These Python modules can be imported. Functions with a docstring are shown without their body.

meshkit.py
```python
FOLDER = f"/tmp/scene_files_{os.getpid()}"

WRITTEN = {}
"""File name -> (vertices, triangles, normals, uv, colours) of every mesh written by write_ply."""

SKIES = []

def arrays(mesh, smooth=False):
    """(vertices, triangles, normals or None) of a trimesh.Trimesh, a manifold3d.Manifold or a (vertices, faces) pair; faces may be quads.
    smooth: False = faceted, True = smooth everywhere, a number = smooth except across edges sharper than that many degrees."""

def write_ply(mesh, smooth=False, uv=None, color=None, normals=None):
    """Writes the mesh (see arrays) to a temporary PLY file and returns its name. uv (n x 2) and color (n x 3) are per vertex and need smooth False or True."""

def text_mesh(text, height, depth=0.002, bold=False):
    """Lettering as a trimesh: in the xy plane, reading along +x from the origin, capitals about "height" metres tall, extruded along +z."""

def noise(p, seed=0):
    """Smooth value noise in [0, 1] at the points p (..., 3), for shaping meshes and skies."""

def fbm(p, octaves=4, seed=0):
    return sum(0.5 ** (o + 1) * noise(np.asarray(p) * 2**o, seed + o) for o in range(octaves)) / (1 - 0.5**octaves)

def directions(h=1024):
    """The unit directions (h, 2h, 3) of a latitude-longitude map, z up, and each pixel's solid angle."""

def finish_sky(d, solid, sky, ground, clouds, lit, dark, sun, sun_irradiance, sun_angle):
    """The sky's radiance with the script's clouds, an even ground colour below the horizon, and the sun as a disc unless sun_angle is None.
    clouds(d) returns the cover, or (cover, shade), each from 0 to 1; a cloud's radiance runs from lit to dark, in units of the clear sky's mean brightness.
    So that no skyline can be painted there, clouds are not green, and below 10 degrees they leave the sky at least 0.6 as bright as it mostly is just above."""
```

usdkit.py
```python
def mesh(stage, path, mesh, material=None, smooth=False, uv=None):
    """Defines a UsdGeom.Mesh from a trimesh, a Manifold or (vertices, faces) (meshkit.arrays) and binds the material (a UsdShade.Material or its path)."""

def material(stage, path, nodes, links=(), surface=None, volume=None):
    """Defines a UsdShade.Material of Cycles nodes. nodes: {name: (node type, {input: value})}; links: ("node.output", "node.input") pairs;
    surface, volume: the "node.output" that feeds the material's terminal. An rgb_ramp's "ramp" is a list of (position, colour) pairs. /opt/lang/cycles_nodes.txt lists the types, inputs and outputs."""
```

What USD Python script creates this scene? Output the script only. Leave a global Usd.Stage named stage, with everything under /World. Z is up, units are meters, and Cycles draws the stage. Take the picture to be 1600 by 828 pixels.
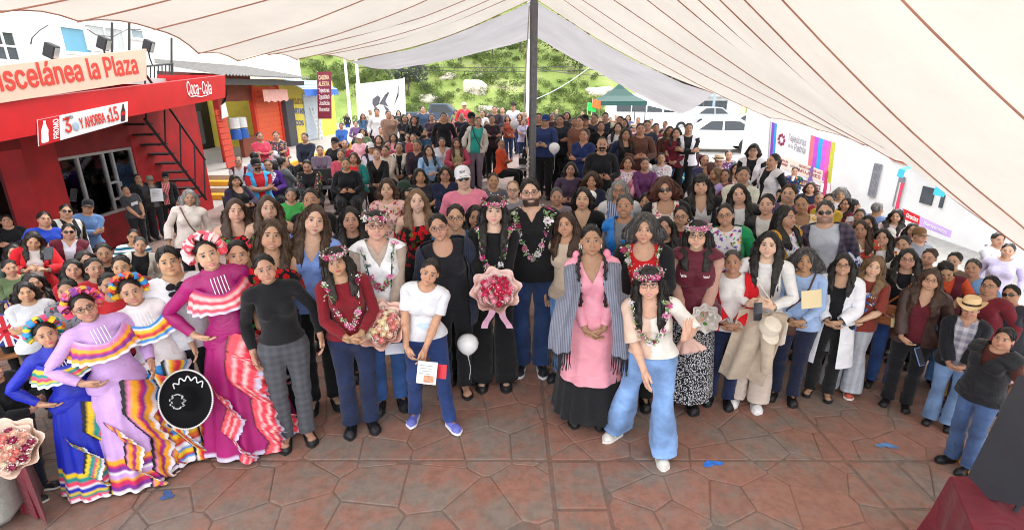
import math, random, re, numpy as np, trimesh
import usdkit, meshkit
from shapely.geometry import Polygon
from pxr import Usd, UsdGeom, UsdLux, UsdShade, Gf, Sdf, Vt

stage = Usd.Stage.CreateInMemory()
UsdGeom.SetStageUpAxis(stage, UsdGeom.Tokens.z)
UsdGeom.SetStageMetersPerUnit(stage, 1.0)
world = UsdGeom.Xform.Define(stage, '/World')
stage.SetDefaultPrim(world.GetPrim())
UsdGeom.Scope.Define(stage, '/World/Looks')

# ---------------------------------------------------------------- camera (1600 x 828 photograph)
F_PX, PITCH, CAM_H, CX, CY = 818.2, math.radians(18.73), 2.8, 800.0, 414.0
cam = UsdGeom.Camera.Define(stage, '/World/camera')
cam.CreateHorizontalApertureAttr(36.0)
cam.CreateFocalLengthAttr(36.0 * F_PX / 1600.0)
cam.CreateClippingRangeAttr(Gf.Vec2f(0.05, 2000))
cam.AddTranslateOp().Set(Gf.Vec3d(0, 0, CAM_H))
cam.AddRotateXOp().Set(90 - math.degrees(PITCH))
cam.CreateExposureAttr(EXPOSURE := 1.6)

# ---------------------------------------------------------------- sky and sun (bright overcast)
SUN_EL, SUN_AZ = math.radians(52), math.radians(205)          # azimuth of the direction towards the sun, atan2(x, y)
dome = UsdLux.DomeLight.Define(stage, '/World/sky')
usdkit.material(stage, '/World/Looks/sky', {
    'tc': ('texture_coordinate', {}), 'sky': ('sky_texture', {'sky_type': 'single_scattering', 'sun_disc': False, 'sun_elevation': SUN_EL, 'sun_rotation': SUN_AZ}),
    'n': ('noise_texture', {'scale': 2.2, 'detail': 6.0, 'roughness': .6}),
    'r': ('rgb_ramp', {'ramp': [(.3, (.72, .72, .72)), (.62, (1, 1, 1))]}),
    'm': ('mix', {'color2': (8.5, 8.7, 9.0)}), 'bg': ('background_shader', {'strength': .1})},
    [('tc.generated', 'n.vector'), ('n.fac', 'r.fac'), ('r.color', 'm.fac'), ('sky.color', 'm.color1'), ('m.color', 'bg.color')], surface='bg.background')
UsdShade.MaterialBindingAPI.Apply(dome.GetPrim()).Bind(UsdShade.Material.Get(stage, '/World/Looks/sky'))
sun = UsdLux.DistantLight.Define(stage, '/World/sun')
sun.CreateNormalizeAttr(True); sun.CreateIntensityAttr(.3); sun.CreateAngleAttr(20.0); sun.CreateColorAttr(Gf.Vec3f(1, .96, .9))
sun.AddRotateZOp().Set(180 - math.degrees(SUN_AZ)); sun.AddRotateXOp().Set(-(90 - math.degrees(SUN_EL)))

# ---------------------------------------------------------------- helpers
CP, SP = math.cos(PITCH), math.sin(PITCH)


def ray(u, v):
    """Direction through a pixel of the photograph, one metre deep."""
    xc, yc = (u - CX) / F_PX, (CY - v) / F_PX
    return np.array([xc, CP + yc * SP, -SP + yc * CP])


def on_z(u, v, z=0.0):
    d = ray(u, v); t = (z - CAM_H) / d[2]
    return np.array([0, 0, CAM_H]) + d * t


def on_y(u, v, y):
    d = ray(u, v); return np.array([0, 0, CAM_H]) + d * y / d[1]


def on_x(u, v, x):
    d = ray(u, v); return np.array([0, 0, CAM_H]) + d * x / d[0]


def project(P):
    P = np.atleast_2d(P); z = P[:, 2] - CAM_H
    d = P[:, 1] * CP - z * SP; w = P[:, 1] * SP + z * CP
    return np.stack([CX + F_PX * P[:, 0] / d, CY - F_PX * w / d], 1)


NAMES, LOOKS = {}, {}


def numbered(path):
    k = NAMES.get(path, -1) + 1; NAMES[path] = k
    return path if k == 0 else f'{path}_{k:03d}'


def tag(p, label=None, cat=None, group=None, kind=None):
    p = p.GetPrim() if hasattr(p, 'GetPrim') else p
    for k, v in (('label', label), ('category', cat), ('group', group), ('kind', kind)):
        if v: p.SetCustomDataByKey(k, v)
    return p


def thing(name, loc=(0, 0, 0), rz=0, label=None, cat=None, group=None, kind=None):
    x = UsdGeom.Xform.Define(stage, numbered('/World/' + name))
    x.AddTranslateOp().Set(Gf.Vec3d(*map(float, loc)))
    if rz: x.AddRotateZOp().Set(float(rz))
    return tag(x, label, cat, group, kind)


def obj(name, mesh, mat, parent=None, smooth=30, cd=None, label=None, cat=None, group=None, kind=None):
    """One mesh; parent None puts it under /World."""
    path = numbered((str(parent.GetPath()) if parent is not None else '/World') + '/' + name)
    m = usdkit.mesh(stage, path, mesh, mat, smooth)
    if cd is not None:
        pv = UsdGeom.PrimvarsAPI(m).CreatePrimvar('Cd', Sdf.ValueTypeNames.Color3fArray, 'vertex')
        pv.Set(Vt.Vec3fArray.FromNumpy(np.asarray(cd, np.float32)))
    return tag(m, label, cat, group, kind)


def cat_(*ms):
    V, F, n = [], [], 0
    for m in ms:
        v, f = (m.vertices, m.faces) if hasattr(m, 'vertices') else m[:2]
        V.append(np.asarray(v, float)); F.append(np.asarray(f, int) + n); n += len(v)
    return trimesh.Trimesh(np.vstack(V), np.vstack(F), process=False)


def box(lo, hi, bevel=0):
    lo, hi = np.minimum(lo, hi), np.maximum(lo, hi)
    if bevel:
        b = min(bevel, *(np.array(hi) - lo) / 2.1); pts = []
        for c in np.ndindex(2, 2, 2):
            p = np.where(c, hi, lo); s = np.where(c, -1, 1) * b
            for k in range(3):
                q = p + s; q[k] = p[k]; pts.append(q)
        return trimesh.convex.convex_hull(np.array(pts))
    m = trimesh.creation.box(np.array(hi, float) - lo); m.apply_translation((np.array(lo, float) + hi) / 2)
    return m


def rod(a, b, r, r2=None, n=8):
    """A straight round bar, capped."""
    a, b = np.array(a, float), np.array(b, float); r2 = r if r2 is None else r2
    d = b - a; d /= np.linalg.norm(d); u = np.cross(d, [0, 0, 1] if abs(d[2]) < .9 else [1, 0, 0]); u /= np.linalg.norm(u); w = np.cross(d, u)
    t = np.arange(n) * 2 * math.pi / n; c = np.cos(t)[:, None] * u + np.sin(t)[:, None] * w
    V = np.vstack([a + r * c, b + r2 * c, [a], [b]]); i = np.arange(n); j = (i + 1) % n
    return trimesh.Trimesh(V, np.vstack([np.stack([i, j, j + n], 1), np.stack([i, j + n, i + n], 1), np.stack([j, i, 0 * i + 2 * n], 1), np.stack([i + n, j + n, 0 * i + 2 * n + 1], 1)]), process=False)


def tube(P, r, n=6, closed=False):
    P = np.asarray(P, float); m = len(P); r = np.broadcast_to(r, (m,))
    T = np.roll(P, -1, 0) - np.roll(P, 1, 0) if closed else np.gradient(P, axis=0)
    T /= np.linalg.norm(T, axis=1, keepdims=True) + 1e-12
    ref = np.array([0.13, .21, 1.]); ref /= np.linalg.norm(ref)
    A = np.cross(T, ref); bad = np.linalg.norm(A, axis=1) < .1; A[bad] = np.cross(T[bad], [1., 0, 0]); A /= np.linalg.norm(A, axis=1, keepdims=True)
    B = np.cross(T, A); t = np.arange(n) * 2 * math.pi / n
    V = (P[:, None] + r[:, None, None] * (np.cos(t)[None, :, None] * A[:, None] + np.sin(t)[None, :, None] * B[:, None])).reshape(-1, 3)
    k = m if closed else m - 1
    i, j = np.meshgrid(np.arange(k), np.arange(n), indexing='ij'); i2, j2 = (i + 1) % m, (j + 1) % n
    q = np.stack([i * n + j, i * n + j2, i2 * n + j2, i2 * n + j], -1).reshape(-1, 4)
    return trimesh.Trimesh(V, np.vstack([q[:, [0, 2, 1]], q[:, [0, 3, 2]]]), process=False)


def sheet(G):
    """A grid of points (rows, columns, 3) as a surface."""
    a, b = G.shape[:2]; i, j = np.meshgrid(np.arange(a - 1), np.arange(b - 1), indexing='ij')
    q = np.stack([i * b + j, i * b + j + 1, (i + 1) * b + j + 1, (i + 1) * b + j], -1).reshape(-1, 4)
    return trimesh.Trimesh(G.reshape(-1, 3), np.vstack([q[:, [0, 1, 2]], q[:, [0, 2, 3]]]), process=False)


def lathe(prof, n=24, sx=1, sy=1):
    """prof: (radius, z) pairs from bottom to top."""
    t = np.linspace(0, 2 * math.pi, n + 1)
    return sheet(np.array([[(r * math.cos(a) * sx, r * math.sin(a) * sy, z) for a in t] for r, z in prof]))


def ball(c, r, sub=2):
    m = trimesh.creation.icosphere(sub, 1.0); m.apply_scale(r); m.apply_translation(c); return m


def M4(R=None, t=(0, 0, 0)):
    m = np.eye(4); m[:3, :3] = np.eye(3) if R is None else R; m[:3, 3] = t; return m


def moved(m, R=None, t=(0, 0, 0)):
    m = m.copy(); m.apply_transform(M4(R, t)); return m


def look(name, nodes, links, surface):
    if name not in LOOKS: LOOKS[name] = usdkit.material(stage, '/World/Looks/' + name, nodes, links, surface=surface)
    return LOOKS[name]


def key_of(*a):
    return re.sub(r'[^0-9a-z]+', '_', '_'.join(str(x) for x in a).lower()).strip('_')


def flat(color, rough=.6, metal=0, spec=.5, var=.12, scale=6, bump=.0, name=None):
    """A plain stuff: colour with slow unevenness and fine relief."""
    c = np.array(color, float)
    k = name or key_of('m', *[f'{x:.3f}' for x in c], rough, metal, var, scale, bump)
    return look(k, {'tc': ('texture_coordinate', {}), 'n': ('noise_texture', {'scale': float(scale), 'detail': 5.0, 'roughness': .6}),
                    'r': ('rgb_ramp', {'ramp': [(.3, tuple(np.clip(c * (1 - var), 0, 1))), (.7, tuple(np.clip(c * (1 + var), 0, 1)))]}),
                    'b': ('bump', {'strength': float(bump), 'distance': .01}),
                    'p': ('principled_bsdf', {'roughness': rough, 'metallic': metal, 'specular_ior_level': spec})},
                [('tc.object', 'n.vector'), ('n.fac', 'r.fac'), ('r.color', 'p.base_color'), ('n.fac', 'b.height')] + ([('b.normal', 'p.normal')] if bump else []), 'p.BSDF')


def srgb(h):
    """'#rrggbb' as seen in neutral light -> linear base colour."""
    c = np.array([int(h[i:i + 2], 16) for i in (1, 3, 5)]) / 255.
    return tuple(np.where(c < .04045, c / 12.92, ((c + .055) / 1.055) ** 2.4))

# ---------------------------------------------------------------- looks of people
def skin_look(tone):
    c = np.array(tone, float)
    return look(key_of('skin', *[f'{x:.3f}' for x in c]), {
        'a': ('attribute', {'attribute': 'Cd'}), 'tc': ('texture_coordinate', {}), 'n': ('noise_texture', {'scale': 35.0, 'detail': 4.0}),
        'r': ('rgb_ramp', {'ramp': [(.3, tuple(c * .9)), (.7, tuple(c * 1.08))]}), 'm': ('mix', {'mix_type': 'multiply', 'fac': 1.0}),
        'p': ('principled_bsdf', {'roughness': .5, 'specular_ior_level': .35, 'subsurface_weight': .12, 'subsurface_radius': (1, .35, .2), 'subsurface_scale': .008})},
        [('tc.object', 'n.vector'), ('n.fac', 'r.fac'), ('r.color', 'm.color1'), ('a.color', 'm.color2'), ('m.color', 'p.base_color')], 'p.BSDF')


def hair_look(c, streak=None):
    c = np.array(c, float); s = np.array(streak if streak is not None else c * 1.9 + .006)
    return look(key_of('hair', *[f'{x:.3f}' for x in (*c, *s)]), {
        'tc': ('texture_coordinate', {}), 'mp': ('mapping', {'scale': (75.0, 75.0, 3.0)}), 'n': ('noise_texture', {'scale': 1.0, 'detail': 3.0, 'distortion': .15}),
        'r': ('rgb_ramp', {'ramp': [(.35, tuple(c * .6)), (.58, tuple(c)), (.82, tuple(np.clip(s, 0, 1)))]}), 'b': ('bump', {'strength': .55, 'distance': .004}),
        'p': ('principled_bsdf', {'roughness': .48, 'specular_ior_level': .4})},
        [('tc.object', 'mp.vector'), ('mp.vector', 'n.vector'), ('n.fac', 'r.fac'), ('r.color', 'p.base_color'), ('n.fac', 'b.height'), ('b.normal', 'p.normal')], 'p.BSDF')


VCOL = None
def painted():
    """Colours carried by the mesh itself (eyes, flowers, embroidery)."""
    return look('painted', {'a': ('attribute', {'attribute': 'Cd'}), 'p': ('principled_bsdf', {'roughness': .45})}, [('a.color', 'p.base_color')], 'p.BSDF')


def cloth(color, kind='plain', c2=None, scale=1.0):
    """plain, knit, denim, satin, leather, stripes, plaid, floral, dots, lace: colour c2 is the pattern's other colour."""
    c = np.array(srgb(color) if isinstance(color, str) else color, float)
    d = np.array(srgb(c2) if isinstance(c2, str) else (c2 if c2 is not None else c * .6), float)
    k = key_of('cloth', kind, *[f'{x:.3f}' for x in (*c, *d)], f'{scale:.2f}')
    if k in LOOKS: return LOOKS[k]
    rough = {'satin': .35, 'leather': .4, 'puffer': .45}.get(kind, .85)
    N = {'tc': ('texture_coordinate', {}), 'mp': ('mapping', {'scale': (5.5, 5.5, 9.0)}), 'f': ('noise_texture', {'scale': 1.0, 'detail': 5.0, 'roughness': .6, 'distortion': .9}), 'w': ('noise_texture', {'scale': 260.0 if kind != 'knit' else 150.0, 'detail': 2.0}),
         'wf': ('math', {'math_type': 'multiply_add', 'value2': .12 if kind != 'knit' else .3}), 'b': ('bump', {'strength': .75, 'distance': .024}),
         'p': ('principled_bsdf', {'roughness': rough, 'sheen_weight': .0 if kind in ('satin', 'leather') else .12, 'sheen_roughness': .5, 'specular_ior_level': .5 if kind in ('satin', 'leather') else .25}),
         'v': ('rgb_ramp', {'ramp': [(.25, (.8, .8, .8)), (.75, (1.12, 1.12, 1.12))]}), 'mul': ('mix', {'mix_type': 'multiply', 'fac': 1.0})}
    L = [('tc.object', 'mp.vector'), ('mp.vector', 'f.vector'), ('tc.object', 'w.vector'), ('w.fac', 'wf.value1'), ('f.fac', 'wf.value3'), ('wf.value', 'b.height'), ('b.normal', 'p.normal'), ('f.fac', 'v.fac'), ('v.color', 'mul.color2'), ('mul.color', 'p.base_color')]
    if kind in ('plain', 'knit', 'satin', 'leather', 'puffer'):
        N['c'] = ('color', {'value': tuple(c)}); L.append(('c.color', 'mul.color1'))
    elif kind == 'denim':
        N['dn'] = ('noise_texture', {'scale': 4.0, 'detail': 3.0}); N['c'] = ('rgb_ramp', {'ramp': [(.32, tuple(c * .62)), (.52, tuple(c)), (.72, tuple(np.clip(c * 1.55, 0, 1)))]})
        L += [('tc.object', 'dn.vector'), ('dn.fac', 'c.fac'), ('c.color', 'mul.color1')]
    elif kind in ('stripes', 'vstripes'):
        N['wv'] = ('wave_texture', {'bands_direction': 'z' if kind == 'stripes' else 'x', 'scale': 6.0 * scale, 'distortion': .4}); N['c'] = ('rgb_ramp', {'interpolate': False, 'ramp': [(0, tuple(c)), (.5, tuple(d))]})
        L += [('tc.object', 'wv.vector'), ('wv.fac', 'c.fac'), ('c.color', 'mul.color1')]
    elif kind == 'plaid':
        for n, a in (('w1', 'z'), ('w2', 'x')): N[n] = ('wave_texture', {'bands_direction': a, 'scale': 5.0 * scale, 'distortion': .3}); L.append(('tc.object', n + '.vector'))
        N['c'] = ('mix', {'color1': tuple(c), 'color2': tuple(d)}); N['r1'] = ('rgb_ramp', {'ramp': [(.35, (0, 0, 0)), (.65, (1, 1, 1))]}); N['r2'] = ('rgb_ramp', {'ramp': [(.35, (0, 0, 0)), (.65, (1, 1, 1))]}); N['mm'] = ('mix', {'fac': .5})
        L += [('w1.fac', 'r1.fac'), ('w2.fac', 'r2.fac'), ('r1.color', 'mm.color1'), ('r2.color', 'mm.color2'), ('mm.color', 'c.fac'), ('c.color', 'mul.color1')]
    elif kind in ('floral', 'dots', 'roses'):
        s = {'floral': 26, 'dots': 75, 'roses': 19}[kind] * scale
        N['vo'] = ('voronoi_texture', {'scale': float(s), 'randomness': 1.0 if kind != 'dots' else .8})
        N['vd'] = ('rgb_ramp', {'interpolate': False, 'ramp': [(0, (1, 1, 1)), (.42 if kind != 'roses' else .5, (0, 0, 0))]}); N['c'] = ('mix', {'color1': tuple(c)})
        N['nz'] = ('noise_texture', {'scale': 38.0, 'detail': 2.0}); N['nv'] = ('vector_math', {'math_type': 'multiply_add', 'vector2': (.045 if kind != 'dots' else 0.,) * 3})
        L += [('tc.object', 'nz.vector'), ('nz.color', 'nv.vector1'), ('tc.object', 'nv.vector3'), ('nv.vector', 'vo.vector'), ('vo.distance', 'vd.fac'), ('vd.color', 'c.fac'), ('c.color', 'mul.color1')]
        if kind == 'dots': N['c'][1]['color2'] = tuple(d)
        else:
            pal = [(0, tuple(d)), (.45, tuple(d * .8)), (.6, srgb('#3f9a3a')), (.75, srgb('#c22b3b')), (.88, srgb('#e8b23c'))] if kind == 'floral' else [(0, tuple(d)), (.6, tuple(d * .55)), (.72, srgb('#3b8b35')), (.9, tuple(c))]
            N['sp'] = ('separate_color', {}); N['pal'] = ('rgb_ramp', {'interpolate': False, 'ramp': pal}); L += [('vo.color', 'sp.color'), ('sp.r', 'pal.fac'), ('pal.color', 'c.color2')]
    return look(k, N, L, 'p.BSDF')



# ---------------------------------------------------------------- bodies
# A body is grown once per kind as a smooth distance field (T-pose, facing -y, 1.70 m), meshed, then posed by joints.
SH, EL, WR = .165, .435, .67
HIPX, HIPZ, KNZ, ANZ = .088, .90, .48, .085


def smin(a, b, k):
    h = np.maximum(k - np.abs(a - b), 0) / k
    return np.minimum(a, b) - h * h * k * .25


class Prim:
    def __init__(s, a, b=None, ra=0.05, rb=None, k=.03, sub=False):
        s.a = np.array(a, float); s.k = k; s.sub = sub
        if b is None:
            s.r = np.broadcast_to(np.array(ra, float), (3,)); s.b = None
            s.lo, s.hi = s.a - s.r, s.a + s.r
        else:
            s.b = np.array(b, float); s.ra, s.rb = ra, ra if rb is None else rb
            m = max(s.ra, s.rb); s.lo, s.hi = np.minimum(s.a, s.b) - m, np.maximum(s.a, s.b) + m
    def d(s, x, y, z):
        if s.b is None:
            px, py, pz = (x - s.a[0]) / s.r[0], (y - s.a[1]) / s.r[1], (z - s.a[2]) / s.r[2]
            k0 = np.sqrt(px * px + py * py + pz * pz)
            k1 = np.sqrt((px / s.r[0]) ** 2 + (py / s.r[1]) ** 2 + (pz / s.r[2]) ** 2)
            return k0 * (k0 - 1) / np.maximum(k1, 1e-6)
        e = s.b - s.a; q = e @ e
        t = np.clip(((x - s.a[0]) * e[0] + (y - s.a[1]) * e[1] + (z - s.a[2]) * e[2]) / q, 0, 1)
        return np.sqrt((x - s.a[0] - t * e[0]) ** 2 + (y - s.a[1] - t * e[1]) ** 2 + (z - s.a[2] - t * e[2]) ** 2) - (s.ra + (s.rb - s.ra) * t)


def body_prims(sex):
    f = sex == 'f'
    L = []
    def E(c, r, k=.03, sub=False, mirror=False):
        L.append(Prim(c, None, r, None, k, sub))
        if mirror: L.append(Prim((-c[0], c[1], c[2]), None, r, None, k, sub))
    def C(a, b, ra, rb=None, k=.03, mirror=False):
        L.append(Prim(a, b, ra, rb, k))
        if mirror: L.append(Prim((-a[0], *a[1:]), (-b[0], *b[1:]), ra, rb, k))
    # head
    E((0, .014, 1.602), (.073, .092, .096), .02)
    E((0, -.026, 1.548), (.061 if f else .064, .062, .077), .03)
    E((0, -.066, 1.487), (.021 if f else .027, .02, .018), .03)
    E((.036, -.054, 1.535), (.028, .027, .028), .025, mirror=True)
    if not f: E((.045, -.02, 1.503), (.017, .035, .02), .025, mirror=True)
    C((-.03, -.0815, 1.601), (.03, -.0815, 1.601), .009 if f else .012, k=.02)
    E((.031, -.098, 1.584), (.016, .016, .011), .012, sub=True, mirror=True)
    E((.031, -.0755, 1.583), (.0155, .0135, .0105), .006, mirror=True)
    C((0, -.088, 1.594), (0, -.108, 1.549), .006, .0105 if f else .012, k=.012)
    E((.0115, -.098, 1.545), (.0075, .009, .007), .008, mirror=True)
    E((0, -.089, 1.5165), (.0205, .009, .0055), .008)
    E((0, -.0875, 1.507), (.0185, .009, .006), .006)
    E((.076, .012, 1.567), (.009, .018, .03), .008, mirror=True)
    C((0, .028, 1.39), (0, .014, 1.50), .05 if f else .058, .047 if f else .056, k=.03)
    # trunk
    sh = .165 if f else .178
    E((0, .008, 1.27), (.138 if f else .152, .094 if f else .104, .18), .05)
    C((-sh + .02, .016, 1.378), (sh - .02, .016, 1.378), .05 if f else .056, k=.05)
    C((.03, .02, 1.425), (sh - .03, .018, 1.395), .03, .03, k=.04, mirror=True)
    E((0, .004, 1.09), (.118 if f else .14, .084 if f else .096, .15), .06)
    E((0, .01, .945), (.155 if f else .15, .1, .125), .06)
    E((0, -.035, 1.03), (.1, .065, .12), .05)
    if f: E((.066, -.06, 1.255), (.058, .053, .06), .04, mirror=True)
    else: E((.07, -.055, 1.29), (.07, .045, .05), .05, mirror=True)
    E((.07, .06, .9), (.082, .075, .085), .05, mirror=True)
    # arms
    C((sh - .02, .014, 1.384), (EL, .014, 1.385), .043 if f else .053, .032 if f else .04, k=.04, mirror=True)
    C((EL, .014, 1.385), (EL + .08, .012, 1.385), .032 if f else .04, .034 if f else .043, k=.02, mirror=True)
    C((EL + .08, .012, 1.385), (WR, .008, 1.385), .034 if f else .042, .022 if f else .027, k=.02, mirror=True)
    g = 1 if f else 1.12
    C((WR, .006, 1.385), (WR + .05, .004, 1.385), .021 * g, .02 * g, k=.02, mirror=True)
    C((WR + .045, -.018, 1.386), (WR + .085, -.024, 1.385), .0145 * g, .0135, k=.02, mirror=True)
    C((WR + .045, .016, 1.386), (WR + .085, .024, 1.385), .0145 * g, .0125, k=.02, mirror=True)
    for y0, y1, l in ((-.029, -.036, .072), (-.0095, -.011, .082), (.0095, .013, .075), (.028, .038, .058)):
        C((WR + .085, y0, 1.386), (WR + .085 + l, y1, 1.383), .0092 * g, .0073 * g, k=.008, mirror=True)
    C((WR + .02, -.018, 1.38), (WR + .06, -.05, 1.374), .0145 * g, .0105 * g, k=.012, mirror=True)
    C((WR + .06, -.05, 1.374), (WR + .098, -.066, 1.372), .0105 * g, .0085 * g, k=.008, mirror=True)
    # legs
    C((HIPX, .008, HIPZ), (HIPX, .002, KNZ + .03), .088 if f else .084, .054, k=.05, mirror=True)
    C((HIPX, .0, KNZ + .03), (HIPX, .018, .36), .052, .053, k=.04, mirror=True)
    C((HIPX, .018, .36), (HIPX, .022, ANZ), .053, .033, k=.03, mirror=True)
    C((HIPX, .03, .04), (HIPX + .006, -.09, .03), .034, .03, k=.03, mirror=True)
    C((HIPX - .012, -.095, .024), (HIPX + .026, -.09, .022), .025, .022, k=.025, mirror=True)
    C((HIPX - .008, -.1, .022), (HIPX - .004, -.135, .02), .022, .017, k=.02, mirror=True)
    return L


def sdf_pts(prims, P):
    D = np.full(len(P), 9.)
    x, y, z = P.T
    for p in prims:
        d = p.d(x, y, z)
        D = -smin(-D, d, p.k) if p.sub else smin(D, d, p.k)
    return D


def sdf_grad(prims, P, e=.0015):
    g = np.stack([sdf_pts(prims, P + e * u) - sdf_pts(prims, P - e * u) for u in np.eye(3)], 1)
    return g / (np.linalg.norm(g, axis=1, keepdims=True) + 1e-9)


def surface_nets(prims, ax):
    """Dual mesh of the zero level on a grid of uneven steps."""
    n = [len(a) for a in ax]
    D = np.full(n, 1., np.float32)
    for p in prims:
        s = tuple(slice(max(np.searchsorted(a, lo - p.k - .03) - 1, 0), np.searchsorted(a, hi + p.k + .03) + 1) for a, lo, hi in zip(ax, p.lo, p.hi))
        X, Y, Z = ax[0][s[0]][:, None, None], ax[1][s[1]][None, :, None], ax[2][s[2]][None, None, :]
        d = p.d(X, Y, Z).astype(np.float32)
        D[s] = -smin(-D[s], d, p.k) if p.sub else smin(D[s], d, p.k)
    inside = D < 0
    G = np.stack(np.meshgrid(*ax, indexing='ij'), -1)
    acc = np.zeros([m - 1 for m in n] + [3]); cnt = np.zeros([m - 1 for m in n])
    crossings = []
    for a in range(3):
        s0 = [slice(None)] * 3; s1 = [slice(None)] * 3; s0[a] = slice(None, -1); s1[a] = slice(1, None)
        I = np.argwhere(inside[tuple(s0)] != inside[tuple(s1)])
        J = I.copy(); J[:, a] += 1
        d0, d1 = D[tuple(I.T)], D[tuple(J.T)]
        t = (d0 / (d0 - d1))[:, None]
        P = G[tuple(I.T)] * (1 - t) + G[tuple(J.T)] * t
        b, c = (a + 1) % 3, (a + 2) % 3
        ok = (I[:, b] > 0) & (I[:, c] > 0) & (I[:, b] < n[b] - 1) & (I[:, c] < n[c] - 1)
        I, P, d0 = I[ok], P[ok], d0[ok]
        quad = []
        for db, dc in ((1, 1), (0, 1), (0, 0), (1, 0)):
            K = I.copy(); K[:, b] -= db; K[:, c] -= dc
            np.add.at(acc, tuple(K.T), P); np.add.at(cnt, tuple(K.T), 1); quad.append(K)
        crossings.append((np.stack(quad, 1), d0 < 0))
    has = cnt > 0
    idx = np.full(has.shape, -1); idx[has] = np.arange(has.sum())
    V = acc[has] / cnt[has][:, None]
    F = []
    for q, flip in crossings:
        q = idx[q[..., 0], q[..., 1], q[..., 2]]
        q = np.where(flip[:, None], q, q[:, ::-1])
        F.append(q)
    F = np.vstack(F)
    return V, np.vstack([F[:, [0, 1, 2]], F[:, [0, 2, 3]]])


def steps(*spans):
    out = [np.array([spans[0][0]])]
    for lo, hi, st in spans:
        m = max(1, round((hi - lo) / st)); out.append(np.linspace(lo, hi, m + 1)[1:])
    return np.concatenate(out)


def mirror_ax(a):
    return np.concatenate([-a[::-1][:-1], a]) if a[0] == 0 else np.concatenate([-a[::-1], a])


def vnormals(V, F):
    n = np.zeros_like(V); c = np.cross(V[F[:, 1]] - V[F[:, 0]], V[F[:, 2]] - V[F[:, 0]])
    for k in range(3): np.add.at(n, F[:, k], c)
    return n / (np.linalg.norm(n, axis=1, keepdims=True) + 1e-12)


def coarsen(V, F, goal, rounds=26):
    """Collapses edges shorter than the goal length at their ends, keeping the surface closed."""
    from scipy.sparse import coo_matrix
    rng = np.random.default_rng(1)
    V, goal = V.copy(), goal.copy()
    for _ in range(rounds):
        n = len(V); E = np.unique(np.sort(np.vstack([F[:, [0, 1]], F[:, [1, 2]], F[:, [2, 0]]]), 1), axis=0)
        A = coo_matrix((np.ones(2 * len(E)), (np.r_[E[:, 0], E[:, 1]], np.r_[E[:, 1], E[:, 0]])), (n, n)).tocsr()
        L = np.linalg.norm(V[E[:, 0]] - V[E[:, 1]], axis=1); g = np.minimum(goal[E[:, 0]], goal[E[:, 1]])
        C = E[L < g]
        if not len(C): break
        common = np.asarray((A[C[:, 0]].multiply(A[C[:, 1]])).sum(1)).ravel()
        C = C[common == 2]; pr = rng.random(len(C)) + np.linalg.norm(V[C[:, 0]] - V[C[:, 1]], axis=1) * 60
        m = np.full(n, 1e9); np.minimum.at(m, C[:, 0], pr); np.minimum.at(m, C[:, 1], pr)
        for _k in range(2):
            m2 = m.copy(); np.minimum.at(m2, E[:, 0], m[E[:, 1]]); np.minimum.at(m2, E[:, 1], m[E[:, 0]]); m = m2
        S = C[(pr <= m[C[:, 0]]) & (pr <= m[C[:, 1]])]
        if not len(S): break
        V[S[:, 0]] = (V[S[:, 0]] + V[S[:, 1]]) / 2; to = np.arange(n); to[S[:, 1]] = S[:, 0]; F = to[F]
        F = F[(F[:, 0] != F[:, 1]) & (F[:, 1] != F[:, 2]) & (F[:, 0] != F[:, 2])]
        used = np.unique(F); mm = np.full(n, -1); mm[used] = np.arange(len(used)); V, goal, F = V[used], goal[used], mm[F]
    return V, F


TEMPLATES = {}


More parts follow.
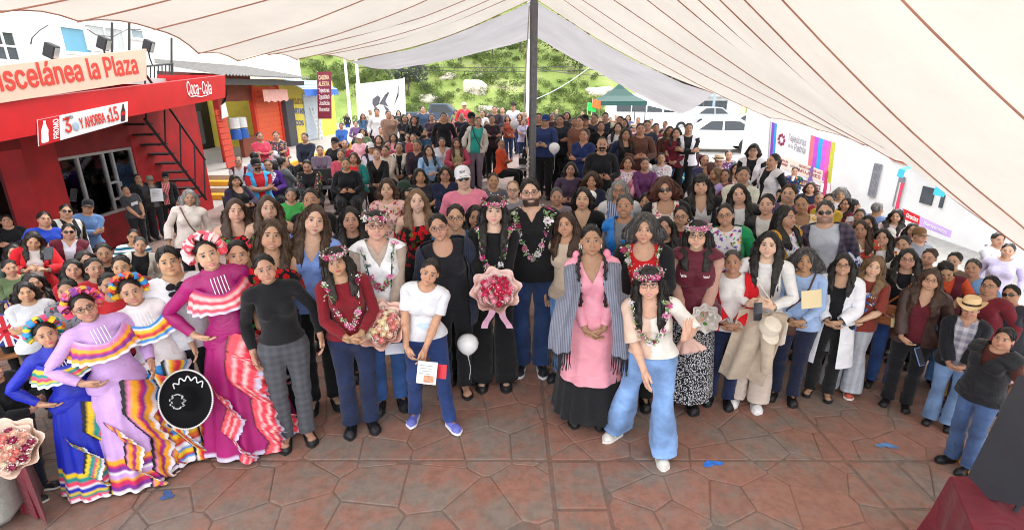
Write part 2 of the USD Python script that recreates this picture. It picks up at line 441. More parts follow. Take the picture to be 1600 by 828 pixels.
def template(sex, lod):
    if (sex, lod) in TEMPLATES: return TEMPLATES[sex, lod]
    h, b, fi, y0 = ((.0074, .034, .009, .0074), (.0125, .05, .0145, .0125), (.0195, .07, .022, .0195))[lod]
    o = .0031
    ax = [mirror_ax(steps((h / 2, .085, h), (.085, .22, b * .75), (.22, WR - .01, b * 1.2), (WR - .01, .86, fi))),
          steps((-.17 - o, -.12, b * .6), (-.12, .04, y0), (.04, .20, b * .6)),
          steps((-.03, .1, b * .6), (.1, 1.31, b), (1.31, 1.72, h))]
    prims = body_prims(sex)
    V, F = surface_nets(prims, ax)
    head = (V[:, 2] > 1.42) & (np.abs(V[:, 0]) < .13) | (np.abs(V[:, 0]) > WR + .01)
    goal = np.where(head, 0, np.where(np.abs(V[:, 0]) > .2, b * .8, np.where(V[:, 2] < .12, b * .6, b * .95)))
    V, F = coarsen(V, F, goal)
    for _ in range(3):
        d = sdf_pts(prims, V)[:, None]; V = V - np.clip(d, -.01, .01) * sdf_grad(prims, V)
    TEMPLATES[sex, lod] = (V, F, sdf_grad(prims, V), prims)
    return TEMPLATES[sex, lod]


def sstep(a, b, x):
    t = np.clip((x - a) / (b - a), 0, 1)
    return t * t * (3 - 2 * t)


BONES = ['pelvis', 'spine', 'chest', 'neck', 'head'] + [f'{n}{s}' for s in 'LR' for n in ('uarm', 'farm', 'hand', 'thigh', 'shin', 'foot')] + [f'f{i}{j}{s}' for s in 'LR' for i in range(5) for j in range(2)]
BI = {n: i for i, n in enumerate(BONES)}


def weights(P):
    """Joint weights of points of the rest pose."""
    x, y, z = P.T
    W = np.zeros((len(P), len(BONES)))
    ax = np.abs(x)
    arm = sstep(.10, .205, ax) * sstep(1.20, 1.30, z)
    s1, s2, s3, s4 = sstep(.98, 1.10, z), sstep(1.14, 1.30, z), sstep(1.40, 1.455, z), sstep(1.455, 1.51, z - y * .6)
    leg = 1 - sstep(.83, .97, z + ax * .1)
    body = np.stack([1 - s1, s1 * (1 - s2), s1 * s2 * (1 - s3), s1 * s2 * s3 * (1 - s4), s1 * s2 * s3 * s4], 1)
    W[:, :5] = body * ((1 - arm) * (1 - leg))[:, None]
    for s, sg in (('L', 1), ('R', -1)):
        a = arm * (x * sg > 0)
        e, w = sstep(EL - .045, EL + .045, ax), sstep(WR - .02, WR + .025, ax)
        W[:, BI['uarm' + s]] = a * (1 - e); W[:, BI['farm' + s]] = a * e * (1 - w)
        hand = a * e * w
        fsel = np.zeros(len(P))
        ids = np.select([y < -.04 + np.clip(ax - WR - .06, 0, .03) * .35, y < -.0215, y < .0015, y < .0235], [0, 1, 2, 3], 4)
        ids = np.where((ids == 0) & (ax > WR + .105), 1, ids)
        for i in range(5):
            on = hand * (ids == i)
            if i == 0: r1, r2 = sstep(.025, .05, ax - WR) , sstep(.055, .07, ax - WR)
            else: r1, r2 = sstep(.08, .097, ax - WR), sstep(.118, .13, ax - WR)
            W[:, BI[f'f{i}0{s}']] = on * r1 * (1 - r2); W[:, BI[f'f{i}1{s}']] = on * r1 * r2; fsel += on * r1
        W[:, BI['hand' + s]] = hand - fsel
        side = np.clip(.5 + sg * x / .05, 0, 1)
        l = leg * side
        k, f = 1 - sstep(KNZ - .06, KNZ + .06, z), 1 - sstep(ANZ - .03, ANZ + .03, z)
        W[:, BI['thigh' + s]] = l * (1 - k); W[:, BI['shin' + s]] = l * k * (1 - f); W[:, BI['foot' + s]] = l * k * f
    return W / np.maximum(W.sum(1, keepdims=True), 1e-9)


def rot(axis, deg):
    a = np.array(axis, float); a /= np.linalg.norm(a); t = math.radians(deg)
    K = np.array([[0, -a[2], a[1]], [a[2], 0, -a[0]], [-a[1], a[0], 0]])
    return np.eye(3) + math.sin(t) * K + (1 - math.cos(t)) * K @ K


def arc(a, b):
    a, b = a / np.linalg.norm(a), b / np.linalg.norm(b)
    c, d = np.cross(a, b), a @ b
    s = np.linalg.norm(c)
    if s < 1e-6: return np.eye(3) if d > 0 else rot([0, 1, 0], 180)
    return rot(c, math.degrees(math.atan2(s, d)))


def pose_bones(p):
    """p: dict. Returns per bone (R, t): x -> R x + t in body space (feet on z = 0)."""
    M = {}
    def bone(n, R, joint, at): M[n] = (R, at - R @ joint)
    def ap(n, q): return M[n][0] @ np.array(q, float) + M[n][1]
    J = lambda *q: np.array(q, float)
    drop, lean, side, twist = p.get('drop', 0), p.get('lean', 0), p.get('side', 0), p.get('twist', 0)
    Rp = rot([0, 0, 1], p.get('hiptwist', 0)) @ rot([1, 0, 0], p.get('hiplean', 0)) @ rot([0, 1, 0], p.get('hipside', 0))
    bone('pelvis', Rp, J(0, 0, HIPZ), J(p.get('dx', 0), p.get('dy', 0), HIPZ - drop))
    Rs = Rp @ rot([1, 0, 0], lean * .5) @ rot([0, 1, 0], side * .5) @ rot([0, 0, 1], twist * .5)
    bone('spine', Rs, J(0, .02, 1.03), ap('pelvis', (0, .02, 1.03)))
    Rc = Rp @ rot([1, 0, 0], lean) @ rot([0, 1, 0], side) @ rot([0, 0, 1], twist)
    bone('chest', Rc, J(0, .02, 1.2), ap('spine', (0, .02, 1.2)))
    hp, hy, hr = p.get('head', (0, 0, 0))
    Rn = Rc @ rot([0, 0, 1], hy * .4) @ rot([1, 0, 0], hp * .4) @ rot([0, 1, 0], hr * .4)
    bone('neck', Rn, J(0, .025, 1.43), ap('chest', (0, .025, 1.43)))
    Rh = Rc @ rot([0, 0, 1], hy) @ rot([1, 0, 0], hp) @ rot([0, 1, 0], hr)
    bone('head', Rh * .93, J(0, .02, 1.49), ap('neck', (0, .02, 1.49)))
    for s, sg in (('L', 1), ('R', -1)):
        S = J(sg * SH, .014, 1.385); Sw = ap('chest', S)
        A = p['arm' + s]
        tgt = np.array(A['at'], float)
        if A.get('chest', True): tgt = M['chest'][0] @ (tgt - J(0, 0, 1.2)) + ap('chest', (0, 0, 1.2))
        la, lb = EL - SH, WR - EL
        v = tgt - Sw; L = np.linalg.norm(v); L2 = min(max(L, .12), la + lb - .002); v = v / L * L2
        pole = np.array(A.get('pole', (sg * .5, .6, -.4)), float)
        u = v / L2; q = (la * la - lb * lb + L2 * L2) / (2 * L2)
        hgt = math.sqrt(max(la * la - q * q, 0)); w = pole - (pole @ u) * u; w /= np.linalg.norm(w)
        E, Wp = Sw + u * q + w * hgt, Sw + v
        r0 = M['chest'][0] @ J(sg, 0, 0)
        Ru = arc(r0, E - Sw) @ M['chest'][0]
        Rf = arc(Ru @ J(sg, 0, 0), Wp - E) @ Ru
        Rf = rot(Wp - E, A.get('roll', 0) * sg) @ Rf
        bone('uarm' + s, Ru, S, Sw); bone('farm' + s, Rf, J(sg * EL, .014, 1.385), E)
        hd = A.get('hand')
        Rh_ = Rf if hd is None else arc(Rf @ J(sg, 0, 0), np.array(hd, float)) @ Rf
        Rh_ = rot(Rh_ @ J(sg, 0, 0), A.get('twist', 0) * sg) @ Rh_
        bone('hand' + s, Rh_, J(sg * WR, .008, 1.385), ap('farm' + s, (sg * WR, .008, 1.385)))
        curl = A.get('curl', 22); cs = curl if isinstance(curl, (list, tuple)) else [curl * .5, curl * .8, curl, curl * 1.1, curl * 1.2]
        for i in range(5):
            y0 = (-.03, -.029, -.0095, .0095, .028)[i]
            x0, x1 = (WR + .03, WR + .062) if i == 0 else (WR + .088, WR + .124)
            axis = J(0, sg, 0) if i else J(0, .5 * sg, 1 * sg)
            R1 = Rh_ @ rot(axis, cs[i]); R2 = Rh_ @ rot(axis, cs[i] * 2.1)
            bone(f'f{i}0{s}', R1, J(sg * x0, y0, 1.385), ap('hand' + s, (sg * x0, y0, 1.385)))
            bone(f'f{i}1{s}', R2, J(sg * x1, y0, 1.385), ap(f'f{i}0{s}', (sg * x1, y0, 1.385)))
        # leg: foot target (offset from the rest ankle) and its yaw
        H = J(sg * HIPX, .008, HIPZ); Hw = ap('pelvis', H)
        fx, fy, fz = p.get('foot' + s, (0, 0, 0)); yaw = p.get('yaw' + s, sg * 8)
        T = J(sg * HIPX + fx, .022 + fy, ANZ + fz)
        la, lb = HIPZ - KNZ, KNZ - ANZ
        v = T - Hw; L = np.linalg.norm(v); L2 = min(L, la + lb - .0005); v = v / L * L2; u = v / L2
        q = (la * la - lb * lb + L2 * L2) / (2 * L2); hgt = math.sqrt(max(la * la - q * q, 0))
        pole = np.array(p.get('knee' + s, (sg * .15, -1, 0)), float); w = pole - (pole @ u) * u; w /= np.linalg.norm(w)
        K = Hw + u * q + w * hgt
        fwd = np.array([math.sin(math.radians(yaw)), -math.cos(math.radians(yaw)), 0])
        def frame(dirn):
            zz = -dirn / np.linalg.norm(dirn); yy = -(fwd - (fwd @ zz) * zz) if abs(fwd @ zz) < .95 else -J(0, 0, 1) - (-J(0, 0, 1) @ zz) * zz
            yy /= np.linalg.norm(yy); return np.stack([np.cross(yy, zz), yy, zz], 1)
        bone('thigh' + s, frame(K - Hw), H, Hw)
        bone('shin' + s, frame(Hw + v - K), J(sg * HIPX, .008, KNZ), K)
        bone('foot' + s, rot([0, 0, 1], yaw) @ rot([1, 0, 0], p.get('toe', 0)), J(sg * HIPX, .022, ANZ), Hw + v)
    return np.stack([M[b][0] for b in BONES]), np.stack([M[b][1] for b in BONES])


def skin(P, W, bones):
    R, t = bones
    return np.einsum('nb,bij,nj->ni', W, R, P, optimize=True) + W @ t


def clip(V, F, s, extra=()):
    """The part of the mesh where s >= 0, cut cleanly along s = 0. extra: per-vertex arrays carried along."""
    s = np.where(np.abs(s) < 1e-5, 1e-5, s)
    pos = s >= 0
    k = pos[F].sum(1)
    out = [F[k == 3]]
    new = {}; NV = [V]; NE = [[e] for e in extra]; base = len(V)
    pa, pb = [], []
    def cut(a, b):
        key = (a, b) if a < b else (b, a)
        if key not in new: new[key] = base + len(pa); pa.append(key[0]); pb.append(key[1])
        return new[key]
    tri = []
    for f, kk in zip(F[(k == 1) | (k == 2)], k[(k == 1) | (k == 2)]):
        f = list(f)
        want = kk == 1
        while pos[f[0]] != want or (pos[f[1]] == want): f = f[1:] + f[:1]
        a, b, c = f
        ab, ac = cut(a, b), cut(a, c)
        if kk == 1: tri.append((a, ab, ac))
        else: tri += [(ab, b, c), (ab, c, ac)]
    if pa:
        pa, pb = np.array(pa), np.array(pb); t = (s[pa] / (s[pa] - s[pb]))[:, None]
        NV.append(V[pa] * (1 - t) + V[pb] * t)
        for e in NE: e.append(e[0][pa] * (1 - t) + e[0][pb] * t)
    V = np.vstack(NV); E = [np.vstack(e) for e in NE]
    F = np.vstack([out[0], np.array(tri, int).reshape(-1, 3)])
    used = np.unique(F); m = np.full(len(V), -1); m[used] = np.arange(len(used))
    return (V[used], m[F], *[e[used] for e in E])

# ---------------------------------------------------------------- ground
from scipy.spatial import Voronoi


def stamped(name, c1, c2, c3, joints=False, bump=.35):
    """Stamped concrete whose red dye has worn off to grey in patches."""
    N = {'g': ('geometry', {}), 'n1': ('noise_texture', {'scale': 1.5, 'detail': 9.0, 'roughness': .74}), 'n2': ('noise_texture', {'scale': 11.0, 'detail': 7.0, 'roughness': .75}), 'n3': ('noise_texture', {'scale': 60.0, 'detail': 3.0}),
         'r1': ('rgb_ramp', {'ramp': [(.43, c1), (.485, tuple((np.array(c1) + c2) / 2)), (.55, c2)]}), 'r2': ('rgb_ramp', {'ramp': [(.33, (.74, .74, .74)), (.6, (1.07, 1.07, 1.07))]}), 'm': ('mix', {'mix_type': 'multiply', 'fac': 1.0}),
         'r3': ('rgb_ramp', {'ramp': [(.60, (0, 0, 0)), (.72, (1, 1, 1))]}), 'm2': ('mix', {'color2': c3}), 'b': ('bump', {'strength': bump, 'distance': .01}), 'p': ('principled_bsdf', {'roughness': .72, 'specular_ior_level': .4})}
    L = [('g.position', 'n1.vector'), ('g.position', 'n2.vector'), ('g.position', 'n3.vector'), ('n1.fac', 'r1.fac'), ('r1.color', 'm.color1'), ('n2.fac', 'r2.fac'), ('r2.color', 'm.color2'), ('m.color', 'm2.color1'), ('n2.fac', 'r3.fac'), ('r3.color', 'm2.fac'), ('n2.fac', 'b.height'), ('b.normal', 'p.normal')]
    if joints:
        N['v'] = ('voronoi_texture', {'feature': 'distance_to_edge', 'scale': 2.4}); N['vr'] = ('rgb_ramp', {'ramp': [(.0, (.55, .52, .5)), (.018, (.7, .68, .66)), (.03, (1, 1, 1))]}); N['m3'] = ('mix', {'mix_type': 'multiply', 'fac': 1.0})
        L += [('g.position', 'v.vector'), ('v.distance', 'vr.fac'), ('vr.color', 'm3.color2'), ('m2.color', 'm3.color1'), ('m3.color', 'p.base_color')]
    else: L.append(('m2.color', 'p.base_color'))
    return look(name, N, L, 'p.BSDF')


GREY, RED = (.225, .175, .145), (.30, .145, .105)
M_STONE = [stamped(f'stamped_concrete_{i}', tuple(np.array(a) * f), tuple(np.array(b) * f), (.19, .165, .15)) for i, (a, b, f) in enumerate([(GREY, RED, 1), (GREY, RED, 1.035), (GREY, RED, .97), (GREY, (.285, .145, .105), 1.0)])]
M_JOINT = stamped('joint_bed', (.18, .14, .118), (.22, .12, .09), (.15, .115, .095))
obj('ground', box((-260, -30, -.6), (300, 330, -.012)), stamped('street_concrete', (.36, .34, .32), (.42, .40, .37), (.3, .28, .26)), kind='structure')
plaza = thing('plaza', kind='structure')
obj('concrete_bed', box((-7.3, -4, -.3), (6.4, 27, -.004)), stamped('plaza_far', (.26, .21, .19), (.30, .19, .165), (.2, .17, .15), joints=True), plaza)
YJ, XJ = 3.43, (-2.62, .30, 2.64)
obj('concrete_bed', box((-5.4, 1.9, -.1), (5.4, 6.2, 0.0)), M_JOINT, plaza)
rng = random.Random(11); nrg = np.random.default_rng(11)


MORE = []


def slab(poly, z, mat, name='flagstone', bevel=.006, keep=True):
    """A stone with worn edges; poly counter-clockwise in the ground plane."""
    if poly.is_empty or poly.geom_type != 'Polygon' or poly.area < .004: return
    inn = poly.buffer(-bevel)
    if inn.is_empty or inn.geom_type != 'Polygon': return
    c = np.array(poly.exterior.coords)[:-1]; n = len(c); ctr = np.array(poly.centroid.coords[0])
    d = c - ctr; top = ctr + d * (1 - bevel * 2 / np.linalg.norm(d, axis=1, keepdims=True).mean())
    V = np.vstack([np.column_stack([c, np.full(n, -.02)]), np.column_stack([c, np.full(n, z - .0035)]), np.column_stack([top, np.full(n, z)]), [[*ctr, z]]])
    i = np.arange(n); j = (i + 1) % n
    F = [np.stack([i, j, j + n], 1), np.stack([i, j + n, i + n], 1), np.stack([i + n, j + n, j + 2 * n], 1), np.stack([i + n, j + 2 * n, i + 2 * n], 1), np.stack([i + 2 * n, j + 2 * n, 0 * i + 3 * n], 1)]
    if keep: obj(name, (V, np.vstack(F)), mat, plaza, smooth=False)
    else: MORE.append((V, np.vstack(F)))


def rect(x0, y0, x1, y1): return Polygon([(x0, y0), (x1, y0), (x1, y1), (x0, y1)])


xs = [-5.4, XJ[0], XJ[1], XJ[2], 5.4]
bands = []
for a in (XJ[1] + .012, XJ[2] + .012):                       # courses of squared blocks beside two joints
    for y1, y0 in ((YJ - .014, 2.93), (2.915, 2.48), (2.465, 1.95)): bands.append(rect(a, y0, a + .36, y1))
rooms = []
for i in range(4):
    for y0, y1 in ((1.95, YJ), (YJ, 6.1)):
        x0, x1 = xs[i] + .010, xs[i + 1] - .010
        if y0 < 2 and i in (2, 3): x0 += .375
        rooms.append(rect(x0, y0 + .009, x1, y1 - .009))
for b in bands: slab(b.buffer(-.005), .0085, M_STONE[rng.choice([0, 0, 2])], 'paving_block')
pts = []; STONES = []
for _ in range(9000):
    p = np.array([rng.uniform(-6, 6), rng.uniform(1.5, 6.6)])
    rad = .18 + .21 * float(meshkit.noise(np.array([[p[0] * 1.3, p[1] * 1.3, 2.]]), 4)[0])
    if all((p[0] - q[0]) ** 2 + (p[1] - q[1]) ** 2 > rad ** 2 for q in pts): pts.append(p)
vor = Voronoi(np.array(pts))
for i, r in enumerate(vor.point_region):
    reg = vor.regions[r]
    if -1 in reg or not reg: continue
    cell = Polygon(vor.vertices[reg])
    for room in rooms:
        q = cell.intersection(room)
        if q.is_empty or q.geom_type != 'Polygon': continue
        q = q.buffer(-.0012 - .0028 * rng.random() ** 2).buffer(-.014).buffer(.014, quad_segs=2)
        if q.is_empty or q.geom_type != 'Polygon': continue
        u = project([[*q.centroid.coords[0], 0]])[0]
        if -80 < u[0] < 1680 and u[1] < 860: STONES.append((Polygon(q.exterior).simplify(.008), .0055 + .0022 * rng.random(), rng.choice(M_STONE)))
STONES.sort(key=lambda s: s[0].centroid.y)
for i, s in enumerate(STONES): slab(*s, keep=i < 285)
if MORE: obj('flagstones', cat_(*MORE), M_STONE[0], plaza, False, kind='stuff')
FL = .0085                                                   # where feet stand


def blot(name, u, v, s, label, seed, mat):
    c = on_z(u, v); r = random.Random(seed); t = np.linspace(0, 2 * math.pi, 25)[:-1]
    rr = s * (1 + .35 * np.sin(t * 2 + seed) + .3 * np.sin(t * 3 + seed * 2) + .12 * np.sin(t * 7))
    P = np.stack([c[0] + rr * np.cos(t) * 1.5, c[1] + rr * np.sin(t), np.full(24, .0105)], 1)
    V = np.vstack([P, [[c[0], c[1], .0107]]]); i = np.arange(24)
    obj(name, (V, np.stack([i, (i + 1) % 24, 0 * i + 24], 1)), mat, None, False, None, label, 'paint mark')


BLUEP = flat(srgb('#2f78d8'), .8, var=.3, scale=30)
blot('paint_mark', 1112, 725, .04, 'bright blue paint splash on the paving right of the bent woman in light jeans', 1, BLUEP)
blot('paint_mark', 1385, 697, .04, 'pale blue paint smear across the joint before the man in the straw hat', 2, flat(srgb('#5a86b8'), .8, var=.3, scale=30))
blot('paint_mark', 262, 775, .035, 'dull blue paint stain on the paving beside the blue dancing skirt', 4, flat(srgb('#3d5f95'), .8, var=.3, scale=30))

# ---------------------------------------------------------------- the tent
def fabric(name, c, thru, dirt=.08):
    c = np.array(c)
    return look(name, {'g': ('geometry', {}), 'n': ('noise_texture', {'scale': .8, 'detail': 6.0, 'roughness': .6}), 'r': ('rgb_ramp', {'ramp': [(.3, tuple(c * (1 - dirt))), (.7, tuple(np.clip(c * (1 + dirt), 0, 1)))]}),
                       'w': ('noise_texture', {'scale': 3.0, 'detail': 4.0}), 'b': ('bump', {'strength': .35, 'distance': .05}),
                       'd': ('diffuse_bsdf', {}), 't': ('translucent_bsdf', {}), 'x': ('mix_closure', {'fac': thru})},
                [('g.position', 'n.vector'), ('g.position', 'w.vector'), ('w.fac', 'b.height'), ('n.fac', 'r.fac'), ('r.color', 'd.color'), ('r.color', 't.color'), ('b.normal', 'd.normal'), ('d.BSDF', 'x.closure1'), ('t.BSDF', 'x.closure2')], 'x.closure')


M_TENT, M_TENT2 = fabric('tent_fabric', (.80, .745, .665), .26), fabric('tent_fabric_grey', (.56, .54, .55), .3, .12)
M_SEAM = flat(srgb('#b98470'), .8, var=.25)
RX = .46
rows_l = [(545, 95, 12.0), (502, 86, 10.9), (462, 92, 9.7), (419, 86, 8.6), (370, 94, 7.4), (309, 83, 6.2), (240, 46, 5.2), (120, 33, 4.6), (0, 18, 4.2), (-160, -20, 3.4), (-420, -120, 2.2)]
rows_r = [(1115, 145, 12.0), (1205, 185, 10.4), (1280, 203, 9.2), (1350, 226, 7.9), (1400, 250, 6.9), (1465, 280, 6.1), (1520, 318, 5.5), (1600, 388, 4.9), (1680, 450, 4.4), (1760, 480, 3.9), (1900, 420, 3.0)]
ridge_z = 4.55
tent = thing('event_tent', label='large cream canvas canopy with red seams stretched over the whole crowd', cat='tent')


def half(rows, name, y_extra, mat):
    eave = [on_y(u, v, y) for u, v, y in rows]; rid = [np.array([RX, y, ridge_z + .05 * math.sin(y * 1.3)]) for _, _, y in rows]
    for y in y_extra: eave.append(np.array([eave[-1][0], y, eave[-1][2]])); rid.append(np.array([RX, y, ridge_z]))
    fine_e, fine_r = [], []
    for i in range(len(eave) - 1):
        for t in np.linspace(0, 1, 5)[:-1]:
            bow = .035 * math.sin(t * math.pi)
            fine_e.append(eave[i] * (1 - t) + eave[i + 1] * t + np.array([-np.sign(eave[i][0]) * bow * .5, 0, bow])); fine_r.append(rid[i] * (1 - t) + rid[i + 1] * t)
    fine_e.append(eave[-1]); fine_r.append(rid[-1])
    E_, R_ = np.array(fine_e), np.array(fine_r); s = np.linspace(0, 1, 25)[None, :, None]
    G = R_[:, None] * (1 - s) + E_[:, None] * s
    wob = np.sin(np.arange(len(E_)) * math.pi / 2) ** 2
    G[..., 2] -= .16 * np.sin(s[..., 0] * math.pi) + .05 * wob[:, None] * np.sin(s[..., 0] * math.pi)
    G[..., 2] += .05 * (meshkit.fbm(G * .8, 3, 4) - .5)
    obj(name, sheet(G), mat, tent, True)
    for i in range(0, len(rows)):
        obj('seam', tube(G[i * 4, :] + np.array([0, 0, -.012]), .006, 5), M_SEAM, tent)
    obj('hem', tube(G[: 4 * len(rows), -1], .008, 5), M_SEAM, tent)
    return G


GL = half(rows_l, 'canvas', (1.2,), M_TENT)
GR = half(rows_r, 'canvas', (1.9, .6), M_TENT)
apex2 = on_y(838, 58, 18.5)
for G0, tip in ((GL[0], (632, 106)), (GR[0], (1060, 178))):
    e1 = on_y(*tip, 18.5); s = np.linspace(0, 1, 25)
    far = apex2[None] * (1 - s[:, None]) + e1[None] * s[:, None]; far[:, 2] -= .08 * np.sin(s * math.pi)
    t = np.linspace(0, 1, 11)[:, None, None]; G = (G0 + np.array([0, .01, -.03])) * (1 - t) + far[None] * t
    G[..., 2] -= .10 * np.sin(t[..., 0] * math.pi); G[..., 2] += .07 * (meshkit.fbm(G * 1.4, 3, 8) - .5)
    obj('rear_canvas', sheet(G), M_TENT2, tent, True)
M_STEEL = flat((.16, .16, .17), .45, .6, var=.2, scale=12)
M_WHITE = flat((.75, .75, .73), .6)
base = on_y(833, 320, 12.05)
pole = thing('tent_pole', (RX, 12.05, 0), label='tall grey steel mast holding the tent ridge in the middle of the crowd', cat='pole')
obj('mast', rod((0, 0, 0), (0, 0, 4.6), .085, .085, 14), M_STEEL, pole)
obj('base_plate', box((-.2, -.2, 0), (.2, .2, .02), .004), M_STEEL, pole)
obj('rope', tube([(-.1, -.02, 4.4), (-.16, -.05, 3.2), (-.2, -.08, 2.2), (-.13, -.09, 1.7), (-.10, -.09, 1.25), (-.11, -.09, .9)], .014, 6), flat((.5, .47, .42), .9), pole)
obj('rope_knot', cat_(*[ball((-.1 + .01 * (-1) ** i, -.095, 1.3 - .05 * i), (.03, .03, .032), 1) for i in range(6)]), flat((.55, .52, .47), .9), pole)

# ---------------------------------------------------------------- left: the corner store
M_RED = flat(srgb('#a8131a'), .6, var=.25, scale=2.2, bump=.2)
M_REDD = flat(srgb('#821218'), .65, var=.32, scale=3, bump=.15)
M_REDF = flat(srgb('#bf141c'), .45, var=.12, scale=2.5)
M_CREAM = flat(srgb('#e6b8a2'), .5, var=.03)
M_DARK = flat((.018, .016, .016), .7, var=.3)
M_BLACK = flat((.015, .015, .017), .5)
M_PANE = look('window_pane', {'f': ('fresnel', {'IOR': 1.6}), 't': ('transparent_bsdf', {'color': (.72, .74, .75)}), 'g': ('glossy_bsdf', {'roughness': .03}), 'm': ('mix_closure', {})}, [('f.fac', 'm.fac'), ('t.BSDF', 'm.closure1'), ('g.BSDF', 'm.closure2')], 'm.closure')
WX, FX = -7.3, -6.0
store = thing('corner_store', (0, 0, 0), label='red corner shop with cream sign board, soda fascia and dark shop front at left', cat='shop')
wy0, wy1 = on_x(84, 265, WX)[1], on_x(206, 232, WX)[1]
obj('wall', box((WX - .25, wy1 + .02, 0), (WX, 12.6, 2.85)), M_RED, store)                                        # right of the window
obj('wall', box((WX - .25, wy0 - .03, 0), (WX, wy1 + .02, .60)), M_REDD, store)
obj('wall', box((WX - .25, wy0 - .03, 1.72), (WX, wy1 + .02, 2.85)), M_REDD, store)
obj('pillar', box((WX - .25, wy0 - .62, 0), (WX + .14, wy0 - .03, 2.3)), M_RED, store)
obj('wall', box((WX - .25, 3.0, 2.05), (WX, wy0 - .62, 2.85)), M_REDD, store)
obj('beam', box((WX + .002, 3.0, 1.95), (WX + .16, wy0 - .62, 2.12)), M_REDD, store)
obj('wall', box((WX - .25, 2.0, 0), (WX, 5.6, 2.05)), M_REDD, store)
obj('wall', box((WX - 3.0, 12.35, 0), (WX - .25, 12.6, 2.85)), M_RED, store)
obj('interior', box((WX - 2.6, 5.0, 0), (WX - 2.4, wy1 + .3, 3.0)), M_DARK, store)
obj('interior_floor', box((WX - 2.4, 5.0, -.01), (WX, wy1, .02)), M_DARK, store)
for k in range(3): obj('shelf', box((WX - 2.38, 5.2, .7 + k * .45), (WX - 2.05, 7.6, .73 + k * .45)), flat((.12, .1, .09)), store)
for k in range(40):
    yy, zz = 5.3 + (k % 14) * .16, .73 + (k // 14) * .45
    obj('goods', moved(lathe([(.0, 0), (.05, 0), (.05, .16), (.02, .21), (.0, .22)], 8), None, (WX - 2.2, yy, zz)), flat(srgb(['#8a2a1a', '#2a4a8a', '#c0a030', '#205a35', '#d8d0c0'][k % 5]), .4), store)
M_ALU = flat((.55, .54, .53), .35, .7)
win = obj('window_frame', cat_(*[box((WX - .08, y, .60), (WX - .02, y + .045, 1.72)) for y in (wy0, wy0 + .52, wy0 + 1.1, wy1 - .53, wy1 - .03)], *[box((WX - .078, wy0, z), (WX - .022, wy1, z + .045)) for z in (.602, 1.673)], box((WX - .076, wy0 + 1.1, 1.12), (WX - .024, wy1 - .5, 1.16)), box((WX - .076, wy0 + 1.1, .82), (WX - .024, wy1 - .5, .86)), box((WX - .075, wy0 + 1.38, .82), (WX - .025, wy0 + 1.42, 1.13))), M_ALU, store)
obj('window_pane', box((WX - .056, wy0 + .02, .62), (WX - .05, wy1 - .02, 1.7)), M_PANE, win)
obj('window_reflection_wall', box((WX - .9, wy0, .3), (WX - .86, wy1, 1.8)), flat(srgb('#6e2a30'), .7, var=.35, scale=2.5), store, label='dim reddish wall behind the shop window')
obj('curtain', sheet(np.array([[(WX - .15 + .03 * math.sin(i * 1.3), wy1 - .38 + i * .025, z) for i in range(15)] for z in (.62, 1.2, 1.7)])), flat((.3, .3, .29), .8), store)
f0t, f1t, f0b, f1b = on_x(0, 160, FX), on_x(352, 118, FX), on_x(0, 222, FX), on_x(352, 153, FX)


def extend(a, b, y):
    return a + (b - a) * (y - a[1]) / (b[1] - a[1])


def prism(quad, depth, n):
    """A quad given as four points (counter-clockwise from outside), thickened against its outward direction n."""
    q = np.array(quad, float); V = np.vstack([q, q - np.array(n) * depth])
    F = [[0, 1, 2], [0, 2, 3], [6, 5, 4], [7, 6, 4]] + sum([[[i, i + 4, (i + 1) % 4 + 4], [i, (i + 1) % 4 + 4, (i + 1) % 4]] for i in range(4)], [])
    return trimesh.Trimesh(V, np.array(F), process=False)


yl = 4.2
obj('fascia', prism([extend(f0b, f1b, yl), f1b, f1t, extend(f0t, f1t, yl)], .10, (1, 0, 0)), M_REDF, store)
e0, e1 = f1b + np.array([-.1, -.012, .003]), f1t + np.array([-.1, -.012, -.003])
obj('fascia_end', box((WX + .02, f1b[1] - .1, f1b[2]), (FX - .1, f1b[1] - .012, f1t[2])), M_REDF, store)
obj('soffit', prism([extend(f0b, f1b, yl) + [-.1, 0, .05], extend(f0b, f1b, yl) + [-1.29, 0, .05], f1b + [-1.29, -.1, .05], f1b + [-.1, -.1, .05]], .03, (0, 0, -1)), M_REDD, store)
s0t, s1t, s0b, s1b = (on_x(*q, FX + .03) for q in ((0, 103), (229, 77), (0, 161.5), (229, 126)))
sign = obj('sign_board', prism([extend(s0b, s1b, yl), s1b, s1t, extend(s0t, s1t, yl)], .06, (1, 0, 0)), M_CREAM, store)


def on_plane(m, o, right, up):
    """Lettering (xy plane) onto the plane through o spanned by right and up (their lengths scale it)."""
    m = m.copy(); v = np.array(m.vertices); r, u = np.array(right, float), np.array(up, float); n = np.cross(r, u); n /= np.linalg.norm(n)
    m.vertices = np.array(o) + v[:, :1] * r + v[:, 1:2] * u + v[:, 2:] * n
    return m


def fit_text(text, p0, p1, h, up=(0, 0, 1), bold=False, depth=.004, shear=0.):
    """Lettering whose base line runs from p0 to p1, capitals h tall."""
    m = meshkit.text_mesh(text, 1.0, depth=depth, bold=bold); w = m.bounds[1][0] - m.bounds[0][0]
    p0, p1 = np.array(p0, float), np.array(p1, float); r = (p1 - p0) / w; v = np.array(m.vertices); v[:, 0] -= m.bounds[0][0]; v[:, 0] += v[:, 1] * shear * 1.0; m.vertices = v
    return on_plane(m, p0, r, np.array(up, float) * h)


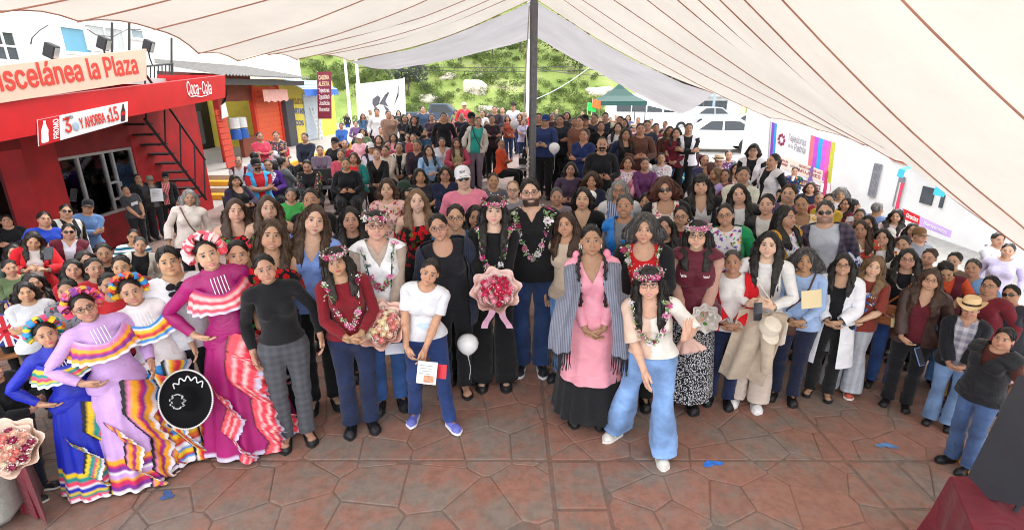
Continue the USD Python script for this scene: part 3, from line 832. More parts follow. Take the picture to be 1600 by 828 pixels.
M_SIGNRED = flat(srgb('#d23a2c'), .5, var=.03)
a, b = on_x(2, 142, FX + .034), on_x(217, 114, FX + .034)
w1 = (b - a) / .93; hh = .30
obj('sign_lettering', fit_text('Miscelánea la Plaza', a - w1 * .098, b, .265, bold=True), M_SIGNRED, sign)
c0, c1 = on_x(293, 148.5, FX + .004), on_x(331, 147, FX + .004)
M_LOGO = flat((.85, .84, .82), .5, var=.02)
lg = fit_text('Coca‑Cola' if 0 else 'Coca-Cola', c0, c1, .235, shear=.28)
sw = [c0 + (c1 - c0) * t + np.array([.003, 0, z]) for t, z in ((.02, .0), (.10, -.035), (.3, -.028), (.5, -.045), (.72, -.03), (1.0, .02))]
obj('logo', cat_(lg, tube(sw, [.003, .008, .010, .008, .006, .003], 5)), M_LOGO, store)
for (u, v) in ((80, 80), (162, 68), (232, 72)):
    p = on_x(u, v, FX - .05)
    lamp = thing('flood_lamp', p, label={80: 'black flood lamp on the cream sign board, leftmost of three', 162: 'black flood lamp on the cream sign board above the letters la', 232: 'black flood lamp on the right end of the cream sign board'}[u], cat='lamp', group='lamps on the sign board')
    obj('housing', moved(box((-.07, -.055, -.09), (.07, .055, .09), .012), rot([0, 1, 0], 25)), M_BLACK, lamp); obj('bracket', tube([(-.02, 0, -.09), (-.02, 0, -.2), (.0, 0, -.3)], .012, 6), M_BLACK, lamp)
    obj('lens', moved(box((.072, -.04, -.07), (.076, .04, .07)), rot([0, 1, 0], 25)), flat((.4, .4, .38), .2), lamp)

# promotion banner hung on the fascia
q = [on_x(u, v, FX + .02) for u, v in ((61, 229), (200, 190), (200, 159), (59, 188))]
promo = thing('promotion_banner', label='white and red soda promotion banner hanging from the shop fascia', cat='banner')
obj('panel', prism(q, .012, (1, 0, 0)), flat((.74, .73, .72), .5, var=.03), promo)
B = lambda s, t, o=.003: q[0] * (1 - s) * (1 - t) + q[1] * s * (1 - t) + q[2] * s * t + q[3] * (1 - s) * t + np.array([o, 0, 0])
obj('red_field', prism([B(.0, .0), B(.2, .0), B(.2, 1), B(.0, 1)], .002, (1, 0, 0)), M_REDF, promo)
bott = lambda s, w: sheet(np.array([[B(s - w * k, t, .005), B(s + w * k, t, .005)] for t, k in ((.08, .8), (.14, 1), (.4, .9), (.55, 1), (.7, .6), (.82, .35), (.93, .35))]))
obj('bottle_print', bott(.055, .035), flat((.8, .78, .76)), promo); obj('bottle_print', bott(.93, .03), flat(srgb('#3a1512')), promo)
obj('label_print', prism([B(.90, .38, .007), B(.96, .38, .007), B(.96, .55, .007), B(.90, .55, .007)], .001, (1, 0, 0)), M_REDF, promo)
obj('lettering', fit_text('PROMO', B(.185, .12, .005), B(.185, .9, .005), .085, up=-np.array(B(1, 0) - B(0, 0)) / np.linalg.norm(B(1, 0) - B(0, 0)), bold=True), flat((.8, .78, .76)), promo)
obj('lettering', fit_text('Y AHORRA', B(.42, .26, .005), B(.71, .26, .005), .135, bold=True), M_SIGNRED, promo)
obj('lettering', fit_text('15', B(.775, .22, .005), B(.88, .22, .005), .19, bold=True), M_SIGNRED, promo); obj('lettering', fit_text('$', B(.735, .24, .005), B(.768, .24, .005), .09, bold=True), M_SIGNRED, promo)
obj('lettering', fit_text('3', B(.26, .25, .005), B(.33, .25, .005), .18, bold=True), M_SIGNRED, promo); obj('lettering', fit_text('JUNTA', B(.255, .78, .005), B(.34, .78, .005), .04, bold=True), flat(srgb('#777777')), promo)
obj('cap_print', moved(ball((0, 0, 0), (.004, .055, .06), 2), None, B(.365, .42, .006)), flat(srgb('#9fb3c4')), promo)

# iron stair in front of the red wall
st = thing('iron_stair', label='black iron stair with open treads against the red wall', cat='stairs')
SA, SB = on_x(226, 186, -6.9), on_x(322, 312, -6.9); SA2, SB2 = SA + [-.75, 0, 0], SB + [-.75, 0, 0]
for a, b in ((SA, SB), (SA2, SB2)): obj('stringer', rod(a, b, .035, .035, 4), M_BLACK, st)
for k in range(9):
    t = (k + .5) / 9; c = SA + (SB - SA) * t; obj('tread', box(c + [-.75, -.12, -.015], c + [0, .12, .015]), M_BLACK, st)
R = np.array([0, .25, .85])
obj('handrail', rod(SA + R, SB + R, .022), M_BLACK, st)
for t in (.02, .3, .55, .8, .98): c = SA + (SB - SA) * t; obj('baluster', rod(c, c + R, .016, .016, 6), M_BLACK, st)

# white house above the shop
whb = thing('white_house', label='white upper storey with blue window behind the shop sign', cat='building')
HX = -8.6
M_WALLW = flat((.72, .71, .69), .8, var=.05, scale=2, bump=.1)
obj('wall', box((HX - 3, 3.0, 2.98), (HX, 13.5, 8.5)), M_WALLW, whb)
obj('wall', box((HX - 14, 13.6, 2.9), (-12.5, 33, 8.4)), M_WALLW, whb); obj('roof_slab', box((HX - 3, 2.8, 2.852), (WX + .2, 13.5, 2.97)), flat((.5, .49, .47), .8), whb)


def window(parent, lo, hi, axis, out, frame, pane, bars=(1, 0), w=.05):
    """A framed window lying in a wall: lo, hi opposite corners in the wall's plane; axis its horizontal direction; out the outward direction."""
    lo, hi, axis, out = (np.array(v, float) for v in (lo, hi, axis, out)); W_, H_ = (hi - lo) @ axis, hi[2] - lo[2]
    def bar(x0, z0, x1, z1, d=.04):
        a, b = lo + axis * x0 + [0, 0, z0] - out * .05, lo + axis * x1 + [0, 0, z1] + out * d; return box(np.minimum(a, b), np.maximum(a, b))
    parts = [bar(0, 0, w, H_), bar(W_ - w, 0, W_, H_), bar(w, 0, W_ - w, w, .038), bar(w, H_ - w, W_ - w, H_, .038)]
    for k in range(bars[0]): x = W_ * (k + 1) / (bars[0] + 1); parts.append(bar(x - w / 3, w, x + w / 3, H_ - w, .03))
    for k in range(bars[1]): z = H_ * (k + 1) / (bars[1] + 1); parts.append(bar(w, z - w / 3, W_ - w, z + w / 3, .026))
    f = obj('window', cat_(*parts), frame, parent); obj('pane', bar(w * .6, w * .6, W_ - w * .6, H_ - w * .6, .012), pane, f)
    return f


M_SKYPANE = flat(srgb('#6fa3bd'), .08, var=.1, scale=1); M_DKPANE = flat((.05, .06, .07), .1, var=.2)
for (u0, v0, u1, v1, m, bars) in ((-10, 97, 20, 48, M_DKPANE, (1, 1)), (98, 84, 135, 44, M_SKYPANE, (0, 0)), (136, 79, 190, 44, flat((.5, .52, .52), .3), (1, 0)), (203, 62, 222, 46, flat((.3, .36, .4), .2), (0, 0))):
    window(whb, on_x(u0, v0, HX), on_x(u1, v1, HX), (0, 1, 0), (1, 0, 0), M_WHITE, m, bars)
for u in (175, 202, 268): a = on_x(u, 128, HX + .9); obj('post', rod(a, on_x(u, 36 if u < 260 else 60, HX + .9), .022), M_BLACK, whb)
rl = [on_x(u, v, HX + .9) for u, v in ((229, 104), (270, 100), (270, 122), (229, 126))]
obj('railing', cat_(rod(rl[0], rl[1], .02), rod(rl[3], rl[2], .02), *[rod(rl[0] + (rl[1] - rl[0]) * t, rl[3] + (rl[2] - rl[3]) * t, .012) for t in np.linspace(0, 1, 8)]), M_BLACK, whb)
obj('cable', tube([on_x(u, v, HX + .3) for u, v in ((48, 70), (50, 60), (62, 48), (75, 40))], .012, 4), M_BLACK, whb)
obj('cable', tube([on_x(u, v, HX + .3) for u, v in ((136, 46), (150, 55), (176, 58), (200, 46), (220, 47))], .01, 4), M_BLACK, whb)

# ---------------------------------------------------------------- left: raised walk and stalls
M_YEL = flat(srgb('#e8a92c'), .6, var=.12, scale=3)
walk = obj('raised_walk', box((-16, 14.6, -.1), (-7.22, 34, .48)), flat((.42, .39, .36), .8, var=.12, scale=2), kind='structure')
obj('walk_edge', box((-7.22, 14.6, -.1), (-7.06, 34, .50)), M_YEL, kind='structure')
for k in range(3): obj('walk_step', box((-8.6, 14.6 - .32 * (k + 1), -.1), (-7.3, 14.6 - .32 * k - .002, .36 - .12 * k)), M_YEL if k % 2 == 0 else flat((.4, .37, .33), .8), kind='structure')
SX = -9.3
stall = thing('snack_stall', label='brown open snack stall with corrugated roof behind the stair', cat='stall')
M_BRN = flat(srgb('#7a3a24'), .7, var=.2, scale=4)
y1 = on_x(346, 160, SX)[1]; y2 = on_x(396, 160, SX)[1]; y3 = on_x(434, 160, SX)[1]; y4 = on_x(450, 160, SX)[1]; y5 = on_x(500, 160, SX)[1]
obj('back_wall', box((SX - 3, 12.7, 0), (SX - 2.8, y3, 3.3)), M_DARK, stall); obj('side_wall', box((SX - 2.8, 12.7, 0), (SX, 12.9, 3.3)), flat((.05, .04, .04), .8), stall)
obj('post', box((SX - .12, y1 - .3, .48), (SX + .06, y1 - .1, 3.2)), flat(srgb('#a8231d'), .6), stall)
obj('lintel', box((SX - .1, y1 - .1, 2.35), (SX + .02, y2, 3.2)), M_BRN, stall)
obj('counter_wall', box((SX - .1, y1 + .9, .48), (SX + .03, y2, 1.15)), M_BRN, stall)
obj('lintel', box((SX - .1, 12.9, 2.75), (SX + .01, y1 - .3, 3.2)), flat(srgb('#5a241c'), .7), stall)
obj('shutter', cat_(*[box((SX - .05, y2 + .05, .5 + k * .093), (SX + .03 - .015 * (k % 2), y3 - .02, .5 + (k + 1) * .093 - .002)) for k in range(25)]), flat(srgb('#d9552a'), .5, var=.08), stall, label='orange rolled down shutter')
obj('shutter_frame', box((SX - .1, y2 - .12, .48), (SX + .06, y2 + .04, 3.0)), flat(srgb('#c8361e'), .6), stall); obj('shutter_frame', box((SX - .1, y3, .48), (SX + .06, y3 + .15, 3.0)), flat(srgb('#c8361e'), .6), stall)
r0, r1 = on_x(352, 124, SX + 1.0), on_x(486, 129, SX + 1.0)
prof = []
nco = 70
G = np.array([[(SX + 1.0 - 2.6 * t, r0[1] + (r1[1] - r0[1]) * i / nco, r0[2] + .12 + t * .45 + (.03 if i % 2 else -.03)) for i in range(nco + 1)] for t in (0, 1)])
obj('corrugated_roof', sheet(G), flat((.19, .18, .17), .6, var=.25), stall, False)
obj('eave_beam', box((SX + .75, r0[1], r0[2] - .16), (SX + .9, r1[1] - .5, r0[2] + .02)), flat((.05, .045, .04), .8), stall)
a = on_x(410, 140, SX + .5); obj('canvas_valance', sheet(np.array([[(SX + .5 + .02 * math.sin(i), a[1] + i * .13, z + (.03 * math.sin(i * 1.6) if z < 2.5 else 0)) for i in range(18)] for z in (2.72, 2.3)])), flat(srgb('#e8b0a4'), .8), stall)
for k in range(4): obj('shelf_goods', moved(lathe([(0, 0), (.16, 0), (.16, .3), (.14, .33), (0, .33)], 12), None, (SX + .12, y1 + .35 + (k % 2) * .5, 1.15 - .55 * (k // 2) * 0 + (.0 if k < 2 else .36))), flat(srgb('#2a5aa8' if k < 2 else '#d8d8d4'), .4), stall)
sgn = thing('menu_board', label='white cut out menu sign hanging on the stall post by the stair', cat='sign')
pp = [on_x(u, v, SX + .9) for u, v in ((347, 186), (357, 182), (356, 140), (352, 160), (346, 165))]
obj('board', cat_(sheet(np.array([[pp[0], pp[1]], [pp[4], pp[3]], [pp[3], pp[2]]])), sheet(np.array([[pp[0], pp[1]], [pp[4], pp[3]], [pp[3], pp[2]]]) - [.02, 0, 0])), flat((.7, .7, .68)), sgn)
lou = thing('louvre_panel', label='leaning red louvred shutter panel below the white menu sign', cat='shutter')
for k in range(10):
    z = .5 + k * .17; c = on_x(356 + (9 - k) * .4, 240, SX + .8); obj('slat', box((SX + .76, c[1] - .26, z), (SX + .80, c[1] + .26, z + .15)), flat(srgb('#c2402c'), .6), lou)
spk = thing('loudspeaker', on_z(312, 285, .0) * [1, 1, 0] + [0, 0, 0], label='black loudspeaker on a stand in the dark doorway by the stair', cat='loudspeaker')
obj('cabinet', box((-.3, -.25, 1.15), (.3, .25, 2.15), .03), M_BLACK, spk); obj('grille', box((-.26, -.256, 1.2), (.26, -.251, 2.1)), flat((.03, .03, .032), .9), spk); obj('stand', cat_(rod((0, 0, .3), (0, 0, 1.15), .025), *[rod((0, 0, .45), (.4 * math.cos(a), .4 * math.sin(a), 0), .016) for a in (0, 2.1, 4.2)]), M_BLACK, spk)
shp = thing('yellow_shop', label='yellow painted shop front with white lettering and roller shutter', cat='shop')
M_YW = flat(srgb('#e3cf52'), .7, var=.1)
obj('wall', box((SX - 3, y3 + .16, 0), (SX - .02, y5 + 2.2, 3.1)), M_YW, shp)
obj('shelf_unit', box((SX - .02, y3 + .2, .48), (SX + .22, y4, 2.3)), flat((.06, .06, .07)), shp)
wl = lambda u, v, o=0: on_x(u, v, SX + o)
obj('lettering', fit_text('ANTOJITOS', wl(452, 163, .0), wl(476, 163, .0), .22, bold=True), flat(srgb('#8a6a20')), shp); obj('lettering', fit_text('TORTAS', wl(453, 178, .0), wl(476, 178, .0), .22, bold=True), flat(srgb('#3a56a0')), shp); obj('lettering', fit_text('TACOS', wl(454, 196, .0), wl(475, 196, .0), .2, bold=True), flat(srgb('#3a56a0')), shp)
ya, yb = wl(476, 180)[1], wl(500, 180)[1]
obj('roller_shutter', cat_(*[box((SX - .02, ya, .5 + k * .1), (SX + .04 - .014 * (k % 2), yb, .598 + k * .1)) for k in range(20)]), flat(srgb('#b9c4cf'), .4, var=.06), shp)
awn = obj('awning', sheet(np.array([[(SX + o, y, z + (.06 * math.sin(i * 2.2) if k == 2 else 0)) for i, y in enumerate(np.linspace(y4 - .2, yb + .6, 30))] for k, (o, z) in enumerate(((0, 3.1), (.8, 2.7), (.82, 2.45)))])), cloth('#2a66c8', 'vstripes', '#dfe8f2', .4), shp)
lad = thing('white_ladder', label='white aluminium ladder leaning on the yellow shop shutter', cat='ladder')
la, lb = wl(487, 168, .05), on_z(503, 218, .48)
for o in (-.2, .2): obj('rail', rod(la + [0, o, 0], lb + [0, o, 0], .03, .03, 4), M_WHITE, lad)
for k in range(1, 8): c = la + (lb - la) * k / 8; obj('rung', rod(c + [0, -.2, 0], c + [0, .2, 0], .02, .02, 6), M_WHITE, lad)


def board(name, quad, out, mat, label, cat, d=.03, **k):
    t = thing(name, label=label, cat=cat, **k); obj('panel', prism(quad, d, out), mat, t); q = np.array(quad)
    out = np.array(out, float)
    return t, (lambda s, u, o=.004: q[0] * (1 - s) * (1 - u) + q[1] * s * (1 - u) + q[2] * s * u + q[3] * (1 - s) * u + out * o)


mb, Bq = board('maroon_banner', [on_y(u, v, 24) for u, v in ((497, 186), (518, 186), (517, 112), (495, 113))], (0, -1, 0), flat(srgb('#7c2438'), .6), 'tall maroon banner with pale lettering standing left of the white backdrop', 'banner')
for k, t in enumerate(('CABINA', 'ALERTA', 'Tejedoras', 'Igualdad', 'Justicia', 'Bienestar')):
    z = .84 - k * .135; obj('lettering', fit_text(t, Bq(.12, z, .008), Bq(.88, z, .008), .17, bold=True), flat(srgb('#e8c9a0' if k < 2 else '#e8d8d4')), mb)
obj('pole', rod(on_y(496, 112, 24.1), on_y(498, 215, 24.1), .03), M_ALU, mb)
bd, Bq = board('white_backdrop', [on_y(u, v, 30) for u, v in ((560, 196), (633, 190), (631, 123), (556, 132))], (0, -1, 0), flat((.8, .8, .79), .7, var=.02), 'large white backdrop with a dark winged emblem behind the crowd', 'backdrop')
M_EMB = flat((.10, .10, .13), .7)
def ink(P, o=.006): 
    P = np.array(P); c = P.mean(0); V = np.array([Bq(*p, o) for p in P] + [Bq(*c, o)]); n = len(P); i = np.arange(n); return trimesh.Trimesh(V, np.stack([i, (i + 1) % n, 0 * i + n], 1), process=False)
obj('emblem', cat_(ink([(.36, .40), (.46, .46), (.50, .62), (.44, .68), (.33, .60), (.32, .5)]), ink([(.46, .46), (.55, .44), (.66, .38), (.60, .52), (.66, .66), (.60, .68), (.52, .56)]), ink([(.37, .42), (.42, .40), (.38, .28), (.34, .3)]), ink([(.55, .44), (.64, .36), (.68, .3), (.6, .3)]), ink([(.60, .66), (.66, .74), (.69, .70), (.64, .64)]), ink([(.76, .36), (.88, .62), (.89, .84), (.875, .84), (.87, .62)])), M_EMB, bd)
obj('lettering', fit_text('Hacienda', Bq(.08, .30, .006), Bq(.26, .31, .006), .1), flat((.5, .5, .5)), bd)
for s in (0, 1): obj('post', rod(Bq(s, -.25, -.05), Bq(s, 1.02, -.05), .04), M_WHITE, bd)

# ---------------------------------------------------------------- the hillside
def hill_z(x, y):
    x, y = np.asarray(x, float), np.asarray(y, float)
    p = np.stack([x * .045, y * .045, 0 * x], -1)
    base = np.maximum(y - 43 - 5 * np.sin(x * .05 + 1), 0)
    return np.minimum(base * .50, 4 + base * .42) * (.72 + .28 * np.cos((x + 6) * .028)) + (meshkit.fbm(p * 2.2, 4, 3) - .5) * np.minimum(base * .35, 5.0)


gx, gy = np.linspace(-95, 100, 131), np.concatenate([np.linspace(38, 80, 57), np.linspace(82, 150, 24)])
X, Y = np.meshgrid(gx, gy)
M_GRASS = look('hill_grass', {'g': ('geometry', {}), 'n': ('noise_texture', {'scale': .22, 'detail': 8.0, 'roughness': .65}), 'r': ('rgb_ramp', {'ramp': [(.34, (.12, .19, .035)), (.46, (.22, .30, .06)), (.58, (.29, .35, .09)), (.70, (.42, .38, .24))]}),
                             'b': ('bump', {'strength': .8, 'distance': .4}), 'p': ('principled_bsdf', {'roughness': .9})}, [('g.position', 'n.vector'), ('n.fac', 'r.fac'), ('r.color', 'p.base_color'), ('n.fac', 'b.height'), ('b.normal', 'p.normal')], 'p.BSDF')
obj('hill', sheet(np.stack([X, Y, hill_z(X, Y) - .25], -1)), M_GRASS, smooth=True, kind='structure')


def leaf_look(name, c):
    c = np.array(c)
    return look(name, {'o': ('geometry', {}), 'r': ('rgb_ramp', {'ramp': [(0, tuple(c * .55)), (.6, tuple(c)), (1, tuple(c * 1.5))]}), 'd': ('principled_bsdf', {'roughness': .6}), 't': ('translucent_bsdf', {}), 'm': ('mix_closure', {'fac': .35})},
                [('o.random_per_island', 'r.fac'), ('r.color', 'd.base_color'), ('r.color', 't.color'), ('d.BSDF', 'm.closure1'), ('t.BSDF', 'm.closure2')], 'm.closure')


M_LEAF = [leaf_look('leaf_light', (.21, .29, .07)), leaf_look('leaf_mid', (.15, .22, .055)), leaf_look('leaf_dark', (.028, .055, .02)), leaf_look('leaf_grey', (.12, .15, .11))]


def leaf_cloud(n, r, size, seed, shape=(1, 1, 1), lumps=5):
    """Many small leaves spread through a lumpy crown."""
    g = np.random.default_rng(seed)
    C = g.normal(size=(lumps, 3)) * .42; C[:, 2] = np.abs(C[:, 2]) * .8; R_ = g.uniform(.4, .75, lumps)
    k = g.integers(lumps, size=n); d = g.normal(size=(n, 3)); d /= np.linalg.norm(d, axis=1, keepdims=True)
    P = (C[k] + d * (R_[k] * g.uniform(.55, 1.05, n) ** .5)[:, None]) * r * np.array(shape)
    a = g.normal(size=(n, 3)); a /= np.linalg.norm(a, axis=1, keepdims=True); b = np.cross(a, g.normal(size=(n, 3))); b /= np.linalg.norm(b, axis=1, keepdims=True)
    s = size * g.uniform(.6, 1.4, n)[:, None]
    V = np.stack([P - a * s, P + b * s * .45, P + a * s, P - b * s * .45], 1).reshape(-1, 3); i = np.arange(n)[:, None] * 4
    return trimesh.Trimesh(V, np.vstack([i + [0, 1, 2], i + [0, 2, 3]]), process=False)


def scatter(name, protos, mats, pos, scl, yaw, idx, kind='stuff', label=None, cat=None):
    pi = UsdGeom.PointInstancer.Define(stage, numbered('/World/' + name)); tag(pi, label, cat, None, kind)
    rel = pi.CreatePrototypesRel()
    for i, (m, mt) in enumerate(zip(protos, mats)):
        o = usdkit.mesh(stage, f'{pi.GetPath()}/leaves_{i:03d}', m, mt, False); rel.AddTarget(o.GetPath())
    pi.CreateProtoIndicesAttr(Vt.IntArray.FromNumpy(np.asarray(idx, np.int32))); pi.CreatePositionsAttr(Vt.Vec3fArray.FromNumpy(np.asarray(pos, np.float32)))
    pi.CreateScalesAttr(Vt.Vec3fArray.FromNumpy(np.asarray(scl, np.float32)))
    pi.CreateOrientationsAttr(Vt.QuathArray([Gf.Quath(math.cos(a / 2), 0, 0, math.sin(a / 2)) for a in yaw]))


g = np.random.default_rng(5)
n = 6500
px, py = g.uniform(-55, 60, n), 42 + g.uniform(0, 1, n) ** 1.4 * 70
dens = meshkit.fbm(np.stack([px * .09, py * .09, 0 * px], 1), 3, 9)
keep = dens > .44
px, py = px[keep], py[keep]; n = len(px)
s = g.uniform(.3, .85, n) * (1 + .6 * (g.random(n) > .9))
scatter('hillside_bushes', [leaf_cloud(260, 1, .10, i, (1, 1, .8), 8) for i in range(4)], [M_LEAF[0], M_LEAF[0], M_LEAF[1], M_LEAF[0]], np.stack([px, py, hill_z(px, py) - .15], 1), np.repeat(s[:, None], 3, 1), g.uniform(0, 6, n), g.integers(0, 4, n), label='low green scrub covering the hillside behind the plaza', cat='scrub')


def hillpoint(u, v):
    d = ray(u, v); t = np.linspace(30, 140, 900); P = np.array([0, 0, CAM_H]) + t[:, None] * d
    k = np.argmax(P[:, 2] < hill_z(P[:, 0], P[:, 1]) - .2); return P[k] if k else P[500]


M_ROCK = flat((.60, .53, .43), .9, var=.18, scale=.8, bump=.5)
for i, (u, v, r, lab) in enumerate([(672, 154, .75, 'pale rounded boulder low on the hill right of the white backdrop'), (742, 142, .8, 'tall pale rock face on the hill left of the mast'), (752, 120, .5, 'small pale rock above the tall rock face on the hill'), (700, 120, .6, 'little pale boulder in scrub up the hill'), (655, 182, .7, 'pale boulder at the foot of the hill by the backdrop'), (765, 172, .7, 'flat pale rock at the hill foot near the mast'), (935, 142, .9, 'cream rock above the green canopy on the hill')]):
    c = hillpoint(u, v); m = trimesh.creation.icosphere(3, 1.0); V = np.array(m.vertices); V *= (1 + 1.1 * (meshkit.fbm(V * 1.3 + i * 5, 3, i) - .5))[:, None]; V = V * r * np.array([1.5, .9, .75 + .7 * (i == 1)]) + c - [0, 0, r * .3]
    obj('boulder', (V, m.faces), M_ROCK, None, 40, None, lab, 'boulder')


def tree(name, at, h, r, leaf, label, seed, n=900, shape=(1, 1, 1), group=None, size=.16):
    t = thing(name, at, 0, label, 'tree', group); g = random.Random(seed)
    limbs = [tube([(0, 0, -.4), (.04 * h * g.uniform(-1, 1), 0, h * .3), (0, .03 * h, h * .6)], [.05 * h * .6, .03 * h * .7, .012 * h], 7)]
    for k in range(5):
        a = g.uniform(0, 6.3); z0 = h * g.uniform(.3, .5); limbs.append(tube([(0, 0, z0), (r * .35 * math.cos(a), r * .35 * math.sin(a), z0 + h * .15), (r * .7 * math.cos(a), r * .7 * math.sin(a), z0 + h * .28)], [.016 * h, .011 * h, .004 * h], 5))
    obj('trunk', cat_(*limbs), flat((.12, .09, .065), .9, var=.3, scale=9, bump=.4), t)
    obj('crown', moved(leaf_cloud(n, r, size, seed, shape, 7), None, (0, 0, h * .6)), leaf, t, False)


for i, (u, v, h, r, m, lab) in enumerate([(588, 118, 3.4, 2.2, 3, 'grey green bushy tree behind the tent corner above the white backdrop'), (640, 150, 2.6, 1.5, 3, 'silvery spiky shrub tree just right of the white backdrop'), (880, 95, 3.2, 2.0, 2, 'dark tree high on the hill right of the mast'), (812, 80, 3.6, 2.2, 1, 'round green tree on the hill left of the mast top'), (905, 120, 2.6, 1.7, 0, 'yellow green tree above the green canopy'), (770, 92, 3, 1.8, 1, 'green tree up the hill between rocks and mast'), (720, 100, 2.4, 1.5, 0, 'small light green tree on the slope left of the tall rock')]):
    tree('hillside_tree', hillpoint(u, v), h, r, M_LEAF[m], lab, i + 20, 900)
for i, (u, v, y, h, r, lab) in enumerate([(1085, 195, 46, 3.0, 2.2, 'dark street tree left of the lamp pole behind the parked cars'), (1120, 192, 50, 3.4, 2.6, 'dark leafy tree behind the white cars in the middle'), (1150, 192, 47, 3.2, 2.2, 'dark tree right of the cluster beside the pale pole'), (1060, 190, 55, 3.6, 2.5, 'dark tree at the tip of the grey tent flap')]):
    p = on_y(u, v, y); tree('street_tree', (p[0], y, 0), h + 1.6, r, M_LEAF[2], lab, i + 40, 1500, (1, 1, .9))

# poles and wires
M_CONC = flat((.62, .61, .58), .8, var=.06, scale=3)
for i, (u, y, r, lab) in enumerate([(826, 36, .2, 'pale concrete utility pole just behind the tent mast'), (1158, 30, .16, 'slim yellowed pole near the right hand trees'), (1112, 42, .1, 'thin blue grey lamp pole before the dark trees'), (565, 44, .15, 'white pole rising behind the left end of the backdrop'), (548, 40, .12, 'white pole behind the maroon banner')]):
    p = on_y(u, 190, y); t = thing('utility_pole', (p[0], y, 0), label=lab, cat='pole'); obj('shaft', rod((0, 0, -.2), (0, 0, 9.5 if i == 0 else 6.5), r, r * .7, 12), [M_CONC, flat((.6, .55, .35), .8), flat((.3, .4, .5), .5), M_WHITE, M_WHITE][i], t)
    obj('cross_arm', box((-.8, -.05, 8.6 if i == 0 else 6.0), (.8, .05, 8.7 if i == 0 else 6.1)), M_CONC, t)
for i, (a, b, y) in enumerate([((560, 101), (1010, 99), 37), ((560, 106), (1010, 106), 37.4), ((700, 170), (600, 60), 40), ((826, 160), (935, 95), 35.5), ((830, 108), (1060, 118), 38)]):
    p, q = on_y(*a, y), on_y(*b, y); t = np.linspace(0, 1, 15); L = p[None] * (1 - t[:, None]) + q[None] * t[:, None]; L[:, 2] -= np.sin(t * math.pi) * .25
    obj('power_line', tube(L, .022, 4), M_BLACK if i != 3 else M_WHITE, None, True, None, ['upper power line crossing the hill', 'lower power line crossing the hill', 'cable slanting down left of the mast', 'pale guy wire slanting from the pole', 'power line right of the mast toward the flap'][i], 'wire')

# ---------------------------------------------------------------- vehicles
M_CAR = flat((.78, .78, .78), .25, var=.01); M_GLASS = flat((.03, .035, .04), .06, var=.1); M_TYRE = flat((.02, .02, .02), .85); M_RIM = flat((.5, .5, .52), .3, .8)


def vehicle(name, at, rz, prof, glass, width, wheels, label, cat, paint=None, tumble=.1):
    """prof: outline in (x along, z); glass: outlines of side windows; wheels: (x, radius)."""
    t = thing(name, at, rz, label, cat); P = Polygon(prof); w = width / 2; lay = []
    zs = np.array(prof)[:, 1]; zmid = .95
    for yy, ins in ((-w, .05), (-w + .06, .0), (w - .06, .0), (w, .05)):
        Q = P.buffer(-ins, join_style=1) if ins else P
        c = np.array(prof, float); ctr = c.mean(0); c = ctr + (c - ctr) * (1 - ins * .35)
        y = np.full(len(c), yy) * (1 - tumble * np.clip((c[:, 1] - zmid) / .8, 0, 1.4)); lay.append(np.column_stack([c[:, 0], y, c[:, 1]]))
    n = len(prof); V = np.vstack(lay); F = []
    for k in range(3):
        for i in range(n): j = (i + 1) % n; F += [[k * n + i, k * n + j, (k + 1) * n + j], [k * n + i, (k + 1) * n + j, (k + 1) * n + i]]
    import mapbox_earcut as ec
    tri = ec.triangulate_float64(np.array(prof, float), np.array([n], np.uint32)).reshape(-1, 3)
    F += tri.tolist() + (tri[:, ::-1] + 3 * n).tolist()
    obj('body', (V, np.array(F)), paint or M_CAR, t, 35)
    for gl in glass:
        for s in (-1, 1):
            c = np.array(gl, float); y = s * w * (1 - tumble * np.clip((c[:, 1] - zmid) / .8, 0, 1.4)); d = np.column_stack([c[:, 0], y * 1.006, c[:, 1]])
            ctr = d.mean(0); m = len(d); i = np.arange(m); obj('window', (np.vstack([d, [ctr]]), np.stack([i, (i + 1) % m, 0 * i + m], 1)), M_GLASS, t, False)
    for x, r in wheels:
        for s in (-1, 1):
            ty = lathe([(r * .55, -.1), (r * .92, -.11), (r, -.07), (r, .07), (r * .92, .11), (r * .55, .1)], 20); ty.apply_transform(M4(rot([1, 0, 0], 90), (x, s * (w - .09), r)))
            o = obj('wheel', ty, M_TYRE, t, 40); rm = lathe([(0, -.105), (r * .2, -.11), (r * .58, -.085), (r * .58, .085), (r * .2, .11), (0, .105)], 12); rm.apply_transform(M4(rot([1, 0, 0], 90), (x, s * (w - .09), r))); obj('rim', rm, M_RIM, o, 40)
    return t


p = on_z(1002, 204)
vanp = [(-2.6, .3), (2.75, .3), (2.85, .75), (2.7, 1.05), (1.95, 1.3), (1.35, 2.2), (1.0, 2.38), (-2.4, 2.42), (-2.62, 2.2)]
van = vehicle('white_van', (p[0], 35.5, 0), 8, vanp, [[(-2.45, 1.35), (-2.45, 2.1), (.55, 2.1), (.55, 1.3)], [(.68, 1.28), (.68, 2.08), (1.28, 2.02), (1.8, 1.3)]], 2.0, [(-1.7, .36), (1.9, .36)], 'white passenger van with dark side windows right of the green canopy', 'van')
for x in (-1.5, -.5): obj('window_bar', box((x - .03, -1.0, 1.33), (x + .03, -.93, 2.12)), M_CAR, van)
obj('headlight', ball((2.72, -.7, .85), (.1, .18, .12), 1), flat((.6, .6, .6), .15), van)
carp = [(-2.1, .3), (2.1, .3), (2.15, .65), (1.95, .85), (1.0, .98), (.35, 1.42), (-1.0, 1.45), (-1.75, 1.0), (-2.1, .95)]
carg = [[(-1.5, 1.0), (-.95, 1.36), (-.3, 1.38), (-.3, .98)], [(-.22, .98), (-.22, 1.38), (.3, 1.35), (.8, .98)]]
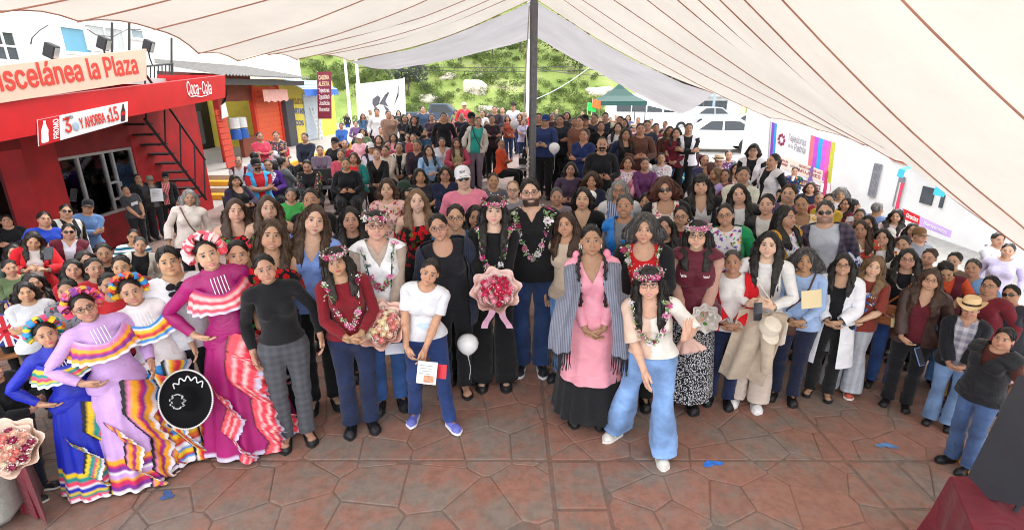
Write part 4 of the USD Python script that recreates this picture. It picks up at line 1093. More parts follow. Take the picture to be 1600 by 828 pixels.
p = on_z(1128, 240); vehicle('white_car', (p[0], 25, 0), 168, carp, carg, 1.75, [(-1.3, .33), (1.3, .33)], 'white parked saloon car with dark wheel nearest the crowd at right', 'car', tumble=.22)
p = on_z(1165, 226); vehicle('white_car', (p[0] + 1.2, 30, 0), 150, carp, carg, 1.75, [(-1.3, .33), (1.3, .33)], 'white parked car behind the nearer white saloon, by the pale pole', 'car', tumble=.22)
p = on_z(1140, 205); vehicle('grey_car', (p[0], 40, 0), 10, carp, carg, 1.75, [(-1.3, .33), (1.3, .33)], 'silver car parked under the dark trees farthest back', 'car', flat((.45, .47, .5), .3), tumble=.22)
p = on_z(707, 186); vehicle('dark_pickup', (p[0], 40, 0), 0, [(-2.4, .4), (2.4, .4), (2.45, .9), (1.5, 1.05), (.9, 1.65), (-.3, 1.68), (-.5, 1.05), (-2.4, 1.05)], [[(-.25, 1.08), (-.2, 1.6), (.8, 1.58), (1.3, 1.08)]], 1.8, [(-1.5, .36), (1.5, .36)], 'dark blue pickup at the hill foot left of the mast', 'car', flat((.04, .06, .1), .3))

# green pop-up canopy
p = on_z(921, 196); gc = thing('green_canopy', (p[0], 31, 0), label='dark green pop up canopy with peaked roof before the van', cat='canopy')
M_GC = flat(srgb('#1d4a44'), .7, var=.1); w = 1.25
for sx in (-1, 1):
    for sy in (-1, 1): obj('leg', rod((sx * w, sy * w, 0), (sx * w, sy * w, 2.0), .03, .03, 6), M_STEEL, gc)
ring = lambda r, z: [(-r, -r, z), (r, -r, z), (r, r, z), (-r, r, z), (-r, -r, z)]
obj('roof', sheet(np.array([ring(w + .05, 1.85), ring(w + .05, 2.08), ring(.75, 2.35), ring(.3, 2.7), ring(.03, 2.98)])), M_GC, gc, False)
for (u, v, c, lab, nm) in ((925, 168, '#1fd04f', 'bright green flag held above the crowd beside the canopy', 'green'), (932, 163, '#f0702a', 'orange flag held above the crowd beside the canopy', 'orange')):
    c0 = on_y(u, v, 27); t = thing('flag', c0, label=lab, cat='flag'); obj('cloth', sheet(np.array([[(x * .4, .05 * math.sin(x * 5), z * .4 - x * .1) for x in np.linspace(-.5, .5, 7)] for z in (.5, 0, -.5)])), flat(srgb(c), .6), t); obj('stick', rod((-.2, .02, .25), (-.22, .02, -.9), .012), M_WHITE, t)

# blanket stall and red table behind the aisle
bl = thing('blanket_rack', on_z(810, 226) * [1, 1, 0], label='rack of folded striped brown blankets left of the mast at the back', cat='rack')
for k in range(6): obj('blanket', box((-.55 + .04 * (k % 2), -.3, .55 + k * .17), (.5 - .03 * (k % 3), .3, .71 + k * .17), .05), cloth(['#7a4a3a', '#a0705a', '#5a2a30', '#8a5a48', '#c0a48c', '#6a3a38'][k], 'stripes', ['#d8c0a8', '#5a3028', '#b89078', '#3a2020', '#7a4a3a', '#c8a890'][k], 2.0), bl, 40)
obj('table', cat_(box((-.7, -.4, .48), (.7, .4, .53)), *[box((x - .03, y - .03, 0), (x + .03, y + .03, .48)) for x in (-.62, .62) for y in (-.34, .34)]), M_STEEL, bl)
rt = thing('red_table', on_z(822, 215) * [1, 1, 0] + [.55, 0, 0], label='small table with bright red cloth beside the blanket rack', cat='table')
obj('cloth', box((-.5, -.4, .25), (.5, .4, 1.15), .03), flat(srgb('#c82434'), .8), rt); obj('goods', cat_(*[ball((-.3 + .2 * k, 0, 1.2), (.08, .08, .08), 1) for k in range(4)]), flat(srgb('#e07848'), .6), rt)

# ---------------------------------------------------------------- right side of the street
RXW = 8.4
rh = thing('white_street_house', label='white house with barred doors and turquoise awnings along the right street', cat='building')
obj('wall', box((RXW, 3.0, -.6), (RXW + 4, 19.5, 2.35)), M_WALLW, rh); obj('roof_edge', prism([on_x(1390, 246, RXW - .05), on_x(1390, 249, RXW - .05), on_x(1472, 275, RXW - .05), on_x(1472, 271.5, RXW - .05)], .05, (-1, 0, 0)), flat(srgb('#c0563f'), .7), rh)
M_GRILL = flat((.2, .2, .22), .5)
for i, (u0, v0, u1, v1) in enumerate(((1359, 305, 1380, 258), (1398, 322, 1416, 278))):
    a, b = on_x(u0, v0, RXW), on_x(u1, v1, RXW); lo, hi = min(a[1], b[1]), max(a[1], b[1]); z0, z1 = min(a[2], b[2]), max(a[2], b[2])
    d = obj('door', box((RXW - .02, lo, z0), (RXW + .05, hi, z1)), flat((.5, .5, .5), .4), rh)
    obj('bars', cat_(*[box((RXW - .05, lo + (hi - lo) * k / 5 - .015, z0), (RXW - .024, lo + (hi - lo) * k / 5 + .015, z1)) for k in range(6)], *[box((RXW - .049, lo, z0 + (z1 - z0) * k / 4 - .015), (RXW - .025, hi, z0 + (z1 - z0) * k / 4 + .015)) for k in range(5)]), M_GRILL, d)
for i, (u0, v0, u1, v1) in enumerate(((1438, 316, 1463, 295), (1468, 324, 1478, 305))):
    a, b = on_x(u0, v0, RXW), on_x(u1, v1, RXW); obj('window', box((RXW - .03, min(a[1], b[1]), min(a[2], b[2])), (RXW + .05, max(a[1], b[1]), max(a[2], b[2]))), M_DKPANE, rh)
M_TURQ = flat(srgb('#3fb6d2'), .6, var=.06)
for i, (u0, v0, u1, v1) in enumerate(((1402, 276, 1416, 262), (1459, 304, 1483, 284))):
    a, b = on_x(u0, v0, RXW - .5), on_x(u1, v1, RXW - .5); lo, hi, z0, z1 = min(a[1], b[1]), max(a[1], b[1]), min(a[2], b[2]), max(a[2], b[2])
    obj('awning', sheet(np.array([[(RXW - .01, y, z1 + .1) for y in np.linspace(lo, hi, 6)], [(RXW - .5, y, z1 - .05) for y in np.linspace(lo, hi, 6)], [(RXW - .52, y + .0, z0) for y in np.linspace(lo, hi, 6)]])), M_TURQ, rh)
obj('gate', cat_(*[rod(on_x(1538 + k * 5, 410 + k * 3, RXW - .3), on_x(1541 + k * 5, 382 + k * 3, RXW - .3), .02) for k in range(4)]), M_GRILL, rh)
fh = thing('far_white_house', label='low white house with dark roof between the banner and the street house', cat='building')
p = on_y(1330, 262, 27); obj('wall', box((p[0] - 3, 27, -.4), (p[0] + 9, 33, 2.6)), M_WALLW, fh); obj('roof', box((p[0] - 3.3, 26.6, 2.6), (p[0] + 9.3, 33.4, 2.8)), flat((.3, .32, .35), .7), fh)
window(fh, on_y(1333, 282, 26.99), on_y(1352, 246, 26.99), (1, 0, 0), (0, -1, 0), M_GRILL, M_DKPANE, (1, 1)); window(fh, on_y(1312, 212, 26.99) * [1, 1, 1], on_y(1350, 205, 26.99) + [0, 0, .12], (1, 0, 0), (0, -1, 0), M_GRILL, M_SKYPANE, (2, 0))
tree('street_tree', on_y(1318, 285, 21) * [1, 1, 0], 1.9, .7, M_LEAF[1], 'small green bush beside the wall right of the weavers banner', 61, 500, size=.09)
fh2 = thing('street_shelter', label='grey roofed shelter among the trees above the white cars', cat='building')
p = on_y(1105, 190, 44); obj('roof', box((p[0] - 3, 43, 2.1), (p[0] + 3, 45, 2.3)), flat((.5, .52, .55), .6), fh2); obj('wall', box((p[0] - 2.7, 43.4, 0), (p[0] + 2.7, 44.8, 2.1)), M_WALLW, fh2)
window(fh2, (p[0] - 1.6, 43.39, .9), (p[0] + 1.2, 43.39, 1.8), (1, 0, 0), (0, -1, 0), M_GRILL, M_DKPANE, (2, 0))

# the weavers banner
tb, Bq = board('weavers_banner', [on_y(1200, 283, 14.2), on_y(1294, 318, 13.4), on_y(1306, 224, 13.4), on_y(1206, 191, 14.2)], (0, -1, 0), flat((.72, .71, .72), .55, var=.02), 'large white weavers banner with coloured cloth stripes at right of the crowd', 'banner')
def strip(s0, s1, u0, u1, c, o=.004): obj('stripe_print', prism([Bq(s0, u0, o), Bq(s1, u0, o), Bq(s1, u1, o), Bq(s0, u1, o)], .002, (0, -1, 0)), flat(srgb(c), .6), tb)
strip(-.0, .045, 0, 1, '#7a3aa8'); strip(.045, .085, 0, 1, '#2a8ac0')
for k, c in enumerate(('#e86a78', '#b04ac0', '#2a9ad0', '#c85ac8', '#e060a8', '#b8b83a')): strip(.62 + k * .063, .683 + k * .063, .34 + .0 * k, 1, c)
strip(.1, .86, .30, .50, '#e8cdbc', .008); strip(.50, .9, .12, .24, '#7a1f2c', .01)
M_MAR = flat(srgb('#8a2a48'), .6); M_GRT = flat((.28, .26, .27), .6)
obj('lettering', fit_text('Tejedoras', Bq(.27, .80, .006), Bq(.56, .80, .006), .16, bold=True), M_GRT, tb); obj('lettering', fit_text('de la', Bq(.28, .69, .006), Bq(.36, .69, .006), .09), M_GRT, tb); obj('lettering', fit_text('Patria', Bq(.38, .67, .006), Bq(.56, .67, .006), .16, bold=True), M_GRT, tb)
for k in range(8):
    a = k * math.pi / 4; c = Bq(.18 + .045 * math.cos(a), .77 + .075 * math.sin(a), .006); obj('emblem_petal', ball(c, (.045, .004, .045), 1), M_MAR, tb)
for k, (t, s0, s1, u, h, m) in enumerate((('Gobierno de', .13, .30, .42, .06, M_MAR), ('Bienestar', .13, .30, .36, .07, M_MAR), ('SECRETARÍA DE LAS', .48, .83, .43, .055, M_MAR), ('MUJERES', .48, .83, .35, .075, M_MAR), ('MUNICIPIO', .34, .45, .38, .05, M_GRT), ('MUJERES Y JUSTICIA', .53, .88, .155, .09, flat((.8, .75, .72))))):
    obj('lettering', fit_text(t, Bq(s0, u, .012), Bq(s1, u, .012), h, bold=True), m, tb)
for s in (.0, 1.0): obj('post', rod(Bq(s, -.45, -.06), Bq(s, 1.02, -.06), .025), M_ALU, tb)
def fig(s, c): obj('figure_print', cat_(ball(Bq(s, .46, .012), (.07, .006, .1), 2), ball(Bq(s, .2, .012), (.13, .006, .3), 2)), flat(srgb(c), .6), tb)
fig(.70, '#7a5a9a'); fig(.93, '#c03a68')
sb, Bq = board('street_banner', [on_y(1411, 342, 9.0), on_y(1485, 372, 8.7), on_y(1487, 361, 8.7), on_y(1412, 326, 9.0)], (0, -1, 0), flat(srgb('#b79ad0'), .6), 'slanting red and lilac street banner before the white house', 'banner')
obj('red_field', prism([Bq(0, 0, .004), Bq(.34, 0, .004), Bq(.34, 1, .004), Bq(0, 1, .004)], .002, (0, -1, 0)), M_REDF, sb); obj('lettering', fit_text('Gracias', Bq(.05, .3, .008), Bq(.3, .3, .008), .07, bold=True), M_WHITE, sb); obj('lettering', fit_text('Bienvenidas', Bq(.42, .3, .008), Bq(.9, .3, .008), .06), M_WHITE, sb)
for (u, y, lab) in ((1391, 9.2, 'tall red feather flag on a pole in front of the barred door'),):
    c = on_y(u, 350, y); t = thing('feather_flag', c, label=lab, cat='flag'); obj('pole', rod((0, 0, -.9), (0, 0, .75), .012), M_ALU, t); obj('cloth', sheet(np.array([[(0, .0, z), (.09 + .02 * math.sin(z * 9), .01, z)] for z in np.linspace(-.5, .74, 10)])), flat(srgb('#c03050'), .6), t)

# ---------------------------------------------------------------- near furniture
M_CLOTHM = cloth('#6e0f22')


def draped_table(name, quad, h, label):
    """A table under a cloth that falls in folds to the ground; quad: plan corners, counter-clockwise."""
    t = thing(name, label=label, cat='table'); q = np.array(quad, float); n = 40; P = []
    for i in range(4):
        a, b = q[i], q[(i + 1) % 4]
        for k in np.linspace(0, 1, n // 4, endpoint=False): P.append(a + (b - a) * k)
    P = np.array(P + [P[0]]); c = q.mean(0); d = P - c; d /= np.linalg.norm(d, axis=1, keepdims=True); i = np.arange(len(P))
    w = np.where(i % 10 == 0, .09, .03 * np.sin(i * 1.9) + .02); w[-1] = w[0]
    rows = [np.column_stack([c + (P - c) * .02, np.full(len(P), h)]), np.column_stack([c + (P - c) * .97, np.full(len(P), h)]), np.column_stack([P, np.full(len(P), h - .012)]), np.column_stack([P + d * w[:, None] * .4, np.full(len(P), h * .5)]), np.column_stack([P + d * w[:, None], np.full(len(P), .02)])]
    obj('cloth', sheet(np.array(rows)), M_CLOTHM, t, 40)
    return t


a, b = on_z(1560, 745, .62), on_z(1440, 775, .62)
draped_table('covered_table', [on_z(1528, 850, .60)[:2], on_z(1750, 900, .60)[:2], on_z(1720, 745, .60)[:2], on_z(1484, 742, .60)[:2]], .60, 'table under a maroon cloth in the right front corner of the photo')
draped_table('covered_table', [on_z(-20, 700, .5)[:2], on_z(36, 720, .5)[:2], on_z(22, 596, .62)[:2], on_z(-60, 590, .62)[:2]], .55, 'table under a maroon cloth behind the blue dress at the left edge')
ea = thing('display_screen', label='dark flat screen on a black easel standing on the right maroon table', cat='screen')
s0, s1, s2, s3 = on_y(1508, 772, 2.55), on_y(1600, 590, 2.62), on_y(1700, 560, 2.2), on_y(1640, 800, 2.1)
nrm = np.cross(s1 - s0, s3 - s0); nrm /= np.linalg.norm(nrm); nrm = nrm * np.sign(-nrm[1])
obj('panel', prism([s0, s3, s3 + (s1 - s0), s1], .035, nrm), flat((.035, .037, .045), .35, var=.1), ea)
ax_, up_ = (s3 - s0), (s1 - s0)
e = lambda s, t, o=.02: s0 + ax_ * s + up_ * t + nrm * o
obj('easel', cat_(rod(e(.18, .0, .03), e(.75, .9, .05), .012), rod(e(.55, -.12, .05), e(.62, .8, .05), .012), rod(e(.1, .02, .03), e(.3, -.14, .09), .016), rod(e(.2, .45, .03), e(.9, .5, .05), .009)), M_BLACK, ea)
for k in range(5): obj('clamp_knob', ball(e(.2 + .13 * k, .05 + .18 * k, .045), .016, 1), M_BLACK, ea)
obj('cable', tube([e(.62, .55, .05), e(.66, .3, .08), e(.63, .05, .09), e(.66, -.2, .09)], .006, 5), M_BLACK, ea)
for i, (u0, v0, u1, v1, h, lab) in enumerate(((1500, 735, 1548, 690, .26, 'yellow concrete block planter right of the man in the black vest'), (1497, 640, 1525, 560, .5, 'yellow concrete bollard block behind the man in the straw hat'))):
    c = on_z(1548, 735) if i == 0 else on_z(1512, 622); t = thing('yellow_block', (c[0], c[1], 0), 0 if i else -20, lab, 'block')
    m = box((-.17, -.14, 0), (.17, .14, h), .03); V = np.array(m.vertices); V[:, :2] *= (1 - .22 * V[:, 2:] / h); obj('block', (V, m.faces), M_YEL, t, 30); obj('plinth', box((-.2, -.17, 0), (.2, .17, .05), .01), M_YEL, t)
def folding_chair(at, rz, label, s=1., group=None):
    t = thing('folding_chair', at, rz, label, 'chair', group)
    obj('seat', box(np.array((-.2, -.2, .43)) * s, np.array((.2, .2, .455)) * s, .01), M_BLACK, t); obj('backrest', box(np.array((-.2, .19, .62)) * s, np.array((.2, .215, .86)) * s, .01), M_BLACK, t)
    for x in (-.2, .2):
        obj('leg', rod(np.array((x, -.24, 0)) * s, np.array((x, .2, .86)) * s, .012), M_BLACK, t); obj('leg', rod(np.array((x * .95, .24, 0)) * s, np.array((x * .95, -.16, .44)) * s, .012), M_BLACK, t)
    return t
folding_chair(on_z(1508, 668) * [1, 1, 0] + [.12, .1, 0], 30, 'black folding chair half hidden behind the man in the black vest', .75)
bench = thing('wooden_bench', on_z(42, 600) * [1, 1, 0], 35, 'worn wooden bench at the left edge behind the blue dancing dress', 'bench')
for k in range(3): obj('slat', box((-.5, -.16 + k * .11, .36), (.5, -.06 + k * .11, .39), .004), flat(srgb('#8a5a34'), .6, var=.2, scale=8), bench)
for x in (-.42, .42): obj('leg', box((x - .03, -.15, 0), (x + .03, .15, .36)), flat(srgb('#6a4428'), .7), bench)

# ---------------------------------------------------------------- shaping the rest pose
def fatten(P, fat, face=None):
    """Fuller or slimmer trunk, arms and thighs."""
    P = P.copy(); x, y, z = P.T; ax = np.abs(x)
    arm = sstep(.13, .22, ax) * (z > 1.2)
    w = sstep(.25, .9, z) * (1 - sstep(1.3, 1.46, z)) * (1 - arm)
    legz = 1 - sstep(.78, .92, z)
    cx = np.sign(x) * HIPX * legz
    P[:, 0] = cx + (x - cx) * (1 + fat * .75 * w) + fat * .05 * np.sign(x) * legz * sstep(.2, .8, z) * w
    P[:, 1] = .01 + (y - .01) * (1 + fat * 1.05 * w * (1 + .35 * sstep(1.25, 1.0, z) * (y < 0)))
    k = 1 + fat * .6 * arm * (1 - sstep(WR - .06, WR + .04, ax))
    P[:, 1] = .012 + (P[:, 1] - .012) * np.where(arm > 0, k, 1); P[:, 2] = np.where(arm > 0, 1.385 + (z - 1.385) * k, z)
    hd = sstep(1.4, 1.5, z) * (1 - sstep(1.55, 1.63, z)) * (ax < .12)
    P[:, 0] *= 1 + .28 * fat * hd
    if face is not None:
        x, y, z = P.T; on = (z > 1.46) & (np.abs(x) < .13); lo = sstep(1.58, 1.49, z) * on
        P[:, 0] *= 1 + face[0] * lo; P[:, 2] = np.where(on, z + face[1] * (z - 1.58) * sstep(1.46, 1.52, z) * (z < 1.58), z)
        P[:, 1] -= face[2] * np.exp(-((x / .016) ** 2 + ((z - 1.552) / .018) ** 2)) * (y < -.07) * on; P[:, 1] -= face[3] * np.exp(-((x / .03) ** 2 + ((z - 1.49) / .018) ** 2)) * (y < -.03) * on
    return P


def front_y(prims, x, z, y0=-.2):
    y = np.full(np.shape(x), y0, float).ravel(); x, z = np.ravel(x), np.ravel(z)
    for _ in range(20): y = y + np.clip(sdf_pts(prims, np.stack([x, y, z], 1)), -.02, .05) * .85
    return y


FACES = {}
def face_parts(sex, lod):
    """Eyes with lashes, brows and lips on the template's face (rest pose): name -> (V, F, base colours or tag)."""
    if (sex, lod) in FACES: return FACES[sex, lod]
    prims = template(sex, lod)[3]; out = {}
    nu = (11, 9, 7)[lod]; nv = (7, 5, 3)[lod]
    ex = .031
    for sg, nm in ((1, 'eye'), (-1, 'eye_001')):
        u = np.linspace(-1, 1, nu); a = np.sqrt(np.clip(1 - u ** 2, 0, 1))
        up, dn = .0066 * a ** 1.1 + .0014 * u, -.0046 * a ** 1.3 + .0014 * u
        rows = [dn + (up - dn) * t for t in np.linspace(0, 1, nv)] + [up + .0032 * a + .0006]
        X = np.stack([ex + u * .0168] * len(rows)); Z = 1.5838 + np.stack(rows)
        Y = front_y(prims, X, Z).reshape(X.shape) - .0014
        r = np.hypot(X - ex + .0005, Z - 1.5842)
        C = np.where(r[..., None] < .0082, np.array([.018, .009, .005]), np.array([.42, .38, .36]))
        C[-1] = C[-2] = (.012, .008, .008); C[0] = C[0] * .35
        m = sheet(np.stack([X * sg, Y, Z], -1)); V, Fc = np.array(m.vertices), np.array(m.faces)
        out[nm] = (V, Fc, C.reshape(-1, 3))
        u = np.linspace(0, 1, nu); c = 1.6072 + .0032 * np.sin(u * 2.5) - .0062 * u; w = (.0036 if sex == 'm' else .0027) * (1 - u) ** .6 + .0008
        X = np.stack([.0135 + u * .041] * 3); Z = np.stack([c - w, c, c + w]); Y = front_y(prims, X, Z).reshape(X.shape) - np.array([.0012, .0025, .0012])[:, None]
        m = sheet(np.stack([X * sg, Y, Z], -1)); out['eyebrow' if sg > 0 else 'eyebrow_001'] = (np.array(m.vertices), np.array(m.faces), None)
    for smile in (0, 1):
        u = np.linspace(-1, 1, nu + 2); a = np.clip(1 - u ** 2, 0, 1)
        cz = 1.5125 + (.0045 if smile else -.0008) * u ** 2; wd = .0245 if smile else .0225
        up = .0062 * a ** .7 - .0016 * np.exp(-(u / .22) ** 2); lo = -.0085 * a ** .8
        op = (.0028 if smile else .0006) * a
        rows = [cz + lo, cz + lo * .5, cz - op, cz + op, cz + (up + op) * .6, cz + up + op]
        X = np.stack([u * wd] * 6); Z = np.stack(rows); Y = front_y(prims, X, Z).reshape(X.shape) - np.array([.001, .004, .0015, .0012, .003, .001])[:, None] * np.maximum(a, .3)
        C = np.ones((*X.shape, 3)); C[0] *= .85
        gap = sheet(np.stack([X[2:4], Y[2:4] + .0006, Z[2:4]], -1))
        m = cat_(sheet(np.stack([X[:3], Y[:3], Z[:3]], -1)), sheet(np.stack([X[3:], Y[3:], Z[3:]], -1)), gap)
        cc = np.vstack([C[:3].reshape(-1, 3), C[3:].reshape(-1, 3), np.tile([-1., 0, 0], (len(gap.vertices), 1))])
        out[f'lips{smile}'] = (np.array(m.vertices), np.array(m.faces), cc)
    FACES[sex, lod] = out
    return out


HAIRS = {}
def hair_rest(style, lod):
    """A head of hair grown as a distance field over the template's skull, with strands combed into it."""
    if (style, lod) in HAIRS: return HAIRS[style, lod]
    L = []
    def E(c, r, k=.02, sub=False): L.append(Prim(c, None, r, None, k, sub))
    def C(a, b, ra, rb=None, k=.025):
        for s in (1, -1): L.append(Prim((a[0] * s, *a[1:]), (b[0] * s, *b[1:]), ra, rb, k))
    def chain(pts, rad, k=.025):
        for i in range(len(pts) - 1): C(pts[i], pts[i + 1], rad[i], rad[i + 1], k)
    base, _, opt = style.partition(':')
    puff = {'short': .006, 'crop': .002, 'curly': .022, 'bob': .013, 'long': .009, 'wavy': .013, 'tied': .005, 'bun': .006, 'tail': .006, 'braids': .005, 'half': .01, 'bald': -.004}[base]
    E((0, .022, 1.61), (.074 + puff, .088 + puff, .094 + puff), .02)
    if base in ('bob', 'long', 'wavy', 'curly', 'half'):
        side = .0 if base != 'half' else .01
        chain([(.066, -.02, 1.635), (.079 + puff * .6, .004, 1.585), (.081 + puff, .012, 1.53), (.078 + puff, .02, 1.48)], [.022, .02, .022, .022])
        if base == 'curly':
            E((0, .03, 1.60), (.112, .115, .118), .03)
            for s in (1, -1): E((.08 * s, .02, 1.55), (.04, .06, .06), .03)
            E((0, .085, 1.54), (.085, .045, .08), .03)
        if base == 'bob':
            C((.05, .07, 1.57), (.055, .07, 1.48), .04, .04); C((.08, .02, 1.52), (.078, .018, 1.465), .026, .022)
    if base in ('long', 'wavy', 'half'):
        n = .0 if base != 'wavy' else .01
        C((.045, .075, 1.57), (.05, .095, 1.40), .04, .042, .03); C((.05, .095, 1.40), (.06, .118, 1.22), .042, .03 + n, .03)
        if opt != 'back':
            end = {'': 1.27, 'mid': 1.33, 'low': 1.16}.get(opt, 1.27)
            chain([(.082, .015, 1.5), (.092 + n, -.03, 1.43), (.093 + n, -.098, 1.36), (.088 + n, -.128, 1.28)] + ([(.08 + n, -.125, end)] if end < 1.27 else []), [.026, .026 + n, .021 + n, .012 + n] + ([.007] if end < 1.27 else []))
            chain([(.095, .02, 1.47), (.112 + n, -.02, 1.42), (.118 + n, -.085, 1.35), (.112 + n, -.118, end + .045)], [.02, .02 + n, .016 + n, .006], .012)
            chain([(.08, -.02, 1.47), (.07 + n, -.085, 1.40), (.066 + n, -.128, 1.33), (.064 + n, -.14, end - .02)], [.016, .018 + n, .014 + n, .005], .012)
    if base == 'bun':
        E((0, .085, 1.665), (.045, .042, .042), .012)
    if base == 'tail':
        L.append(Prim((0, .1, 1.63), (0, .135, 1.58), .03, .03, .02)); L.append(Prim((0, .135, 1.58), (0, .13, 1.40), .03, .02, .02)); L.append(Prim((0, .13, 1.4), (0, .13, 1.28), .02, .01, .02))
    if base == 'tied':
        E((0, .095, 1.58), (.035, .03, .04), .02)
    if base == 'braids':
        for s in (1, -1):
            pts = [(.07 * s, .04, 1.54), (.088 * s, .01, 1.47), (.10 * s, -.09, 1.41), (.098 * s, -.15, 1.33), (.095 * s, -.175, 1.22), (.09 * s, -.165, 1.12)]
            q = np.array(pts); t = np.linspace(0, len(pts) - 1, 17); Q = np.stack([np.interp(t, range(len(pts)), q[:, i]) for i in range(3)], 1)
            for i in range(17): E(Q[i] + np.array([.004 * s * (-1) ** i, 0, 0]), (.0155, .014, .016), .006)
        E((0, .08, 1.55), (.05, .03, .05), .02)
    # the face stays free
    fw = .064 if base in ('tied', 'bun', 'tail', 'braids', 'bald') else .056
    low = {'short': .0, 'crop': .0, 'bald': .0}.get(base)
    E((0, -.098, 1.555 if base != 'bald' else 1.60), (fw, .085, .112), .007, True)
    if low is not None or base in ('tied', 'bun', 'tail', 'braids'):
        E((0, -.055, 1.50), (.1, .085, .085), .015, True)
        if low is not None: E((0, .02, 1.43), (.14, .16, .10), .02, True)
    if opt == 'bangs':
        for i in range(-3, 4): L.append(Prim((i * .014, -.062, 1.672), (i * .0175, -.094, 1.612), .015, .007, .008))
    elif base in ('long', 'half', 'wavy', 'bob', 'curly'):
        s = 1 if len(style) % 2 else -1
        L.append(Prim((.012 * s, -.075, 1.683), (.012 * s, .03, 1.716), .0045, .003, .008, True))
    h = (.0098, .016, .025)[lod]
    allp = [p for p in L if not p.sub]
    lo, hi = np.min([p.lo for p in allp], 0) - .025, np.max([p.hi for p in allp], 0) + .025
    V, F = surface_nets(L, [steps((lo[i] - .0013, hi[i], h)) for i in range(3)])
    for _ in range(2): V = V - np.clip(sdf_pts(L, V), -.008, .008)[:, None] * sdf_grad(L, V)
    N = sdf_grad(L, V)
    ph = np.arctan2(V[:, 0], V[:, 1] - .01)
    amp = .007 if base in ('curly', 'wavy') else .0035
    q = np.stack([ph * 9, V[:, 2] * (30 if base in ('curly', 'wavy') else 6), V[:, 1] * 10], 1)
    V = V + N * (amp * (meshkit.noise(q, 3) * 2 - 1) * (.15 + .85 * sstep(-.06, .0, V[:, 1] + .4 * np.maximum(1.58 - V[:, 2], 0))))[:, None]
    if lod < 2 and base not in ('bald',):
        g = np.random.default_rng(7); n = (54, 20)[lod]; c = V[(V[:, 2] > 1.60) & ((V[:, 1] > -.06) | (V[:, 2] > 1.66))]; P = c[g.integers(len(c), size=n)] + g.normal(size=(n, 3)) * .004; path = [P]
        back = np.array([0, .1, 1.575]); m_ = 9 if base in ('short', 'crop') else 17; step = .011 if base in ('short', 'crop') else .024 if base in ('long', 'wavy', 'half') else .014
        for _ in range(m_):
            N_ = sdf_grad(L, P); d = np.array([0, .12, -1.]) + 0 * P if base in ('long', 'wavy', 'half', 'bob', 'curly', 'short', 'crop') else back - P
            d = d / np.linalg.norm(d, axis=1, keepdims=True); d = d - N_ * (d * N_).sum(1, keepdims=True) + np.array([0, 0, -.12]) * (base in ('long', 'wavy', 'half')); d += g.normal(size=d.shape) * (.28 if base in ('curly', 'wavy') else .07)
            Q = P + d / (np.linalg.norm(d, axis=1, keepdims=True) + 1e-6) * step; Q = Q - N_ * np.clip(sdf_pts(L, Q)[:, None] - .004, -.02, .006)
            stop = (((Q[:, 0] / (.066 if opt != 'bangs' else .058)) ** 2 + ((Q[:, 1] + .1) / .09) ** 2 + ((Q[:, 2] - 1.54) / .115) ** 2 < 1) | ((np.abs(Q[:, 0]) < .05) & (Q[:, 1] < -.04) & (Q[:, 2] < 1.66)))[:, None]; P = np.where(stop, P - np.array([0, -.001, 0]), Q); path.append(P)
        path = np.stack(path, 1); ms = [tube(q, np.r_[.002, np.full(m_ - 2, .006 if lod else .0042), .0035, .0012], 3) for q in path]; M_ = cat_((V, F), *ms); V, F = np.array(M_.vertices), np.array(M_.faces)
    HAIRS[style, lod] = (V, F, weights(V))
    return HAIRS[style, lod]


# ---------------------------------------------------------------- clothes
def oval(x, y, z, c, r):
    return (np.sqrt(((x - c[0]) / r[0]) ** 2 + ((y - c[1]) / r[1]) ** 2 + ((z - c[2]) / r[2]) ** 2) - 1) * min(r)


def neckline(kind, P):
    x, y, z = P.T; ax = np.abs(x)
    if kind == 'turtle': return np.where(ax < .14, 1.478 - z + y * .25, 1)
    s = oval(x, y, z, (0, .012, 1.45), (.074, .085, .05))
    s = np.minimum(s, np.where(ax < .11, 1.452 - z, 1))
    if kind == 'boat': s = oval(x, y, z, (0, .0, 1.455), (.125, .11, .055))
    if kind == 'scoop': s = np.minimum(s, oval(x, y, z, (0, -.07, 1.44), (.085, .12, .095)))
    if kind == 'off': s = np.where(ax < .30, np.minimum(1.345 - z + .012 * np.sin(x * 60), 1), 1)
    if kind == 'v': s = np.minimum(s, np.where(y < .01, (ax * 1.0 - (z - 1.27) * .47), 1))
    if kind == 'deepv': s = np.minimum(s, np.where(y < .01, (ax - (z - 1.19) * .36), 1))
    if kind == 'collar': s = np.minimum(s, np.where(y < .0, (ax - (z - 1.36) * .55), 1))
    return s


